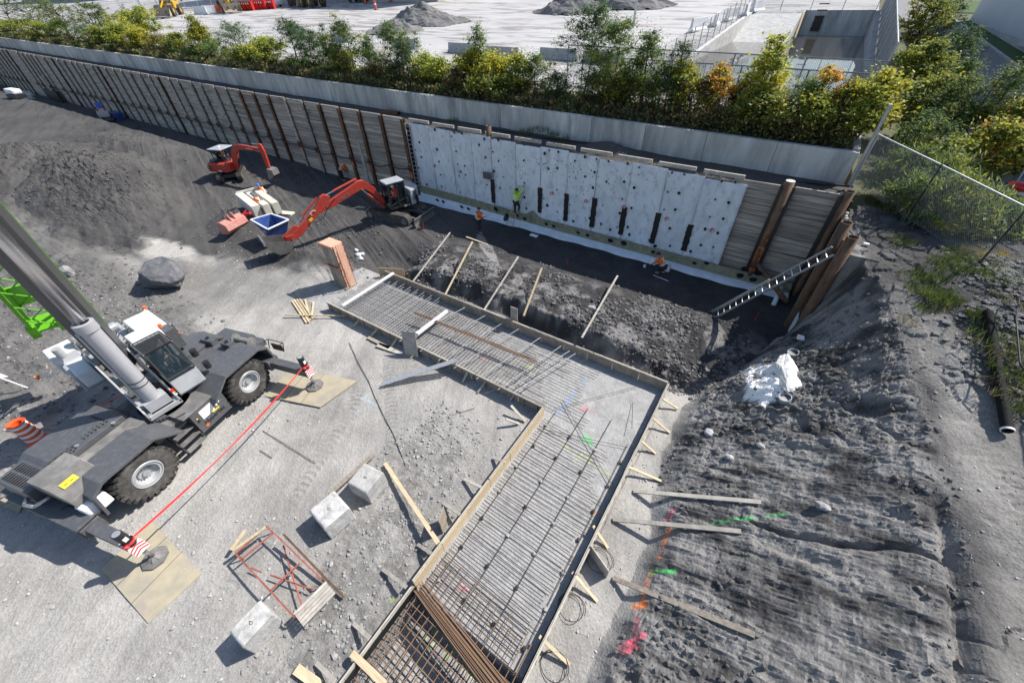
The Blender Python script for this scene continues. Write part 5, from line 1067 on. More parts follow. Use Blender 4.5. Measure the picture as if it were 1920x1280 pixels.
bar((LX0+.3, 9.6, .1), (LX1-.2, 7.2, .1), RB, 'rebar', rl); bar((LX0+.2, 7.9, .1), (LX1-.3, 8.9, .1), RB, 'rebar', rl); bar((LX1-.9, 11.0, .05), (LX1-.45, 9.6, .3), RB, 'rebar', rl); bar((LX0+.2, 9.0, .12), (LX0+2.6, 11.9, .12), RB, 'rebar', rl)
for x in (LX0+.35, LX0+1.35, LX0+2.35, LX1-.35):
    for y in np.arange(1.9, 8.8, 1.05):
        m = MB().bx(-.045, .045, -.045, .045, 0, .06); m.bx(-.02, .02, -.06, .06, .06, .075); o = m.build('spacer', 'black' if random.random() < .6 else 'stonelight', rl); o.location = (x+random.uniform(-.04, .04), y, .01); o.rotation_euler[2] = random.random()
rc = thing('rebar_cage', 'rusty rebar cage over the deep pocket at the bottom of the form', 'rebar cage')
for k in range(22):
    y = 2.5-k*.21; 
    bar((LX0+.12, y, .18 if y < 1.5 else .14), (LX1-.15-.3*(y > 1.5), y-.12, .18 if y < 1.5 else .14), RB*1.15, 'rebar_rust' if y < 1.4 else 'rebar', rc)
    if y < 1.4: bar((LX0+.12, y+.07, -.5), (LX1-.15, y-.05, -.5), RB*1.15, 'rebar', rc)
for k in range(17):
    x = LX0+.2+k*.2; bar((x, 2.75-.12*(k % 3)-.035*k, .17), (x+.02, -3.2, .2), RB*1.1, 'rebar_rust', rc); bar((x+.05, 1.3, -.47), (x+.06, -3.2, -.47), RB*1.1, 'rebar', rc)
for k in range(22):
    y = 1.2-k*.21; bar((LX0+.12, y, -.5), (LX0+.12, y, .18), RB, 'rebar_rust', rc); bar((LX1-.18, y-.1, -.5), (LX1-.18, y-.1, .18), RB, 'rebar_rust', rc)
rbn = thing('rebar_bundle', 'bundle of long rusty bars laid across the bottom of the form leg', 'rebar bundle')
for k in range(16):
    a = (LX0+.1+random.uniform(-.05, .12), 1.60-.022*k, .22+.022*(k % 3)); bar(a, (LX1-.02+random.uniform(-.1, .1), 1.02-.030*k, .22+.022*(k % 3)), .014, 'rebar_rust', rbn)
rb2 = thing('rebar_bundle', 'thin bundle of rusty bars lying diagonally on the upper rebar mat', 'rebar bundle')
for k in range(6): bar(V3(g(775, 587, .52))+V3((0, .02*k, .015*(k % 2))), V3(g(1013, 682, .5))+V3((-.3*random.random(), .035*k-.05, .015*(k % 2))), .014, 'rebar_rust', rb2)
# wire coils on the right
def coil(px, py, r, label):
    c_ = onground(px, py); m = MB(); pts = []
    for k in range(38): t_ = k/36*6.283*1.5; pts.append(c_+V3((math.cos(t_)*r*(1+.12*math.sin(t_*.7)), math.sin(t_)*r*.9, .05+.05*math.sin(t_*1.3)+.03)))
    tag(m.path(pts, .010, 4).build('wire_loop', 'rebar'), label, 'wire')
coil(1125, 1052, .38, 'thin wire loop on the gravel right of the form leg, upper one'); coil(1072, 1140, .36, 'thin wire loop on the gravel right of the form leg, lower one'); coil(1040, 1250, .34, 'thin wire loop at the bottom edge right of the form leg')
# concrete lifting blocks
BLG = 'pale concrete blocks on the gravel'
def block(pa, pb, pc, z, label):
    """top corners: left, far, right"""
    a, b_, c_ = g(*pa, z), g(*pb, z), g(*pc, z); ex_ = b_-a; ey_ = c_-b_; L1, L2 = np.linalg.norm(ex_), np.linalg.norm(ey_); d1 = nrm(ex_); d2 = nrm(ey_-d1*(ey_@d1))
    ctr = a+ex_/2+d2*L2/2; t = thing('concrete_block', label, 'concrete block', (ctr[0], ctr[1], 0), math.atan2(d1[1], d1[0]), BLG)
    o = MB().prism([(-L1/2, 0), (L1/2, 0), (L1/2, z-.05), (L1/2-.05, z), (-L1/2+.05, z), (-L1/2, z-.05)], (0, -L2/2, 0), (1, 0, 0), (0, 0, 1), (0, 1, 0), L2).build('body', 'block', t, bevel=.03)
    pts = [(0, .07), (.035, -.02), (0, -.06), (-.035, -.02), (0, .07)]; MB().path([V3((x_, y_, z+.008)) for x_, y_ in pts], .005, 5).build('lifting_loop', 'black', t)
block((428, 1184), (487, 1123), (515, 1146), .75, 'largest pale concrete block with a dark hole, at the bottom left'); block((578, 957), (626, 918), (650, 955), .72, 'middle pale concrete block just below the wooden plank')
block((650, 905), (684, 866), (714, 890), .72, 'upper pale concrete block resting against the wooden plank')
board('plank', 'weathered plank lying along the upper concrete blocks', g(618, 926, .25), g(700, 852, .12), .16, .05, 'wood')
# red steel scaffold frame on the ground
sf_ = thing('scaffold_frame', 'rusty red steel frame lying on the gravel with a wooden pallet at its foot', 'steel frame')
fp = lambda x, y, z=.45: g(380+x*.3438, 840+y*.3438, z)
fr = [((180, 575), (350, 425)), ((350, 425), (650, 715)), ((180, 575), (500, 920)), ((215, 600), (380, 465)), ((370, 775), (530, 625))]
for i, (a, b_) in enumerate(fr): MB().beam(fp(*a), fp(*b_), .038, .038).build('tube', 'oldred', sf_)
for a, b_ in (((180, 575), (180, 575)), ((350, 425), (350, 425)), ((500, 920), (500, 920)), ((650, 715), (650, 715))): MB().tube(fp(*a), V3(fp(*a))*V3((1, 1, 0)), .025, 6).build('leg', 'rust', sf_)
for a, b_ in (((370, 690), (600, 770)), ((440, 530), (480, 660)), ((480, 660), (545, 870)), ((265, 650), (320, 675))): MB().tube(fp(*a, .2), fp(*b_, .2), .022, 6).build('brace_tube', 'oldred', sf_)
board('plank', 'rust stained long stick lying beside the red frame', fp(440, 468, .5), fp(770, 812, .1), .06, .05, 'rust_pale')
board('plank', 'short pale stick at the top left corner of the red frame', fp(155, 555, .3), fp(235, 445, .3), .10, .04, 'freshwood'); board('plank', 'yellow edged stick on the top bar of the red frame', fp(165, 560, .5), fp(345, 430, .5), .09, .04, 'freshwood')
pt = thing('pallet', 'small weathered wooden pallet at the foot of the red frame', 'pallet'); A_, B_, C_ = fp(500, 905, .4), fp(675, 730, .4), fp(545, 965, .4); dv = V3(C_)-V3(A_)
for k in range(5): MB().beam(V3(A_)+dv*k/4, V3(B_)+dv*k/4, .085, .02).build('slat', 'palewood', pt)
for k in range(3): s_ = V3(A_)+(V3(B_)-V3(A_))*(k*.45+.05); MB().beam(s_-V3((0, 0, .05)), s_+dv-V3((0, 0, .05)), .05, .07).build('bearer', 'wood', pt)
# column form in the left corner
cfm = thing('column_form', 'tall plywood column form with red clamps standing beside the rebar mat', 'column form', g(630, 531, 0), 0)
CW, CD, CHh = 1.0, .58, 2.6
mat('ply_sunlit', (.62, .38, .26), .7, var=.12, scale=3, dirt=(.50, .28, .19), dscale=2, damt=.5)  # sunlight on the side and top boards put into this colour
for k in range(5): MB().bx(.2*k, .2*k+.19, -.03-.012*(k % 2), 0, 0, CHh).build('front_board', 'wood', cfm)  # shaded front: its shade put into the colour as darker wood
for k in range(2): MB().bx(CW, CW+.03, .02+.28*k, .29+.28*k, 0, CHh).build('side_board', 'ply_sunlit', cfm)
MB().bx(0, CW, CD, CD+.03, 0, CHh).build('back_board', 'ply', cfm); MB().bx(-.03, 0, 0, CD, 0, CHh).build('side_board', 'ply', cfm)
for k in range(4): MB().bx(-.06+.27*k, .19+.27*k, -.08, CD+.05, CHh, CHh+.035+.01*(k % 2)).build('top_board', 'ply_sunlit', cfm)
MB().bx(-.14, CW+.1, -.14, -.08, CHh-.05, CHh+.06).build('top_rim', 'redpink', cfm)
for z in (1.30,): MB().bx(-.15, CW+.12, -.11, -.05, z, z+.05).build('clamp', 'red', cfm)
lad = []
for y in (.02, .50): MB().tube((CW+.28, y, .1), (CW+.28, y, 2.75), .016, 5).build('stile', 'red', cfm)
for k in range(6): MB().tube((CW+.28, .02, .4+k*.42), (CW+.28, .50, .4+k*.42), .014, 5).build('rung', 'redpink', cfm)
for k in range(4): MB().tube((CW+.06+.14*k, -.12+.02*k, .05), (CW+.05+.10*k, .08, 1.7-.2*k), .010, 5).build('starter_bar', 'rebar_rust', cfm)
for k in range(2): MB().tube((-.3+.12*k, -.05, .0), (-.35+.12*k, -.05, .9), .012, 5).build('starter_bar', 'rebar', cfm)
MB().bx(-.1, CW+.15, -.16, CD+.1, -.02, .06).build('base_board', 'wood', cfm)
# ================================================================ ROUGH TERRAIN CRANE
cr = thing('mobile_crane', 'big grey rough terrain crane with raised boom, outriggers out on mats', 'mobile crane', (-16.1, .57, 0), rad(15))
bpy.context.view_layer.update(); CINV = cr.matrix_world.inverted()
def wb(mb, name, m=None, par=cr, **k):     # piece given in world coordinates
    o = mb.build(name, m, None, **k); o.parent = par
    if par is cr: o.matrix_parent_inverse = CINV
    else: o.matrix_parent_inverse = par.matrix_world.inverted() if False else Matrix.Identity(4)
    return o
MB().bx(-.62, .55, -3.9, 3.8, .75, 1.3).build('chassis', 'dark', cr)
def wheel(x, y):
    s = 1 if x > 0 else -1; m = MB(); w = .36
    m.ring([(-w+.03, .44), (-w, .52), (-w-.015, .68), (-w, .80), (-w+.06, .88), (w-.06, .88), (w, .80), (w+.015, .68), (w, .52), (w-.03, .44)], (0, 0, 0), (s, 0, 0), 40)
    for k in range(26):
        a = k*2*math.pi/26
        for sd in (-1, 1):
            a2 = a+(sd*.0+ (math.pi/26 if sd > 0 else 0)); c_, s_ = math.cos(a2), math.sin(a2); c3, s3 = math.cos(a2+.16), math.sin(a2+.16)
            x_o, x_i = sd*(w+.005), sd*.02; r0, r1 = .85, .935; t_ = .062
            def P_(xx, cc, sn, r, tt): return (xx, cc*r-sn*tt, sn*r+cc*tt)
            vs = [P_(x_o, c_, s_, r0, -t_), P_(x_o, c_, s_, r0, t_), P_(x_o, c_, s_, r1, t_), P_(x_o, c_, s_, r1, -t_), P_(x_i, c3, s3, r0, -t_), P_(x_i, c3, s3, r0, t_), P_(x_i, c3, s3, r1, t_), P_(x_i, c3, s3, r1, -t_)]
            m.add(vs, [(0, 1, 2, 3), (7, 6, 5, 4), (0, 4, 5, 1), (1, 5, 6, 2), (2, 6, 7, 3), (3, 7, 4, 0)])
            vs = [P_(x_o, c_, s_, .74, -t_), P_(x_o, c_, s_, .74, t_), P_(x_o, c_, s_, .93, t_), P_(x_o, c_, s_, .93, -t_)]; vs += [(p[0]-sd*.04, p[1], p[2]) for p in vs]
            m.add(vs, [(0, 1, 2, 3), (7, 6, 5, 4), (0, 4, 5, 1), (2, 6, 7, 3)])
    o = m.build('wheel', 'rubber', cr); o.location = (x, y, .935)
    r = MB().ring([(.30, .44), (.345, .40), (.345, .355), (.20, .33), (.12, .22), (.18, .20), (.18, .0)], (0, 0, 0), (s, 0, 0), 32); r.ring([(.34, .47), (.375, .445), (.37, .42), (.30, .41)], (0, 0, 0), (s, 0, 0), 32); r.build('rim', 'crane_grey', o, smooth=False)
    h = MB(); 
    for k in range(12): a = k*math.pi/6; h.tube((s*.20, math.cos(a)*.19, math.sin(a)*.19), (s*.235, math.cos(a)*.19, math.sin(a)*.19), .014, 5)
    h.tube((s*.18, 0, 0), (s*.26, 0, 0), .09, 16); h.build('hub', 'galv', o)
for x in (-1.25, 1.2):
    for y in (-2.15, 2.15): wheel(x, y)
for s in (-1, 1):
    for e in (-1, 1):
        pr = [(e*y, z) for y, z in ((3.55, .95), (3.42, 1.78), (3.05, 2.02), (1.45, 2.02), (.72, 1.50), (.62, 1.38), (.70, 1.36), (1.42, 1.90), (3.0, 1.92), (3.34, 1.72), (3.46, .95))]
        f = MB().prism(pr, (.50 if s > 0 else -1.85, 0, 0), (0, 1, 0), (0, 0, 1), (1, 0, 0), 1.22); f.build('fender', 'dark', cr, bevel=.015)
        if s > 0:
            f = MB().prism([(e*3.5, 1.0), (e*3.4, 1.75), (e*3.05, 1.93), (e*1.45, 1.93), (e*.75, 1.42), (e*.7, 1.0)], (.48, 0, 0), (0, 1, 0), (0, 0, 1), (1, 0, 0), .03).build('fender_inner', 'dark', cr)
# decks
d = MB().bx(-1.85, .52, .62, 3.05, 1.42, 1.90); d.build('rear_deck', 'dark', cr, bevel=.02)
MB().bx(-1.2, .5, 3.05, 3.95, 1.2, 1.72).build('rear_deck', 'dark', cr, bevel=.02)
for (x0, x1, y0, y1, z0, z1) in ((-.95, -.35, 2.7, 3.0, 1.9, 2.15), (.10, .55, 2.75, 3.05, 1.9, 2.15)):
    o = MB().bx(x0, x1, y0, y1, z0, z1).build('light_box', 'dark', cr, bevel=.01); MB().tube(((x0+x1)/2, (y0+y1)/2, z1), ((x0+x1)/2, (y0+y1)/2, z1+.07), .06, 12).build('knob', 'black', o)
MB().bx(-.15, .95, 3.55, 3.95, 1.3, 1.62).build('winch_cover', 'dark', cr, bevel=.02)
w_ = MB().tube((.1, 3.4, 1.85), (.9, 3.4, 1.85), .13, 16); w_.tube((.05, 3.4, 1.85), (.1, 3.4, 1.85), .22, 16); w_.tube((.9, 3.4, 1.85), (.95, 3.4, 1.85), .22, 16); w_.build('winch_drum', 'darkdust', cr)
lf = MB().beam((1.2, 3.95, 1.25), (1.75, 3.95, 1.25), .05, .32); lf.build('tail_light_frame', 'black', cr); MB().bx(1.28, 1.55, 3.98, 4.02, 1.15, 1.33).build('tail_light', 'orange', cr)
gu = MB(); 
for k in range(2): gu.path([(1.0+.8*k, 3.9, 1.1), (1.0+.8*k, 4.05, 1.5), (1.0+.8*k, 3.9, 1.55)], .02, 5)
gu.path([(1.0, 4.05, 1.5), (1.8, 4.05, 1.5)], .02, 5); gu.build('guard_bar', 'black', cr)
MB().bx(-1.7, 1.05, -.72, .70, 1.05, 1.42).build('mid_deck', 'darkdust', cr, bevel=.01)
# hood
hd = MB(); hd.prism([(-4.0, 1.15), (-3.95, 1.85), (-2.2, 2.0), (-1.0, 1.98), (-.75, 1.5), (-.75, 1.15)], (-1.72, 0, 0), (0, 1, 0), (0, 0, 1), (1, 0, 0), 1.45); hood = hd.build('engine_hood', 'dark', cr, bevel=.03)
gr = MB()
for k in range(9):
    for j in range(8): gr.tube((-1.5+.16*j+.06*(k % 2), -3.15+.09*k, 1.935+.006*k), (-1.5+.16*j+.06*(k % 2), -3.15+.09*k, 1.945+.0065*k), .028, 6)
for k in range(7):
    for j in range(6): gr.tube((-1.2+.14*j, -2.1+.12*k, 2.0), (-1.2+.14*j, -2.1+.12*k, 2.012), .03, 6)
gr.build('perforations', 'tar', hood, kind='stuff')
gr = MB()
for k in range(10):
    for j in range(2): gr.bx(-1.55+.11*k, -1.51+.11*k, -3.85+.32*j, -3.6+.32*j, 1.872+.027*j, 1.885+.027*j)
gr.build('louvres', 'tar', hood, kind='stuff')
MB().bx(-.10, .12, -2.95, -2.9, 1.97, 2.0).build('hatch_handle', 'white', hood); MB().bx(-1.55, -1.35, -2.6, -2.55, 1.98, 2.0).build('hatch_handle', 'white', hood)
for (x, y) in ((-.45, -2.35), (-.9, -2.55), (-.25, -1.35)): MB().tube((x, y, 1.97), (x, y, 2.01), .06, 12).build('cap', 'galv', hood)
MB().bx(-.25, .45, -2.7, -.9, 1.2, 1.80).build('duct', 'darkdust', cr, bevel=.03)
# ribbed exhaust box
eb = MB(); eb.prism([(-.35, 1.55), (-.35, 2.08), (-.2, 2.22), (.55, 2.22), (1.28, 1.82), (1.28, 1.55)], (0, -3.72, 0), (1, 0, 0), (0, 0, 1), (0, 1, 0), 1.05); ebo = eb.build('exhaust_box', 'darkdust', cr, bevel=.02)
rb_ = MB()
for k in range(24): y = -3.68+k*.042; rb_.beam((.55, y, 2.225), (1.27, y, 1.832), .014, .018, up=(.5, 0, .87))
rb_.build('ribs', 'darkdust', ebo, kind='stuff')
n_ = nrm((.40, 0, .72)); e1 = V3((0, 1, 0)); e2 = nrm((.73, 0, -.40)); o_ = V3((.85, -3.3, 2.08))
MB().frame(o_+n_*.02, e1, e2, n_, .2, .10, .004).build('warning_label', 'yellowpaint', ebo)
for k, s_ in enumerate((-.09, .06)):
    MB().frame(o_+n_*.026+e1*s_+e2*.01, e1, e2, n_, .045, .012, .002).build('label_print', 'black', ebo)
MB().path([(-.55, -3.95, 1.55), (-.35, -4.15, 1.55), (.1, -4.1, 1.62), (.25, -3.75, 1.65)], .055, 10).build('exhaust_pipe', 'steel', cr, smooth=True)
tk = MB().bx(1.05, 1.5, -3.75, -3.1, 1.02, 1.5).build('fluid_tank', 'white', cr, bevel=.06); MB().tube((1.2, -3.4, 1.5), (1.2, -3.4, 1.56), .07, 14).build('tank_cap', 'bluehat', tk)
MB().bx(-1.5, 1.65, -4.2, -3.72, 1.12, 1.26).build('step_box', 'dark', cr, bevel=.02)
lf = MB().bx(1.62, 1.68, -4.2, -3.6, .8, 1.2).build('light_frame', 'black', cr); MB().bx(1.68, 1.70, -4.1, -3.8, .95, 1.08).build('tail_light', 'orange', lf)
# side tool box with lettering
tb_ = thing  # (kept short)
bxo = MB().bx(.72, 1.42, -.18, 1.14, .50, 1.50).build('tool_box', 'dark', cr, bevel=.015)
MB().bx(.30, 1.44, -.4, 1.16, 1.505, 1.56).build('walkway', 'darkdust', cr, bevel=.01)
fx = 1.425
MB().bx(fx, fx+.006, .12, .62, .98, 1.38).build('notice', 'white', bxo); MB().bx(fx+.007, fx+.012, .50, .78, .93, 1.0).build('notice', 'yellowpaint', bxo); MB().bx(fx, fx+.008, -.08, .0, 1.0, 1.2).build('latch', 'black', bxo); MB().bx(fx+.009, fx+.013, -.07, -.01, 1.16, 1.22).build('notice', 'yellowpaint', bxo)
for y in (.74, .86): MB().tube((fx, y, 1.10+.07*(y > .8)), (fx+.01, y, 1.10+.07*(y > .8)), .04, 12).build('round_sticker', 'white', bxo)
MB().frame((fx+.006, .10, .68), (0, .7, .7), (0, -.7, .7), (1, 0, 0), .055, .055, .004).build('hazard_diamond', 'orange', bxo)
mat('glossblack', (.008, .008, .008), .2)
text('Hypertec', .23, (fx+.004, .50, .80), (0, 1, 0), (0, 0, 1), 'glossblack', bxo); text('WWW . RENTAL . COM', .045, (fx+.004, .60, .66), (0, 1, 0), (0, 0, 1), 'glossblack', bxo) if False else None
st = MB()
for x, y in ((1.30, -.95), (1.30, -.22)): st.beam((.9, y, 1.4), (1.42, y, .30), .05, .16, up=(1, 0, 0))
st.build('step_frame', 'black', cr)
for k in range(4): MB().bx(.98+.12*k, 1.20+.12*k, -.95, -.22, 1.22-.28*k, 1.25-.28*k).build('step', 'darkdust', cr)
for y in (-.95, -.18): MB().path([(1.0, y-.1, 1.45), (1.15, y-.25, 1.62), (1.25, y+.05, 1.60), (1.0, y+.1, 1.47)], .014, 5).build('grab_rail', 'black', cr)
# outriggers
for e in (-1, 1):
    yb = -3.92 if e < 0 else 3.32
    MB().bx(-1.75, 1.75, yb-.26, yb+.26, .72, 1.20).build('outrigger_box', 'dark', cr, bevel=.02)
    for s in (-1, 1):
        xe = 3.45*s if s > 0 else -3.75
        bm = MB().bx(min(1.6*s, xe+.12*s), max(1.6*s, xe+.12*s), yb-.17, yb+.17, .78, 1.13).build('outrigger_beam', 'dark', cr, bevel=.015)
        j = MB().tube((xe, yb, .70), (xe, yb, 1.78), .125, 20).build('jack_cylinder', 'black', cr, smooth=False)
        MB().tube((xe, yb, 1.78), (xe, yb, 1.80), .10, 16).build('cap', 'galv', j); MB().bx(xe+.02, xe+.13, yb-.05, yb+.05, 1.45, 1.6).build('sticker', 'white', j)
        MB().tube((xe, yb, .2), (xe, yb, .75), .062, 16).build('jack_rod', 'chrome', cr, smooth=True)
        fl = MB().ring([(0, .36), (.05, .36), (.08, .2), (.16, .1), (.16, 0)], (xe, yb, .07), (0, 0, 1), 8)
        for k in range(8): a = k*math.pi/4; fl.prism([(.07, 0), (.32, 0), (.07, .16)], (xe, yb, .10), (math.cos(a), math.sin(a), 0), (0, 0, 1), (-math.sin(a), math.cos(a), 0), .012)
        fl.build('float_pad', 'darkdust', cr)
        cx0 = xe+.125*s+.0; pl_ = MB().frame((xe+.14*s, yb, .955), (0, 1, 0), (0, 0, 1), (1, 0, 0), .185, .20, .006).build('chevron_plate', 'white', bm)
        pt_ = MB().frame((xe-.12*s, yb, 1.138), (1, 0, 0), (0, 1, 0), (0, 0, 1), .22, .17, .004).build('chevron_plate', 'white', bm) if (e < 0 and s > 0) else None
        for k in range(3):
            z0 = .80+.12*k; MB().prism([(-.18, z0), (0, z0+.09), (.18, z0), (.18, z0+.05), (0, z0+.14), (-.18, z0+.05)], (xe+.148*s, yb, 0), (0, 1, 0), (0, 0, 1), (s, 0, 0), .004).build('chevron', 'redpaint', bm)
            if pt_: x0 = xe-.30+.13*k; MB().prism([(x0, -.165), (x0+.09, 0), (x0, .165), (x0+.05, .165), (x0+.14, 0), (x0+.05, -.165)], (0, yb, 1.143), (1, 0, 0), (0, 1, 0), (0, 0, 1), .003).build('chevron', 'redpaint', bm)
# slewing ring and upper structure, in world coordinates (it points across the carrier)
sx, sy = -16.25, .55
rg = MB(); rg.ring([(0, .95), (.14, .95), (.14, .7), (.2, .7)], (sx, sy, 1.42), (0, 0, 1), 40); 
for k in range(60): a = k*math.pi/30; rg.frame((sx+.97*math.cos(a), sy+.97*math.sin(a), 1.49), (math.cos(a), math.sin(a), 0), (-math.sin(a), math.cos(a), 0), (0, 0, 1), .02, .02, .06)
wb(rg, 'slewing_ring', 'dark')
wb(MB().bx(-18.3, -15.45, -.05, 1.0, 1.62, 1.78), 'turntable_floor', 'crane_grey')
for y in (-.07, .93):
    wb(MB().prism([(-19.7, 2.3), (-19.3, 2.9), (-18.3, 3.25), (-17.5, 3.05), (-15.45, 2.02), (-15.45, 1.66), (-18.4, 1.66), (-19.3, 2.0)], (0, y, 0), (1, 0, 0), (0, 0, 1), (0, 1, 0), .06), 'side_plate', 'crane_grey', bevel=.01)
wb(MB().bx(-17.3, -16.9, .0, .93, 1.9, 2.2), 'cross_member', 'crane_grey'); wb(MB().bx(-15.75, -15.5, .0, .93, 1.78, 1.86), 'front_lip', 'crane_grey')
hs = MB()
for k in range(7): y = .70+.03*k; hs.path([(-18.2+.2*k, y, 2.2), (-17.2, y-.05*k, 2.35-.05*k), (-16.3, y, 2.0+.03*k), (-15.7, y, 1.85)], .022, 5)
wb(hs, 'hydraulic_hoses', 'rubberhose', kind='stuff')
# boom
bf = V3((-18.2, .55, 3.0)); th = rad(75); bd_ = V3((math.cos(th), 0, math.sin(th))); bn = V3((-bd_[2], 0, bd_[0])); by_ = V3((0, 1, 0))
def boomsec(s0, s1, w, h, m, name, off=0):
    pr = [(-h, -w*.62), (-h*.55, -w), (h*.9, -w), (h, -w*.85), (h, w*.85), (h*.9, w), (-h*.55, w), (-h, w*.62)]
    return wb(MB().prism(pr, bf+bd_*s0+bn*off, bn, by_, bd_, s1-s0), name, m, bevel=.02)
bo = boomsec(-.5, 13.5, .44, .50, 'boomgrey', 'boom'); boomsec(13.4, 19, .38, .42, 'boomgrey', 'boom_section')
wb(MB().beam(bf+bd_*1.2+by_*.45+bn*.30, bf+bd_*13.5+by_*.45+bn*.30, .035, .06, up=bn), 'green_edge', 'green')
wb(MB().beam(bf+bd_*1.2+by_*.47-bn*.0, bf+bd_*13.5+by_*.47-bn*.0, .02, .05, up=bn), 'green_edge', 'green')
wb(MB().tube(bf-by_*.62, bf+by_*.50, .16, 16), 'boom_pivot', 'galv')
c0_ = V3((-15.75, .44, 2.15)); c1_ = c0_+nrm(V3((-.25, .10, 9.0)))*3.35; cd = nrm(c1_-c0_)
wb(MB().tube(c0_, c1_, .24, 32), 'lift_cylinder', 'cyl_grey', smooth=False); wb(MB().ring([(-.25, .242), (-.25, .275), (.03, .275), (.05, .18)], c1_, cd, 32), 'cylinder_gland', 'cyl_grey')
wb(MB().tube(c1_, c1_+cd*6.5, .165, 32), 'lift_rod', 'chrome', smooth=True); wb(MB().bx(-16.0, -15.5, .1, .8, 1.8, 2.25), 'cylinder_foot', 'crane_grey')
wb(MB().path([V3(c0_)+V3((.0, -.26, .3)), c1_+V3((0, -.3, -.2))], .03, 6), 'cylinder_line', 'crane_grey')
for s_ in (.25, .45): wb(MB().ring([(0, .244), (0, .25), (.03, .25), (.03, .244)], c0_+cd*(s_+.5), cd, 24), 'strap', 'rubberhose')
# stowed green lattice jib alongside the boom
jf = V3((-20.3, .10, 3.5)); jt = nrm(V3((.20, 0, 1))); jn_ = V3((-1, 0, .2)); q = []
jb0 = at(88, 604, 15.3); jb1 = at(-60, 428, 11.2); jd = nrm(jb1-jb0); ja = nrm(V3((-.35, -1, 0))); jb = np.cross(jd, ja)
JL = np.linalg.norm(jb1-jb0)+3; ch = [ja*a+jb*b for a, b in ((-.42, -.25), (-.42, .30), (.42, .30), (.42, -.25))]
jo = None
for k, c_ in enumerate(ch):
    o = wb(MB().beam(jb0+c_*1.0, jb0+c_+jd*JL, .10, .10, up=jb), 'jib_chord', 'green')
lat = MB(); n_ = 9
for k in range(n_):
    s0, s1 = JL*k/n_, JL*(k+1)/n_
    for a, b in ((0, 1), (1, 2), (3, 0)): lat.tube(jb0+ch[a]+jd*s0, jb0+ch[b]+jd*s1, .028, 6)
wb(lat, 'jib_lacing', 'green', kind='stuff')
wb(MB().frame(jb0+jd*1.6-jb*.30, ja, jd, jb, .42, .55, .03), 'jib_plate', 'green'); wb(MB().frame(jb0+jd*.05, ja, jb, jd, .48, .34, .06), 'jib_foot', 'green')
wb(MB().frame(jb0+ch[1]+jd*.1, ja, jd, jb, .13, .34, .10), 'jib_lug', 'green'); wb(MB().frame(jb0+ch[2]+jd*.1, ja, jd, jb, .13, .34, .10), 'jib_lug', 'green')
# cab
mat('jeans', (.06, .11, .22), .9, var=.1)
gm_ = bpy.data.materials.new('cabglass'); gm_.use_nodes = True; MATS['cabglass'] = gm_; b_ = gm_.node_tree.nodes['Principled BSDF']; b_.inputs['Base Color'].default_value = (.012, .022, .026, 1); b_.inputs['Roughness'].default_value = .05; b_.inputs['Alpha'].default_value = .5
cb = MB().prism([(-15.99, 2.42), (-15.72, 2.48), (-15.55, 1.85), (-15.62, 1.75), (-15.9, 1.75)], (0, 1.08, 0), (1, 0, 0), (0, 0, 1), (0, 1, 0), .92)
cab = wb(cb, 'cab', 'crane_grey', bevel=.03)
def cbp(mb, name, m, **k): o = mb.build(name, m, None, **k); o.parent = cab; return o
wn = nrm((.92, 0, .53)); we = nrm((.53, 0, -.92))
for nm_, bb in (('rear_panel', (-17.45, -17.40, 1.08, 2.0, 1.75, 3.42)), ('floor', (-17.4, -15.95, 1.1, 1.98, 1.72, 1.8)), ('side_panel', (-17.4, -15.98, 1.08, 1.12, 1.75, 2.3)), ('side_panel', (-17.4, -15.98, 1.96, 2.0, 1.75, 2.3)), ('roof_edge', (-17.42, -16.27, 1.08, 1.15, 3.34, 3.42)), ('roof_edge', (-17.42, -16.27, 1.93, 2.0, 3.34, 3.42)), ('roof_edge', (-17.42, -17.2, 1.15, 1.93, 3.34, 3.42))): cbp(MB().bx(*bb), nm_, 'black' if nm_ == 'floor' else 'crane_grey')
for y in (1.1, 1.98): cbp(MB().beam((-17.38, y, 2.3), (-17.38, y, 3.36), .06, .08), 'door_post', 'crane_grey')
cbp(MB().bx(-17.2, -16.7, 1.3, 1.8, 1.8, 2.15), 'seat', 'black'); cbp(MB().bx(-17.25, -17.1, 1.3, 1.8, 2.1, 2.85), 'seat_back', 'black'); cbp(MB().bx(-16.25, -16.0, 1.2, 1.9, 1.8, 2.35), 'dashboard', 'dark'); cbp(MB().ring([(0, .17), (.02, .19), (.04, .17)], (-16.42, 1.55, 2.5), (-.4, 0, 1), 16), 'steering_wheel', 'black')
cbp(MB().frame(V3((-15.985, 1.54, 2.96))+wn*.012, (0, 1, 0), we, wn, .41, .50, .006), 'windshield', 'cabglass')
cbp(MB().bx(-17.2, -16.3, 1.13, 1.95, 3.425, 3.435), 'roof_window', 'cabglass')
gg = MB()
for k in range(12): x = -17.2+k*.084; gg.tube((x, 1.12, 3.50), (x, 1.96, 3.50), .009, 4)
for k in range(7): y = 1.12+k*.14; gg.tube((-17.2, y, 3.50), (-16.28, y, 3.50), .009, 4)
cbp(gg, 'roof_guard', 'black', kind='stuff'); gf = MB().path([(-17.22, 1.10, 3.5), (-16.26, 1.10, 3.5), (-16.26, 1.98, 3.5), (-17.22, 1.98, 3.5), (-17.22, 1.10, 3.5)], .018, 5)
cbp(gf, 'guard_frame', 'black')
for y in (1.10, 1.98): cbp(MB().beam(V3((-16.25, y, 3.43)), V3((-15.70, y, 2.50)), .05, .05), 'window_frame', 'black')
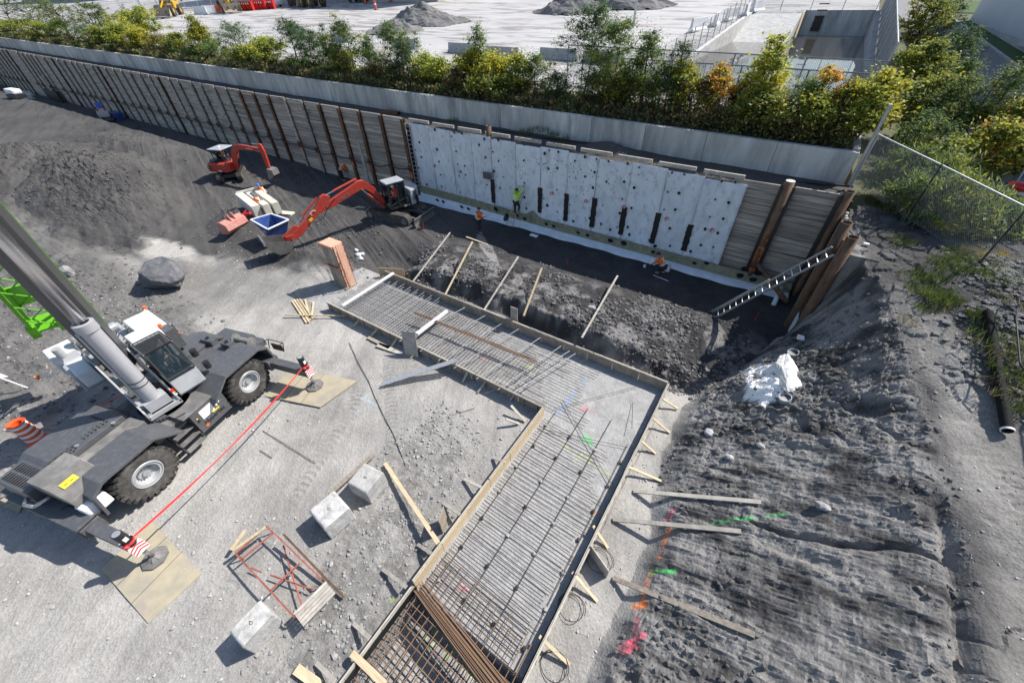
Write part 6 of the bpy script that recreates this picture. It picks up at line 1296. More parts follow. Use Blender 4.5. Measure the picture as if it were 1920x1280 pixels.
cbp(MB().beam((-15.70, 1.10, 2.49), (-15.70, 1.98, 2.49), .05, .05), 'window_frame', 'black'); cbp(MB().beam((-16.27, 1.10, 3.43), (-16.27, 1.98, 3.43), .05, .05), 'window_frame', 'black')
cbp(MB().bx(-17.2, -16.1, 1.06, 1.075, 2.3, 3.2), 'side_window', 'cabglass'); cbp(MB().bx(-17.2, -16.1, 2.005, 2.02, 2.3, 3.2), 'side_window', 'cabglass')
cbp(MB().path([(-15.68, 1.25, 2.25), (-15.64, 1.5, 2.12), (-15.66, 1.9, 2.2)], .02, 6), 'front_handrail', 'crane_grey')
for z0, mm in ((1.95, 'white'), (2.02, 'green'), (2.09, 'orange'), (2.16, 'redpaint')): cbp(MB().frame((-15.62, .99, z0), (1, 0, 0), (0, 1, 0), (0, 0, 1), .045, .045, .03), 'signal_light', mm)
for (x, y, z) in ((-15.9, 2.25, 2.85), (-15.6, 2.3, 2.35)): cbp(MB().tube((x, y, z-.14), (x, y, z+.14), .11, 14), 'mirror', 'black'); cbp(MB().tube((x-.1, 1.98, z-.1), (x, y, z), .02, 5), 'mirror_arm', 'galv')
# operator behind the glass: kept as a dark silhouette with orange gloves and blue jeans
wb(MB().bx(-19.9, -18.25, 1.55, 2.45, 2.0, 3.15), 'engine_cover', 'crane_white', bevel=.04); wb(MB().bx(-18.35, -17.5, 1.15, 2.1, 2.1, 3.35), 'engine_cover', 'crane_white', bevel=.04)
wb(MB().bx(-18.2, -17.7, 2.12, 2.5, 2.2, 3.1), 'intake_box', 'dark', bevel=.02); wb(MB().tube((-18.0, 2.2, 3.2), (-18.0, 2.2, 3.32), .07, 12), 'beacon', 'orange')
wb(MB().bx(-21.1, -20.1, -.85, -.05, 2.0, 2.85), 'counterweight', 'crane_white', bevel=.05); wb(MB().bx(-20.1, -18.9, -.75, -.0, 1.75, 2.5), 'rear_box', 'crane_grey', bevel=.04); wb(MB().bx(-19.4, -18.3, -.62, -.12, 2.2, 2.85), 'hydraulic_box', 'crane_white', bevel=.04)
wb(MB().bx(-21.0, -19.3, -.0, 1.5, 1.9, 2.7), 'counterweight', 'crane_grey', bevel=.06)
wb(MB().tube((-19.9, -.5, 2.85), (-19.9, -.5, 3.25), .13, 12), 'filter_can', 'crane_grey')
wn_ = MB().tube((-20.3, .05, 3.0), (-20.3, .95, 3.0), .30, 18); wb(wn_, 'hoist_winch', 'steel'); wb(MB().tube((-19.4, .2, 3.3), (-19.4, 1.3, 3.3), .20, 14), 'hoist_winch', 'galv')
vv = MB()
for k in range(14): p = V3((-19.6+random.uniform(-.5, .5), 1.3+random.uniform(-.4, .3), 2.7+random.uniform(-.1, .3))); vv.path([p, p+V3((.3, .1, .15)), p+V3((.5, -.2, 0))], .025, 5)
wb(vv, 'hydraulic_hoses', 'galv', kind='stuff')
for (a, b_) in (((-20.6, 2.5, 2.9), (-20.2, 2.1, 2.6)), ((-21.2, -1.5, 1.9), (-20.6, -1.0, 2.0))): wb(MB().tube(a, b_, .03, 6), 'lamp_arm', 'crane_white'); wb(MB().tube(V3(a)-V3((0, 0, .05)), V3(a)+V3((0, 0, .08)), .07, 10), 'beacon', 'orange')
# timber mats under the floats
def matt(c4, z, label, grp='plywood mats under the crane floats'):
    c4 = [g(x, y, z) for x, y in c4]; t = thing('crane_mat', label, 'mat', c4[0], group=grp); m = MB(); o_ = V3(c4[0])
    vs = [p-o_ for p in c4]+[p-o_-V3((0, 0, z-.01)) for p in c4]; m.add(vs, [(0, 1, 2, 3), (7, 6, 5, 4), (0, 4, 5, 1), (1, 5, 6, 2), (2, 6, 7, 3), (3, 7, 4, 0)]); m.build('sheet', 'tan', t)
    e_ = vs[1]-vs[0]; f_ = vs[3]-vs[0]; jn2 = MB()
    for k in (.34, .66): jn2.beam(vs[0]+f_*k+V3((0, 0, .001)), vs[0]+f_*k+e_+V3((0, 0, .001)), .012, .004)
    jn2.build('joint', 'black', t, kind='stuff'); return t
matt(((190, 1066), (285, 978), (377, 1075), (278, 1168)), .06, 'big tan plywood mat under the nearest crane float, at the lower left'); matt(((497, 742), (545, 688), (670, 714), (600, 763)), .06, 'tan plywood mat under the crane float nearest the rebar')
matt(((-60, 925), (-10, 905), (60, 915), (35, 960)), .05, 'brown mat at the left picture edge under the hidden crane float')
# red tape strung between jacks
def tape(a, b_, sag, label, w=.05):
    a, b_ = V3(a), V3(b_); pts = [a+(b_-a)*t-V3((0, 0, sag*4*t*(1-t))) for t in np.linspace(0, 1, 25)]; m = MB()
    for i in range(24): tw = .5+.5*math.sin(i*.5); m.beam(pts[i], pts[i+1], .012, w*(.6+.5*tw))
    tag(m.build('barrier_tape', 'redtape'), label, 'tape')
mat('redtape', (.78, .05, .05), .5, var=.1)
ja_ = V3((cr.matrix_world @ Vector((3.5, -3.92, 1.35)))[:]); jb_ = V3((cr.matrix_world @ Vector((3.5, 3.32, 1.35)))[:]); jc_ = V3((cr.matrix_world @ Vector((-3.75, -3.92, 1.3)))[:])
tape(ja_, jb_, .25, 'red barrier tape strung between the two near jacks of the crane', .07)
jd_ = V3((cr.matrix_world @ Vector((-3.75, 3.32, 1.3)))[:]); tape(g(0, 715+0, 1.0)*0+at(-5, 838, 17.5), g(240, 735, 1.0), .1, 'red barrier tape running behind the crane on its far side'); tape(jb_, jd_, .3, 'red tape crossing behind the crane cab to the far jack') if False else None
for j in (ja_, jb_, jd_): tag(MB().ring([(-.05, .14), (.05, .15)], j, (0, 0, 1), 14).ball(j+V3((.1, -.1, -.05)), .07, 6).build('tape_knot', 'redtape'), {0: 'knot of red tape round the lower left jack', 1: 'knot of red tape round the jack nearest the rebar', 2: 'knot of red tape round the jack behind the crane cab'}[[ja_ is j, jb_ is j, jd_ is j].index(True)], 'tape')
# ================================================================ EXCAVATORS, BINS, DISTANT MACHINES
def track(par, x0, x1, yc, w, h, m='track', lugs=True):
    r = h/2; n_ = 12; pts = [(x0+r-r*math.sin(t_), r-r*math.cos(t_)) for t_ in np.linspace(0, math.pi, n_)]+[(x1-r+r*math.sin(t_), r+r*math.cos(t_)) for t_ in np.linspace(0, math.pi, n_)]
    o = MB().prism(pts, (0, yc-w/2, .02), (1, 0, 0), (0, 0, 1), (0, 1, 0), w).build('track', m, par)
    P = [V3((a, 0, b+.02)) for a, b in pts]+[V3((pts[0][0], 0, pts[0][1]+.02))]; L_ = MB(); cum = 0
    for a, b in zip(P[:-1], P[1:]):
        l = np.linalg.norm(b-a)
        while cum < l:
            c_ = a+(b-a)*cum/max(l, 1e-6); d_ = nrm(b-a); n3 = np.cross(d_, (0, 1, 0)); L_.frame((c_[0]+n3[0]*.0, yc, c_[2]), d_, (0, 1, 0), n3, .018, w/2-.005, .035); cum += .13
        cum -= l
    L_.build('grousers', m, o, kind='stuff')
    for s in (-1, 1):
        y = yc+s*(w/2+.004); MB().tube((x0+r, y, r), (x0+r, y+s*.03, r), r*.62, 16).build('idler', 'darkdust', o); MB().tube((x1-r, y, r), (x1-r, y+s*.03, r), r*.62, 16).build('sprocket', 'darkdust', o)
        MB().bx(x0+2*r, x1-2*r, y-.01, y+.02, r*.7, r*1.3).build('track_frame', m, o)
def ram(par, p, q, r, m, name='cylinder', f=.6):
    p, q = V3(p), V3(q); o = MB().tube(p, p+(q-p)*f, r, 12).build(name, m, par); MB().tube(p+(q-p)*f, q, r*.55, 10).build('rod', 'chrome', o); return o
# --- large excavator
H = V3((-22.75, 18.45, gz(-22.4, 18.0)-.02)); dvec = V3((-2.59, -8.03, 0)); ang = math.atan2(dvec[1], dvec[0])
ex = thing('excavator', 'larger excavator with red arm, silver counterweight and dozer blade', 'excavator', H, ang); ux = rad(8)-ang
un = thing  # local undercarriage frame is rotated against the house
def rot(p, a): return V3((p[0]*math.cos(a)-p[1]*math.sin(a), p[0]*math.sin(a)+p[1]*math.cos(a), p[2]))
uc = bpy.data.objects.new('undercarriage', None); COL.objects.link(uc)
bpy.data.objects.remove(uc)
def under(par, a, L0, L1, gauge, w, h, blade=None, bm='bucketsteel'):
    before = set(o.name for o in par.children)
    for s in (-1, 1): track(par, L0, L1, s*gauge, w, h)
    MB().bx(L0*.5, L1*.5, -gauge, gauge, h*.35, h*.8).build('car_body', 'track', par)
    if blade:
        bx0, bw, bh = blade; m = MB().prism([(0, .02), (.10, 0), (.04, bh*.5), (.12, bh), (.02, bh), (-.04, bh*.5)], (bx0, -bw, .05), (1, 0, 0), (0, 0, 1), (0, 1, 0), 2*bw); m.build('blade', bm, par)
        for s in (-1, 1): MB().beam((L1*.5, s*.45, .45), (bx0, s*.6, .35), .12, .14).build('blade_arm', bm, par)
    for o in par.children:
        if o.name not in before: o.rotation_euler = (0, 0, a); 
under(ex, ux, -1.75, 2.0, .92, .5, .72, (2.55, 1.2, .62))
hb_ = MB().bx(-1.55, .7, -1.0, -.05, .85, 1.55); hb_.bx(-1.55, -.6, -.05, .95, .85, 1.5); hb_.build('house', 'black', ex, bevel=.04)
cwm = MB().prism([(-.95, -1.02), (-1.5, -.92), (-1.82, -.5), (-1.9, 0), (-1.82, .5), (-1.5, .92), (-.95, 1.02)], (0, 0, .85), (1, 0, 0), (0, 1, 0), (0, 0, 1), 1.12).build('counterweight', 'silverpaint', ex, bevel=.08)
for k in range(5):
    e1 = nrm((-.55, -.42, 0)); MB().frame((-1.28, .975, 1.25+.13*k), (1, -.18, 0), (0, 0, 1), (.18, 1, 0), .17, .03, .03).build('vent_slot', 'black', cwm)
MB().bx(-1.5, -.7, -.8, .1, 1.55, 1.95).build('engine_cover', 'black', ex, bevel=.06)
cbm = MB()
for (x, y) in ((-.62, .05), (-.62, .98), (.62, .98), (.70, .05), (-.05, .98)): cbm.beam((x, y, 1.0), (x+(.0 if x < 0 else -.08), y, 2.72), .08, .08)
cbm.beam((-.62, .98, 1.55), (.66, .98, 1.2), .06, .1); cbm.bx(-.64, .7, .02, 1.0, .95, 1.12); cbo = cbm.build('cab_frame', 'black', ex)
MB().bx(-.68, .66, .0, 1.02, 2.66, 2.78).build('cab_roof', 'silverpaint', cbo, bevel=.05); MB().bx(-.6, -.58, .1, .93, 1.12, 2.6).build('rear_window', 'cabglass', cbo); MB().bx(-.55, -.1, .965, .975, 1.15, 2.6).build('side_window', 'cabglass', cbo); MB().bx(-.5, .55, .03, .05, 1.3, 2.6).build('side_window', 'cabglass', cbo)
MB().bx(-.4, .1, .25, .75, 1.12, 1.45).bx(-.42, -.28, .25, .75, 1.4, 2.05).build('seat', 'black', cbo); text('U55-4', .17, (-.72, 1.03, .98), (-1, 0, 0), (0, 0, 1), 'white', ex) if False else text('185-4', .2, (-.55, 1.03, .98), (-1, 0, 0), (0, 0, 1), 'white', ex)
def plate(par, pts, w, m, name, bev=.02, y=0): return MB().prism(pts, (0, y-w/2, 0), (1, 0, 0), (0, 0, 1), (0, 1, 0), w).build(name, m, par, bevel=bev)
bm_ = plate(ex, [(.62, 1.25), (.72, 1.62), (1.15, 2.45), (1.75, 3.06), (2.15, 3.08), (2.9, 2.82), (4.35, 2.32), (4.62, 2.12), (4.55, 1.92), (4.25, 1.90), (2.7, 2.35), (2.05, 2.52), (1.75, 2.45), (1.35, 2.05), (.95, 1.35), (.8, 1.18)], .30, 'red', 'boom')
sk_ = plate(ex, [(4.15, 2.62), (4.45, 2.82), (4.75, 2.72), (5.4, 2.05), (7.35, .82), (7.42, .60), (7.2, .52), (6.6, .72), (5.2, 1.72), (4.5, 1.86), (4.35, 2.1)], .26, 'red', 'stick')
ram(ex, (2.15, .0, 3.22), (4.35, 0, 2.72), .075, 'red', 'stick_cylinder', .75); ram(ex, (.85, .30, 1.0), (2.1, .22, 2.62), .07, 'red', 'boom_cylinder', .72); ram(ex, (.85, -.30, 1.0), (2.1, -.22, 2.62), .07, 'red', 'boom_cylinder', .72); ram(ex, (4.9, 0, 2.72), (6.75, 0, 1.42), .065, 'red', 'bucket_cylinder', .7)
plate(ex, [(6.55, 1.30), (6.85, 1.45), (7.75, .95), (7.7, .75), (7.2, .85)], .12, 'red', 'bucket_link')
text('Lamothe', .26, (3.35, .156, 2.36), (-.94, 0, .33), (.33, 0, .94), 'darkdust', bm_); MB().frame((5.75, .134, 1.55), nrm((.85, 0, -.52)), nrm((.52, 0, .85)), (0, 1, 0), .13, .09, .003).build('warning_label', 'yellowpaint', sk_)
MB().path([(3.9, .17, 2.45), (4.6, .28, 1.95), (5.0, .2, 1.45), (5.6, .2, 1.3), (5.9, .16, 1.45)], .02, 5).build('hose', 'rubberhose', ex); MB().path([(5.3, .15, 2.0), (5.45, .2, 2.1), (5.7, .2, 1.95), (5.6, .15, 1.8)], .015, 5).build('line', 'white', ex)
def bucket(par, prof, w, m, name='bucket'):
    """open scoop: curved shell along prof with two side plates"""
    b = MB(); n_ = len(prof)
    for (a, c) in zip(prof[:-1], prof[1:]): b.beam((a[0], 0, a[1]), (c[0], 0, c[1]), w, .03, up=(0, 0, 1) if abs(a[0]-c[0]) > .02 else (1, 0, 0))
    for s in (-1, 1): b.prism(prof, (0, s*(w/2)-(.02 if s > 0 else 0), 0), (1, 0, 0), (0, 0, 1), (0, 1, 0), .02)
    return b.build(name, m, par)
bucket(ex, [(7.25, .75), (7.5, .30), (7.9, .10), (8.35, .16), (8.7, .55), (8.9, 1.15)], 1.25, 'bucketsteel')
MB().bx(8.84, 8.94, -.64, .64, .95, 1.25).build('cutting_edge', 'steel', ex); MB().bx(7.1, 7.6, -.16, .16, .55, .95).build('coupler', 'red', ex, bevel=.03)
MB().bx(.55, .8, -.7, -.1, 1.2, 1.7).build('tank_cover', 'black', ex)
# --- small red excavator
M_ = g(435, 328, .8); Bk = g(513, 333, .8); a2 = math.atan2(Bk[1]-M_[1], Bk[0]-M_[0]); zg = gz(M_[0], M_[1])
M0 = V3((M_[0], M_[1], zg-.02)); me_ = thing('small_excavator', 'small red excavator with open canopy digging next to the timber wall', 'excavator', M0, a2); zo = -zg
under(me_, rad(-35)-a2+0, -1.35, 1.35, .78, .38, .58)
MB().prism([(-1.45, -.55), (-1.2, -.82), (.55, -.85), (.75, -.5), (.75, .5), (.5, .82), (-1.0, .85), (-1.4, .55)], (0, 0, .68), (1, 0, 0), (0, 1, 0), (0, 0, 1), .72).build('house', 'red', me_, bevel=.10)
MB().bx(-1.2, -.55, -.5, .5, 1.38, 1.62).build('engine_cover', 'dark', me_, bevel=.08)
for k in range(3): MB().bx(-1.3, -.95, -.86, -.82, .80+.15*k, .88+.15*k).build('vent_slot', 'black', me_)
MB().bx(-.3, .1, -.87, -.85, .78, .88).build('number_plate', 'white', me_)
cn = MB()
for (x, y) in ((-.5, -.55), (-.5, .65), (.55, -.55), (.55, .65)): cn.beam((x, y, 1.35), (x+.02, y, 2.45), .05, .05)
cno = cn.build('canopy_frame', 'black', me_); MB().bx(-.65, .7, -.68, .78, 2.45, 2.53).build('canopy_roof', 'silverpaint', cno, bevel=.03); MB().bx(-.5, .0, -.2, .35, 1.35, 1.6).bx(-.52, -.4, -.2, .35, 1.6, 2.1).build('seat', 'black', cno); MB().tube((.35, -.1, 1.4), (.1, 0, 1.9), .02, 6).build('lever', 'white', cno)
plate(me_, [(.85, .8), (.75, 1.2), (1.25, 2.4), (1.7, 2.75), (2.1, 2.85), (4.3, 2.62), (4.35, 2.38), (2.2, 2.45), (1.75, 2.25), (1.3, 1.2), (1.15, .8)], .24, 'red', 'boom', y=.0)
plate(me_, [(4.15, 2.95), (4.45, 2.95), (4.55, 2.4), (4.42, 1.1), (4.25, 1.0), (4.12, 1.2), (4.15, 2.3)], .2, 'red', 'stick'); ram(me_, (2.2, 0, 2.98), (4.3, 0, 2.92), .05, 'black', 'stick_cylinder', .62); ram(me_, (1.2, 0, .95), (1.9, 0, 2.3), .05, 'black', 'boom_cylinder', .6)
text('KUBOTA', .16, (3.2, -.125, 2.56), (1, 0, -.08), (.08, 0, 1), 'white', me_)
bucket(me_, [(4.3, 1.05), (4.75, .95), (4.8, .55), (4.5, .25), (4.1, .2)], .75, 'bucketsteel')
# --- blue tipping bin
bt = thing('tipping_bin', 'blue steel tipping bin with white rim standing below the stone table', 'bin', V3(((-28.79-26.78)/2, (12.64+11.16)/2, gz(-27.9, 11.9))), 0); bc = V3(bt.location); bz = gz(-27.9, 11.9)
cs = [g(470, 412, 1.45+bz*0), g(508, 401, 1.45), g(541, 412, 1.45), g(502, 430, 1.45)]; ct = sum(cs)/4
lo = [ct+(p-ct)*V3((.55, .55, 1))-V3((0, 0, 1.15)) for p in cs]; lo = [V3((p[0], p[1], .28+bz)) for p in lo]
for i in range(4):
    a, b_, c_, d_ = cs[i]-bc, cs[(i+1) % 4]-bc, lo[(i+1) % 4]-bc, lo[i]-bc; MB().add([a, b_, c_, d_], [(0, 1, 2, 3)]).build('side_panel', 'blue', bt).modifiers.new('t', 'SOLIDIFY').thickness = .03
    MB().beam(a, b_, .08, .07).build('rim', 'white', bt)
MB().add([p-bc for p in lo], [(0, 1, 2, 3)]).build('floor', 'blue', bt)
for s in (.25, .75): p = lo[0]+(lo[3]-lo[0])*s-bc; q = lo[1]+(lo[2]-lo[1])*s-bc; MB().beam(p*V3((1.25, 1.25, 0))+V3((0, 0, .12)), q*V3((1.25, 1.25, 0))+V3((0, 0, .12)), .14, .14).build('skid', 'black', bt)
fa = (cs[3]+cs[0])/2-bc; fa2 = (lo[3]+lo[0])/2-bc; mid_ = (fa+fa2)/2; dd = nrm(cs[3]-cs[0]); nn_ = nrm(np.cross(dd, fa-fa2)); nn_ = nn_ if nn_[1] < 0 else -nn_
MB().frame(mid_+nn_*.03, dd, nrm(fa-fa2), nn_, .24, .10, .004).build('logo_patch', 'crane_white', bt)
for nm, lb_, c_, r_ in (('concrete_lump', 'pale lump lying in the blue bin', ct-V3((.1, .1, .8)), .25), ('debris_sheet', 'brown board scrap lying in the blue bin', ct+V3((.45, .25, -.7)), .3)):
    tag(MB().ball(c_, (r_, r_*.7, r_*.45), 8).build(nm, 'block' if 'lump' in nm else 'ply'), lb_, 'rubble')
for i, (x, y) in enumerate(((528, 432), (515, 441), (505, 452))):
    p = onground(x, y); tag(MB().bx(-.28, .28, -.18, .18, 0, .15).build('grey_brick', 'stonelight', bevel=.01), ['upper', 'middle', 'lower'][i]+' grey concrete slab piece between blue bin and excavator bucket', 'slab', 'slab pieces by the blue bin').location = tuple(p)
# --- spare red bucket lying on the ground
rb = thing('spare_bucket', 'spare red digging bucket lying on the dark soil left of the blue bin', 'bucket', (-31.1, 10.9, gz(-31.1, 10.9)), math.atan2(1.83, -.5)+0)
b0_ = bucket(rb, [(.35, .75), (.0, .85), (-.40, .65), (-.5, .3), (-.3, .05), (.35, .0)], 1.7, 'redpink', 'shell'); b0_.rotation_euler[2] = math.pi/2
for s in (-.18, .18): MB().prism([(-.35, .7), (.2, .75), (0, 1.15), (-.15, 1.15)], (s, 0, 0), (0, 1, 0), (0, 0, 1), (1, 0, 0), .05).build('lug', 'redpink', rb)
# --- stone saw table / pale precast troughs
zt = gz(-32.5, 13.5); st_ = thing('precast_units', 'pair of pale precast concrete troughs on which two workers cut', 'precast concrete', (-32.4, 13.6, zt), math.atan2(12.7-13.46, -30.6-34.33+33.9+.3))
angp = math.atan2(-.78, 3.7); st_.rotation_euler = (0, 0, angp)

mat('palestone', (.55, .52, .45), .85, var=.1, scale=3, bump=.3, dirt=(.38, .35, .3), dscale=2)
MB().bx(-1.9, 1.7, -.8, -.25, 0, 1.0).build('unit', 'palestone', st_, bevel=.03); MB().bx(-1.7, 1.9, -.12, .35, 0, .95).build('unit', 'palestone', st_, bevel=.03); MB().bx(-1.6, 1.9, .5, 1.0, 0, .9).build('unit', 'palestone', st_, bevel=.03)
MB().bx(-1.2, 1.0, .1, .3, .96, 1.05).build('guide_rail', 'steel', st_); MB().bx(-1.95, -1.85, -.7, .9, .95, 1.08).build('end_bar', 'palestone', st_)
sp_ = onground(527, 400); tag(MB().frame(sp_+V3((0, 0, .05)), nrm((.9, .3, 0)), nrm((-.3, .9, 0)), (0, 0, 1), 1.1, .25, .06).build('pale_plank', 'palestone'), 'pale plank lying in white dust right of the stone units', 'plank')
sd = onground(478, 404); tag(MB().ball((0, 0, 0), (1.0, .6, .35), 14).build('sand_pile', 'tan', smooth=True), 'small tan sand pile at the near end of the stone units', 'sand pile').location = tuple(onground(492, 403))
tag(MB().tube((0, 0, 0), (.5, .35, .12), .10, 10).tube((.1, -.1, 0), (.2, .3, .3), .06, 8).build('fuel_can', 'redpaint'), 'small red machine standing between spare bucket and blue bin', 'machine').location = tuple(onground(459, 412)+V3((0, 0, .35)))
# --- left background things
p = onground(203, 228); lm_ = thing('lifting_platform', 'red and blue work platform parked at the far timber wall', 'work platform', p, -.4)
MB().bx(-1.7, 1.7, -.9, .9, .1, .35).build('base', 'black', lm_); 
for s in (-1, 1): MB().beam((-1.6, s*1.1, .15), (1.6, -s*1.3, .15), .12, .12).build('stabiliser', 'dark', lm_); MB().beam((-.9, s*.4, .3), (.4, s*.4, 1.9), .12, .16).build('arm', 'redpaint', lm_)
MB().bx(-.9, -.5, -.35, .35, 1.6, 2.2).build('drive_box', 'bluehat', lm_)
for k in range(3): MB().bx(-.35+.3*k, -.30+.3*k, -.6, .6, .9-.15*k, 1.5-.15*k).build('grille', 'alu', lm_)
p = onground(212, 208); tag(MB().bx(-1.3, 1.3, -.5, .5, 0, .9).build('blue_container', 'blue', bevel=.03), 'dark blue steel box in the wall shadow behind the work platform', 'container').location = tuple(p)
for px, py, lb_, L_ in ((52, 178, 'upper pale concrete barrier in a stack on the left', 3.4), (52, 184, 'lower pale concrete barrier in a stack on the left', 3.5)):
    p = onground(px, py); jersey(p, .05, L_*1.6, lb_, 'palestone', .6, 'pale barriers on the left floor')
p = onground(108, 190); tag(MB().bx(-3.2, 3.2, -.2, .2, -.1, 1.6).build('dark_container', 'black'), 'dark flat steel tray lying next to the pale barriers', 'steel tray').location = tuple(p)
p = onground(96, 170); tag(MB().bx(-.25, .25, -.1, .1, 0, 3.6).build('leaning_post', 'palewood'), 'pale upright board leaning against the far timber wall', 'board').location = tuple(p)
tag(MB().bx(-.12, .12, -.06, .06, 0, 3.2).build('leaning_post', 'palewood'), 'pale upright board leaning on the timber wall behind the big excavator', 'board').location = tuple(gY(692, 342, 21.7))
p = onground(10, 152); vv_ = thing('white_machine', 'white bodied small machine at the left picture edge by the wall', 'machine', p, .1); MB().bx(-1.5, 1.5, -.6, .6, .6, 1.3).build('body', 'white', vv_, bevel=.2); MB().bx(-1.7, 1.7, -.7, .7, .1, .55).build('chassis', 'black', vv_)
tk_ = V3((-23.7, 21.95, gz(-23.7, 21.5))); ladder('wall_ladder', 'grey steel ladder standing upright where the timber boards meet the membrane', tk_, (gY(762, 226, WY-.3)[0], WY-.3, 5.6), .42, (0, -1, 0), .3, 'galv')
# --- loaders and others in the yard
def loader(px, py, label, ang, m='loader', hpx=None, s=1.15):
    p = yard(px, py); t = thing('wheel_loader', label, 'wheel loader', p, ang, 'yellow machines in the yard'); s = s
    MB().bx(-3.2*s, -.4*s, -1.1*s, 1.1*s, 1.1*s, 2.2*s).build('engine_hood', m, t, bevel=.12); MB().bx(-.5*s, 1.4*s, -.7*s, .7*s, .9*s, 1.8*s).build('front_frame', m, t, bevel=.05)
    c_ = MB().bx(-.6*s, .8*s, -.75*s, .75*s, 2.0*s, 3.6*s).build('cab', 'cabglass', t, bevel=.08); MB().bx(-.7*s, .9*s, -.85*s, .85*s, 3.55*s, 3.72*s).build('roof', 'dark', c_)
    for x in (-1.9, 1.7):
        for y in (-1.15, 1.15):
            w_ = MB().ring([(-.32*s, .4*s), (-.32*s, .85*s), (.32*s, .85*s), (.32*s, .4*s)], (x*s, y*s, .87*s), (0, 1, 0), 20).build('wheel', 'rubber', t); MB().tube((x*s, (y-.25*np.sign(-y)*-1)*s, .87*s), (x*s, (y+.25*np.sign(y))*s, .87*s), .42*s, 14).build('rim', m, w_)
    for y in (-.6, .6): MB().beam((.6*s, y*s, 2.0*s), (3.6*s, y*s, .7*s), .16*s, .34*s).build('lift_arm', 'dark', t)
    MB().beam((.8*s, 0, 2.3*s), (3.2*s, 0, 1.3*s), .14*s, .2*s).build('tilt_arm', m, t)
    b = bucket(t, [(3.5*s, 1.3*s), (3.4*s, .4*s), (3.7*s, .1*s), (4.6*s, .05*s)], 2.9*s, 'ply'); return t
loader(322, 31, 'yellow wheel loader, leftmost in the yard, bucket towards the camera', -.75); loader(432, 23, 'yellow wheel loader left of the red snow blades', -.35); loader(588, 14, 'yellow wheel loader, rightmost, seen tail first', 2.9); loader(556, 12, 'orange yellow machine standing left of the rightmost loader', 2.6, 'orange', s=1.0)
def blade_(px, py, label, L_=4.0, m='redpaint', grp='red snow blades in a row'):
    p = yard(px, py); t = thing('snow_blade', label, 'snow blade', p, .1, grp); MB().prism([(0, 0), (.2, .3), (.15, 1.0), (.35, 1.5), (.25, 1.5), (.0, 1.0), (.05, .3), (-.1, 0)], (-L_/2, 0, 0), (0, -1, 0), (0, 0, 1), (1, 0, 0), L_).build('mouldboard', m, t)
    for k in range(5): MB().bx(-L_/2+k*L_/4.05, -L_/2+k*L_/4.05+.08, -.4, .15, 0, 1.5).build('rib', 'redpaint', t)
    for k in range(6): MB().bx(-L_/2+.3+k*L_/7, -L_/2+.6+k*L_/7, -.42, -.38, 1.0, 1.3).build('white_patch', 'white', t)
blade_(464, 20, 'red snow blade, left one of the row', 5); blade_(488, 18, 'red snow blade, middle of the row', 5); blade_(506, 17, 'red snow blade, right one of the row', 4)
for px, py, m_, lb_ in ((378, 27, 'white', 'white barrier between the two left loaders'), (395, 25, 'white', 'second white barrier beside the orange one'), (408, 24, 'orange', 'orange barrier left of the second loader'), (742, 1, 'white', 'white barrier at the top edge'), (757, 2, 'yellowpaint', 'yellow barrier at the top edge')):
    jersey(yard(px, py), .1, 4.5, lb_, m_, 1.3, 'coloured barriers far across the yard')
for px, py, lb_ in ((705, 19, 'orange marker post alone on the pale yard'), (686, 8, 'orange marker post near the dark car'), (203, 40, 'orange and white barrel by the far fence'), (732, 4, 'orange marker post left of the white barrier')):
    p = yard(px, py); t = thing('marker_post', lb_, 'marker post', p, group='orange markers in the yard'); MB().tube((0, 0, 0), (0, 0, 1.3), .22, 10, .16).build('post', 'orangeplastic', t); MB().tube((0, 0, .7), (0, 0, .9), .21, 10).build('band', 'white', t); MB().bx(-.35, .35, -.35, .35, 0, .08).build('foot', 'black', t)
def car(px, py, label, m_, a_):
    p = yard(px, py); t = thing('parked_car', label, 'car', p, a_); MB().prism([(-2.3, .4), (-2.3, 1.0), (-1.6, 1.15), (-1.0, 1.75), (.9, 1.8), (1.5, 1.15), (2.3, 1.0), (2.3, .4)], (0, -.9, 0), (1, 0, 0), (0, 0, 1), (0, 1, 0), 1.8).build('body', m_, t, bevel=.12)
    for x in (-1.4, 1.4):
        for y in (-.92, .92): MB().tube((x, y-.1, .36), (x, y+.1, .36), .36, 14).build('wheel', 'black', t)
    for y in (-.91, .905): MB().prism([(-1.1, 1.2), (-.85, 1.65), (.8, 1.65), (1.1, 1.2)], (0, y, 0), (1, 0, 0), (0, 0, 1), (0, 1, 0), .01).build('side_window', 'cabglass', t)
car(512, 14, 'white van parked right of the red snow blades', 'white', .2); car(672, 5, 'dark car at the top edge of the yard', 'black', .1); car(330, 4, 'white truck shape behind the leftmost loader', 'white', .1)
# stop sign and cone by the road
p = road(1806, 22); ss_ = thing('stop_sign', 'small red stop sign on a pole on the lawn at top right', 'road sign', p); MB().tube((0, 0, 0), (0, 0, 2.4), .04, 6).build('pole', 'galv', ss_); MB().prism([(math.cos(a+.39)*.4, math.sin(a+.39)*.4) for a in np.arange(0, 6.28, math.pi/4)], (0, -.05, 2.6), (1, 0, 0), (0, 0, 1), (0, -1, 0), .02).build('plate', 'redpaint', ss_)
text('STOP', .26, (0, -.075, 2.6), (1, 0, 0), (0, 0, 1), 'white', ss_)
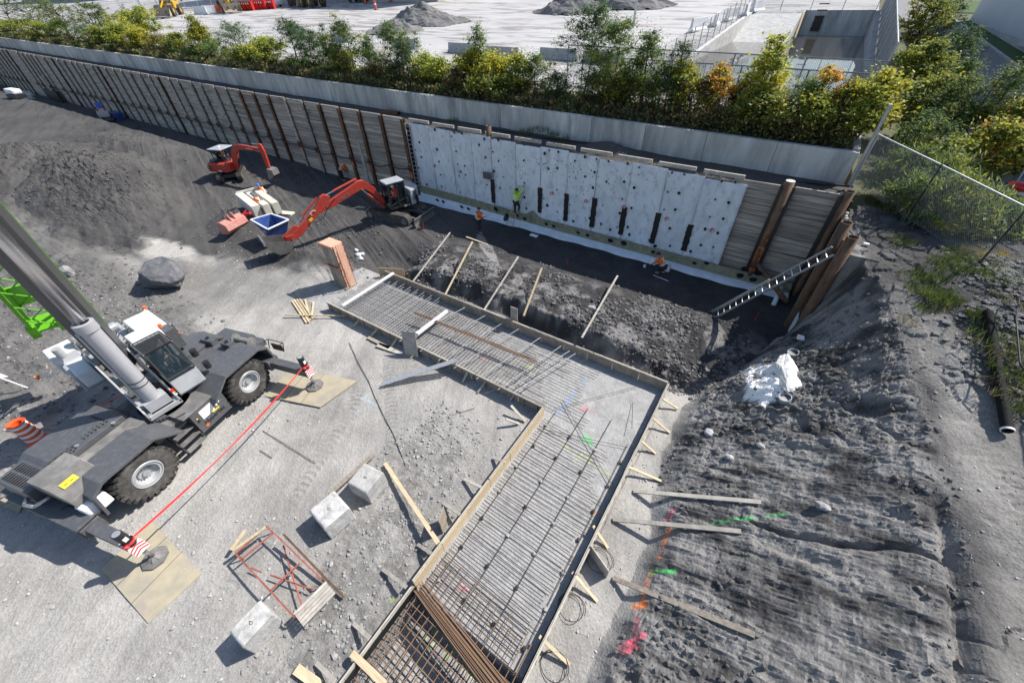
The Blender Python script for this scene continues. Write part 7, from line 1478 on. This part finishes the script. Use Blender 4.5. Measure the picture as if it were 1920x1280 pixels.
# barrel, sign stake, boulder, black corrugated pipe
p = onground(60, 815); bl_ = thing('traffic_barrel', 'orange and white traffic barrel leaning beside the crane', 'traffic barrel', at(55, 812, 16.6)*0+g(70, 822, .1), 0)
prf = [(0, .29), (.12, .29), (.13, .27)]; br_ = MB(); h0 = 0
cols = ['orangeplastic', 'white']*5
top_ = [.29, .28, .275, .27, .265, .26, .255, .25, .245]
for k in range(8):
    MB().ring([(.115*k, .285-.006*k), (.115*k+.02, .29-.006*k), (.115*k+.10, .285-.006*k), (.115*k+.115, .27-.006*k)], (0, 0, 0), (0, 0, 1), 24).build('band', cols[k], bl_, smooth=False)
MB().ring([(.92, .24), (.97, .28), (1.0, .27), (.95, .16), (.5, .15)], (0, 0, 0), (0, 0, 1), 24).build('rim', 'orangeplastic', bl_); MB().ring([(0, .40), (.07, .38), (.07, .28)], (0, 0, 0), (0, 0, 1), 24).build('base_ring', 'orangeplastic', bl_)
cn_ = thing('traffic_cone', 'red and white traffic drum standing upside down near the fence at the right edge', 'traffic cone', g(1892, 378, 4.9)); 
for k in range(5): MB().ring([(.13*k, .17+.035*k), (.13*k+.13, .205+.035*k)], (0, 0, 0), (0, 0, 1), 20).build('band', 'redpaint' if k % 2 == 0 else 'white', cn_)
MB().ring([(.65, .35), (.68, .48), (.74, .48), (.72, .3), (.3, .2)], (0, 0, 0), (0, 0, 1), 20).build('flange', 'redpaint', cn_)
A_, B_ = V3(g(68, 733, .05)), V3(at(22, 716, float((g(40, 722, .4)-CC)@CF)-.3)); sg = thing('sign_stake', 'white stake with a small white and blue sign in the rubble, left edge', 'sign', A_); d_ = nrm(V3(g(0, 708, 1.2))-A_); MB().tube((0, 0, 0), d_*1.3, .03, 6).build('stake', 'white', sg)
sd_ = nrm(np.cross(d_, (0, 0, 1))); MB().frame(d_*1.55, d_, nrm((.3, -.8, .5)), np.cross(d_, nrm((.3, -.8, .5))), .35, .22, .01).build('sign_board', 'white', sg)
def rock(name, label, c_, r, s, m_='boulder', cat='boulder', sub=3):
    import bmesh
    bm = bmesh.new(); bmesh.ops.create_icosphere(bm, subdivisions=sub, radius=1); R = np.random.default_rng(s); pl_ = [(nrm(R.normal(0, 1, 3)), R.uniform(.62, .9)) for _ in range(16)]
    for v in bm.verts:
        p = V3(v.co)
        for n_, d_ in pl_:
            e_ = p@n_-d_
            if e_ > 0: p = p-n_*e_*.9
        p = p*(1+.10*float(fbm(p[0]*2.2+s+p[2], p[1]*2.2+p[2]*4.5, 4, s, ridge=True))); v.co = [float(a) for a in p*V3(r)]
    me = bpy.data.meshes.new(name); bm.to_mesh(me); bm.free(); me.materials.append(MATS[m_]); o = link(name, me, loc=c_); return tag(o, label, cat)
bl = g(300, 540, 0); rock('boulder', 'large dark grey boulder lying on the gravel left of the form', V3((bl[0], bl[1], 0))+V3((0, .4, .75)), (1.65, 1.05, .95), 4, sub=4)
rock('boulder', 'small pale boulder just right of the crane boom', onground(130, 515)+V3((0, 0, .2)), (.5, .4, .4), 9, 'stonelight', sub=2)
for i, (x, y, r) in enumerate(((1335-0, 0, 0),)): pass
cp_ = MB(); a, b_ = g(1852, 585, 4.75), g(1890, 812, 4.75); L_ = np.linalg.norm(b_-a); prf = []
n_ = int(L_/.07)
for k in range(n_): prf += [(L_*k/n_, .145), (L_*(k+.5)/n_, .162)]
prf.append((L_, .145)); za = max(gz(a[0], a[1]), gz(b_[0], b_[1]))
za, zb_ = 4.7, 4.2
for _ in range(20):
    a, b_ = g(1852, 585, za), g(1890, 812, zb_); za = .5*za+.5*(gz(a[0], a[1])+.14); zb_ = .5*zb_+.5*(gz(b_[0], b_[1])+.14)
lift = max(0, max(gz(*(a+(b_-a)*s_)[:2])+.10-(a+(b_-a)*s_)[2] for s_ in np.linspace(0, 1, 30))); za += lift*.45; zb_ += lift*.1
a, b_ = g(1852, 585, za), g(1890, 812, zb_); L_ = np.linalg.norm(b_-a); prf = []
for k in range(int(L_/.07)): prf += [(k*.07, .110), (k*.07+.035, .122)]
cpo = cp_.ring(prf, a, b_-a, 20).build('corrugated_pipe', 'corrugated', smooth=True); tag(cpo, 'black corrugated drain pipe lying on the bench at the right', 'pipe')
d_ = nrm(b_-a); MB().ring([(0, .11), (0, .13), (.05, .13), (.05, .11)], b_-d_*.12, d_, 24).build('pipe_band', 'white', cpo)
# corner fence
fp0 = V3((2.78, 24.3, 5.2)); pst = thing('fence_post', 'tall galvanised corner post rising at the end of the concrete wall', 'fence post', fp0); MB().tube((0, 0, 0), (-.05, 0, 3.4), .075, 10).build('post', 'galv', pst)
rr_ = V3(g(1925, 391, 7.05)); ff0 = V3((2.85, 24.1, 5.45))
fence('chain-link fence slanting from the corner post to the right picture edge', [ff0, (rr_[0]*.5+ff0[0]*.5, rr_[1]*.5+ff0[1]*.5, 5.25), (rr_[0], rr_[1], 5.02), (rr_[0]+2.2, rr_[1]-3.2, 4.9), (rr_[0]+2.6, rr_[1]-8, 4.9)], 2.05, .028, 2.9, False, .06)
tag(MB().path([g(1820, 434, 4.95), g(1850, 438, 5.0), g(1885, 447, 5.0), (g(1905, 462, 5.0)), g(1930, 500, 5.0)], .03, 6).build('hose', 'rubberhose'), 'black hose on the verge near the kerb', 'hose')
kb2 = MB().beam(g(1868, 355, 4.75), g(1925, 480, 4.75), .25, .16).build('kerb', 'stonelight'); kb2['kind'] = 'structure'
tag(MB().path([g(1905, 600, 5.2), g(1912, 560, 5.4), g(1922, 540, 5.4)], .02, 5).path([g(1905, 600, 5.2), g(1912, 680, 4.9), g(1925, 700, 4.8)], .02, 5).build('hose', 'rubberhose'), 'thin black hose curving at the right edge over the slates', 'hose')
gt = thing('road_barricade', 'bare tubular barricade frame behind the cone at the right edge', 'barricade', g(1905, 372, 4.9)); MB().path([(-.3, 0, 0), (-.1, 1.2, 1.3), (.6, .3, 1.2), (.9, -.8, 0)], .035, 6).build('frame', 'galv', gt)
# cut plastic pipes in the lime patch
for i, (x, y) in enumerate(((1487, 664), (1472, 748))):
    p = onground(x, y); t = thing('cut_pipe', 'grey plastic pipe end sticking out of the white lime patch, %s one' % ['upper', 'lower'][i], 'pipe', p, group='cut pipes in the lime patch'); MB().ring([(-.2, .19), (.12, .19), (.12, .165), (-.1, .165)], (0, 0, 0), (-.3, -.15, 1), 20).build('tube', 'galv', t, smooth=False); MB().tube((0, 0, .0), (0, 0, .05), .2, 12).build('soil', 'stonelight', t)
tag(MB().bx(-.18, .18, -.12, .12, 0, .08).build('white_block', 'white'), 'white block on the soil above the lime patch', 'block').location = tuple(onground(1503, 637)+V3((0, 0, .03)))
tag(MB().bx(-.09, .09, -.05, .05, 0, .08).build('white_block', 'white'), 'tiny white block on the bench right of the pipe piles', 'block').location = tuple(onground(1622, 461)+V3((0, 0, .03)))
# survey pins, papers, buckets
for i, (x, y) in enumerate(((795, 433), (1063, 500), (1413, 603))):
    p = onground(x, y); tag(MB().tube((0, 0, 0), (.03, 0, .55), .018, 5).build('survey_pin', 'redpaint'), ['red survey pin in the shadow right of the excavator track', 'red survey pin on the bank near the braces', 'red survey pin below the foot of the long ladder'][i], 'survey pin', 'red survey pins').location = tuple(p)
for i, (x, y, w_, h_) in enumerate(((1001, 443, .55, .3), (1284, 503, .75, .5), (1166, 471, .2, .15), (1172, 477, .3, .15))):
    p = onground(x, y); o = MB().bx(-w_/2, w_/2, -h_/2, h_/2, 0, .015).build('paper_sheet', 'white'); o.location = (p[0], p[1], p[2]+.05); o.rotation_euler = (.05, .04, .3*i); tag(o, ['crumpled white sheet lying on the dark floor below the ladder worker', 'white sheet lying right of the crouching worker', 'tiny white scrap left of the crouching worker', 'small pale scrap left of the crouching worker'][i], 'sheet')
for i, (x, y) in enumerate(((1222, 497), (1250, 508), (1208, 501))):
    p = onground(x, y); t = thing('bucket', ['white bucket lying left of the crouching worker', 'white bucket at the knees of the crouching worker', 'small white pot left of the lying bucket'][i], 'bucket', p); r_ = .17 if i < 2 else .08
    MB().ring([(0, r_*.85), (.02, r_*.85), (.36 if i < 2 else .15, r_), (.36 if i < 2 else .15, r_*.92), (.05, r_*.8)], (0, 0, 0), (0, .2 if i else 1, 1), 16).build('pail', 'white', t)
tag(MB().tube((0, 0, 0), (.9, -.2, .02), .015, 5).build('stick', 'white'), 'thin white stick on the floor below the crouching worker', 'stick').location = tuple(onground(1225, 517)+V3((0, 0, .04)))
tag(MB().bx(-.12, .12, -.05, .05, 0, .06).bx(-.02, .02, -.3, .05, .02, .05).build('brush', 'bluehat'), 'small blue brush on the floor right of the step ladder', 'brush').location = tuple(onground(978, 424)+V3((0, 0, .04)))
tag(MB().ball((0, 0, .2), (.2, .2, .28), 10).build('black_bag', 'black'), 'black bag at the wall foot left of the step ladder', 'bag').location = tuple(onground(949, 411))
tag(MB().bx(-.35, .35, -.02, .02, 0, .45).build('hung_board', 'dark'), 'dark board hung from a rusty bracket on the membrane', 'board').location = tuple(gY(914, 336, WY-.5))

_p = onground(1480, 703); rock('lime_lump', 'white hardened lime lump crusted on the bank edge between two cut pipes', _p+V3((-.05, 0, .02)), (.42, 1.05, .22), 31, 'limewhite', 'lime lump', 4).rotation_euler[2] = .22
# ================================================================ PEOPLE
def skinned(name, verts, edges, radii, m, parent, root=0, sub=2):
    me = bpy.data.meshes.new(name); me.from_pydata([tuple(map(float, v)) for v in verts], edges, []); me.materials.append(MATS[m])
    o = bpy.data.objects.new(name, me); COL.objects.link(o); o.parent = parent
    s = o.modifiers.new('skin', 'SKIN'); s.use_smooth_shade = True
    for i, r in enumerate(radii): me.skin_vertices[0].data[i].radius = (r, r)
    me.skin_vertices[0].data[root].use_root = True
    ss_ = o.modifiers.new('sub', 'SUBSURF'); ss_.levels = sub; ss_.render_levels = sub; return o
def person(label, loc, rz, J, top, vest, trous, hat, long_sleeve=True, group=None):
    """J: joints in local metres, facing +Y: pelvis, chest, neck, head, (sh, el, ha) x2, (hip, kn, an, toe) x2"""
    t = thing('person', label, 'person', loc, rz, group)
    pe, ch, ne, he = J['pe'], J['ch'], J['ne'], J['he']; V = [pe, ch, ne, he, V3(he)+V3((0, .0, .10))]; R_ = [.125, .145, .055, .085, .075]; E = [(0, 1), (1, 2), (2, 3), (3, 4)]
    for s in ('l', 'r'):
        sh, el, ha = J['a'+s]; i = len(V); V += [sh, el, ha, V3(ha)+nrm(V3(ha)-V3(el))*.09]; R_ += [.062, .045, .033, .034]; E += [(1, i), (i, i+1), (i+1, i+2), (i+2, i+3)]
        hp_, kn, an, to = J['l'+s]; i = len(V); V += [hp_, kn, an, to]; R_ += [.095, .065, .05, .045]; E += [(0, i), (i, i+1), (i+1, i+2), (i+2, i+3)]
    skinned('body', V, E, R_, 'skin', t)
    # fingers
    fm = MB()
    for s in ('l', 'r'):
        el, ha = V3(J['a'+s][1]), V3(J['a'+s][2]); d = nrm(ha-el); sdv = nrm(np.cross(d, (0, 0, 1)) if abs(d[2]) < .9 else np.cross(d, (0, 1, 0))); nv = np.cross(sdv, d); b = ha+d*.08
        for k, L_ in enumerate((.062, .072, .068, .052)):
            q0 = b+sdv*(-.027+.018*k); q1 = q0+d*L_*.55-nv*.008; fm.tube(q0, q1, .009, 5, .008); fm.tube(q1, q1+nrm(d-nv*.9)*L_*.5, .008, 5, .006)
        q0 = ha+d*.03-sdv*.035; fm.tube(q0, q0+nrm(d-sdv*.9)*.05, .010, 5, .008)
    fm.build('fingers', 'skin', t)
    # face
    f = nrm(J.get('face', (0, 1, 0))); hc = V3(he)+V3((0, 0, .05)); r = nrm(np.cross(f, (0, 0, 1)))
    MB().ball(hc+f*.085+r*.032, .012, 6).ball(hc+f*.085-r*.032, .012, 6).build('eyes', 'black', t); MB().ball(hc+f*.10-V3((0, 0, .03)), (.013, .016, .02), 6).build('nose', 'skin', t)
    # trousers
    V = [pe]; R_ = [.150]; E = []
    for s in ('l', 'r'): hp_, kn, an, to = J['l'+s]; i = len(V); V += [hp_, kn, V3(an)+nrm(V3(kn)-V3(an))*.04]; R_ += [.112, .085, .075]; E += [(0, i), (i, i+1), (i+1, i+2)]
    skinned('trousers', V, E, R_, trous, t)
    for s in ('l', 'r'): an, to = V3(J['l'+s][2]), V3(J['l'+s][3]); MB().ball((an+to)/2-V3((0, 0, .0)), (.055, .055, .06), 10).beam(an-V3((0, 0, .02)), to+nrm(to-an)*.04-V3((0, 0, .0)), .09, .09).build('boot', 'ply', t, bevel=.02)
    # shirt
    V = [V3(pe)+nrm(V3(ch)-V3(pe))*.06, ch, V3(ch)+(V3(ne)-V3(ch))*.7]; R_ = [.148, .165, .085]; E = [(0, 1), (1, 2)]
    for s in ('l', 'r'):
        sh, el, ha = map(V3, J['a'+s]); i = len(V); V += [sh, el]; R_ += [.085, .064]; E += [(1, i), (i, i+1)]
        if long_sleeve: V.append(el+(ha-el)*.85); R_.append(.05); E.append((i+1, i+2))
    skinned('shirt', V, E, R_, top, t, root=1)
    up = nrm(V3(ch)-V3(pe)); bk = nrm(np.cross(up, np.cross(V3(J.get('fwd', (0, 1, 0))), up))); lat = nrm(np.cross(up, bk)); c_ = V3(ch)
    skinned('vest', [V3(pe)+up*.05, c_, c_+up*.12], [(0, 1), (1, 2)], [.168, .182, .13], vest, t, root=1)
    m = MB()
    for sg in (-1, 1):
        for s2 in (1, -1):
            m.beam(c_+up*.16+lat*.11*s2+bk*.17*sg, c_-up*.20-lat*.11*s2*(1 if sg < 0 else -1)+bk*.185*sg, .05, .012, up=bk)
    m.ring([(0, .19), (.05, .19)], V3(pe)+up*.12, up, 18); m.build('reflective_tape', 'reflect', t)
    h = V3(he)+V3((0, 0, .115)); hm_ = MB(); pr = [(0, .135), (.02, .128), (.06, .12), (.10, .09), (.125, .04), (.13, 0)]; hm_.ring(pr, h-V3((0, 0, .03)), J.get('hatup', (0, 0, 1)), 18); hm_.ball(h-V3((0, 0, .03))+f*.08, (.09, .09, .012), 12); hm_.build('helmet', hat, t, smooth=True); return t
def stand(lean=0, al=None, ar=None, hz_=1.72):
    k = hz_/1.72; J = dict(pe=(0, 0, .93*k), ch=(0, lean*.35, 1.28*k), ne=(0, lean*.5, 1.47*k), he=(0, lean*.6+.02, 1.58*k))
    J['al'] = al or [(-.19, lean*.45, 1.40*k), (-.25, lean*.4, 1.12*k), (-.24, lean*.4+.12, .88*k)]; J['ar'] = ar or [(.19, lean*.45, 1.40*k), (.25, lean*.4, 1.12*k), (.24, lean*.4+.12, .88*k)]
    J['ll'] = [(-.10, 0, .88*k), (-.12, .03, .48*k), (-.13, 0, .09), (-.15, .15, .05)]; J['lr'] = [(.10, 0, .88*k), (.12, .0, .48*k), (.14, -.05, .09), (.16, .10, .05)]; return J
# worker in orange by the gravel pile
p = onground(899, 437); J = stand(.15, [(-.19, .08, 1.40), (-.27, .2, 1.18), (-.12, .38, 1.22)], [(.19, .08, 1.40), (.30, .15, 1.15), (.32, .40, 1.20)]); person('worker in orange vest and dark trousers standing beside the grey gravel strip', p, rad(-25), J, 'orange', 'orange', 'trousers', 'black')
# worker on step ladder
lp = onground(958, 423); ltop = V3(gY(985, 352, WY-.32)); base = V3(onground(955, 424))
ladder('step_ladder', 'worn wooden ladder leaning on the membrane under the lime vest worker', base, gY(978, 356, WY-.35), .45, (0, -1, .2), .3, 'freshwood', .06)
fx_ = gY(968, 400, WY-1.0); J = stand(.1, [(-.19, .1, 1.42), (-.28, .25, 1.58), (-.15, .50, 1.72)], [(.19, .1, 1.42), (.30, .25, 1.62), (.22, .52, 1.80)]); J['lr'][1] = (.14, .2, .55); J['lr'][2] = (.13, .05, .28); J['lr'][3] = (.14, .2, .24)
zf = 0.0; pl = gY(968, 402, WY-.95); person('worker in lime yellow vest standing high on the wooden ladder at the membrane', V3((pl[0], WY-.95, pl[2]-.05)), rad(-5), J, 'hiviz', 'hiviz', 'trousers', 'black')
# crouching worker by the wall foot
def crouch():
    J = dict(pe=(0, -.05, .45), ch=(0, .22, .74), ne=(0, .36, .90), he=(0, .46, .98)); J['fwd'] = (0, .8, -.5); J['face'] = (0, .9, -.4)
    J['al'] = [(-.19, .30, .84), (-.26, .45, .62), (-.18, .62, .45)]; J['ar'] = [(.19, .30, .84), (.26, .45, .60), (.18, .60, .40)]
    J['ll'] = [(-.10, -.02, .42), (-.17, .38, .50), (-.15, .10, .09), (-.16, .26, .05)]; J['lr'] = [(.10, -.02, .42), (.16, .30, .20), (.15, -.10, .10), (.16, .05, .05)]; return J
person('worker in orange vest crouching among white buckets at the wall foot', onground(1240, 513), rad(75), crouch(), 'orange', 'orange', 'trousers', 'black', False)
def bend():
    J = dict(pe=(0, 0, .88), ch=(0, .34, 1.08), ne=(0, .50, 1.12), he=(0, .62, 1.10)); J['fwd'] = (0, .3, -1); J['face'] = (0, .6, -.8)
    J['al'] = [(-.19, .42, 1.08), (-.24, .50, .80), (-.16, .62, .62)]; J['ar'] = [(.19, .42, 1.08), (.24, .52, .80), (.16, .66, .62)]
    J['ll'] = [(-.10, 0, .84), (-.14, .06, .46), (-.14, -.02, .09), (-.15, .14, .05)]; J['lr'] = [(.10, 0, .84), (.14, .1, .46), (.15, 0, .09), (.17, .16, .05)]; return J
person('worker in orange vest bending down in the shadow at the foot of the timber wall', onground(641, 334), rad(-10), bend(), 'orange', 'orange', 'trousers', 'orange')
zz = gz(-31.8, 15.0); person('worker with blue helmet and orange shirt leaning over the pale stone units', onground(508, 386), rad(120), stand(.5, [(-.19, .25, 1.36), (-.24, .42, 1.12), (-.12, .62, .98)], [(.19, .25, 1.36), (.24, .42, 1.12), (.2, .66, .98)]), 'orange', 'orange', 'trousers', 'bluehat')
person('second worker in orange bending at the near end of the stone units', onground(503, 404), rad(100), bend(), 'orange', 'orange', 'trousers', 'orange')
# seated machine operators
def sit():
    J = dict(pe=(0, 0, .0), ch=(0, .04, .36), ne=(0, .06, .55), he=(0, .10, .66)); J['al'] = [(-.19, .04, .46), (-.26, .14, .22), (-.2, .38, .18)]; J['ar'] = [(.19, .04, .46), (.26, .16, .22), (.2, .40, .18)]
    J['ll'] = [(-.1, .05, -.02), (-.13, .46, .02), (-.13, .55, -.36), (-.13, .70, -.40)]; J['lr'] = [(.1, .05, -.02), (.13, .46, .02), (.13, .55, -.36), (.13, .70, -.40)]; return J
bpy.context.view_layer.update()
q = ex.matrix_world @ Vector((-.1, .5, 1.55)); person('operator sitting in the dark cab of the larger excavator', q, ang-math.pi/2, sit(), 'redpaint', 'redpaint', 'trousers', 'white')
q = me_.matrix_world @ Vector((-.15, .08, 1.72)); person('operator sitting under the canopy of the small red excavator', q, a2-math.pi/2, sit(), 'trousers', 'orange', 'trousers', 'white')
# loose pieces of stone by the wall etc
for i, (x, y, r) in enumerate(((1540, 950, .16), (1366, 858, .12), (1425, 836, .10), (1110, 580, .2), (1330, 812, .16))):
    p = onground(x, y); rock('stone', ['pale stone on the slope at the end of the green line', 'light stone on the slope above the upper plank', 'light stone near the long crack', 'grey stone on the bank by the rightmost brace', 'light stone at the top of the slope foot'][i], p+V3((0, 0, r*.3)), (r*1.4, r, r*.7), 20+i, 'stonelight', 'stone', 2)
for i, (x, y, r) in enumerate(((672, 480, .22), (680, 478, .16), (668, 470, .14), (676, 487, .18))):
    p = onground(x, y); rock('rubble_piece', ['largest','whitest','leftmost','lowest'][i]+' pale rubble piece in the dark hollow right of the column form', p+V3((0, 0, r*.3)), (r*1.3, r, r*.8), 40+i, 'skirt', 'rubble', 2)['group'] = 'pale rubble in the hollow'

q = V3((-16.85, 1.55, 2.25)); person('crane operator in grey shirt with orange gloves sitting inside the crane cab', q, rad(-90), sit(), 'crane_grey', 'crane_grey', 'jeans', 'crane_grey')
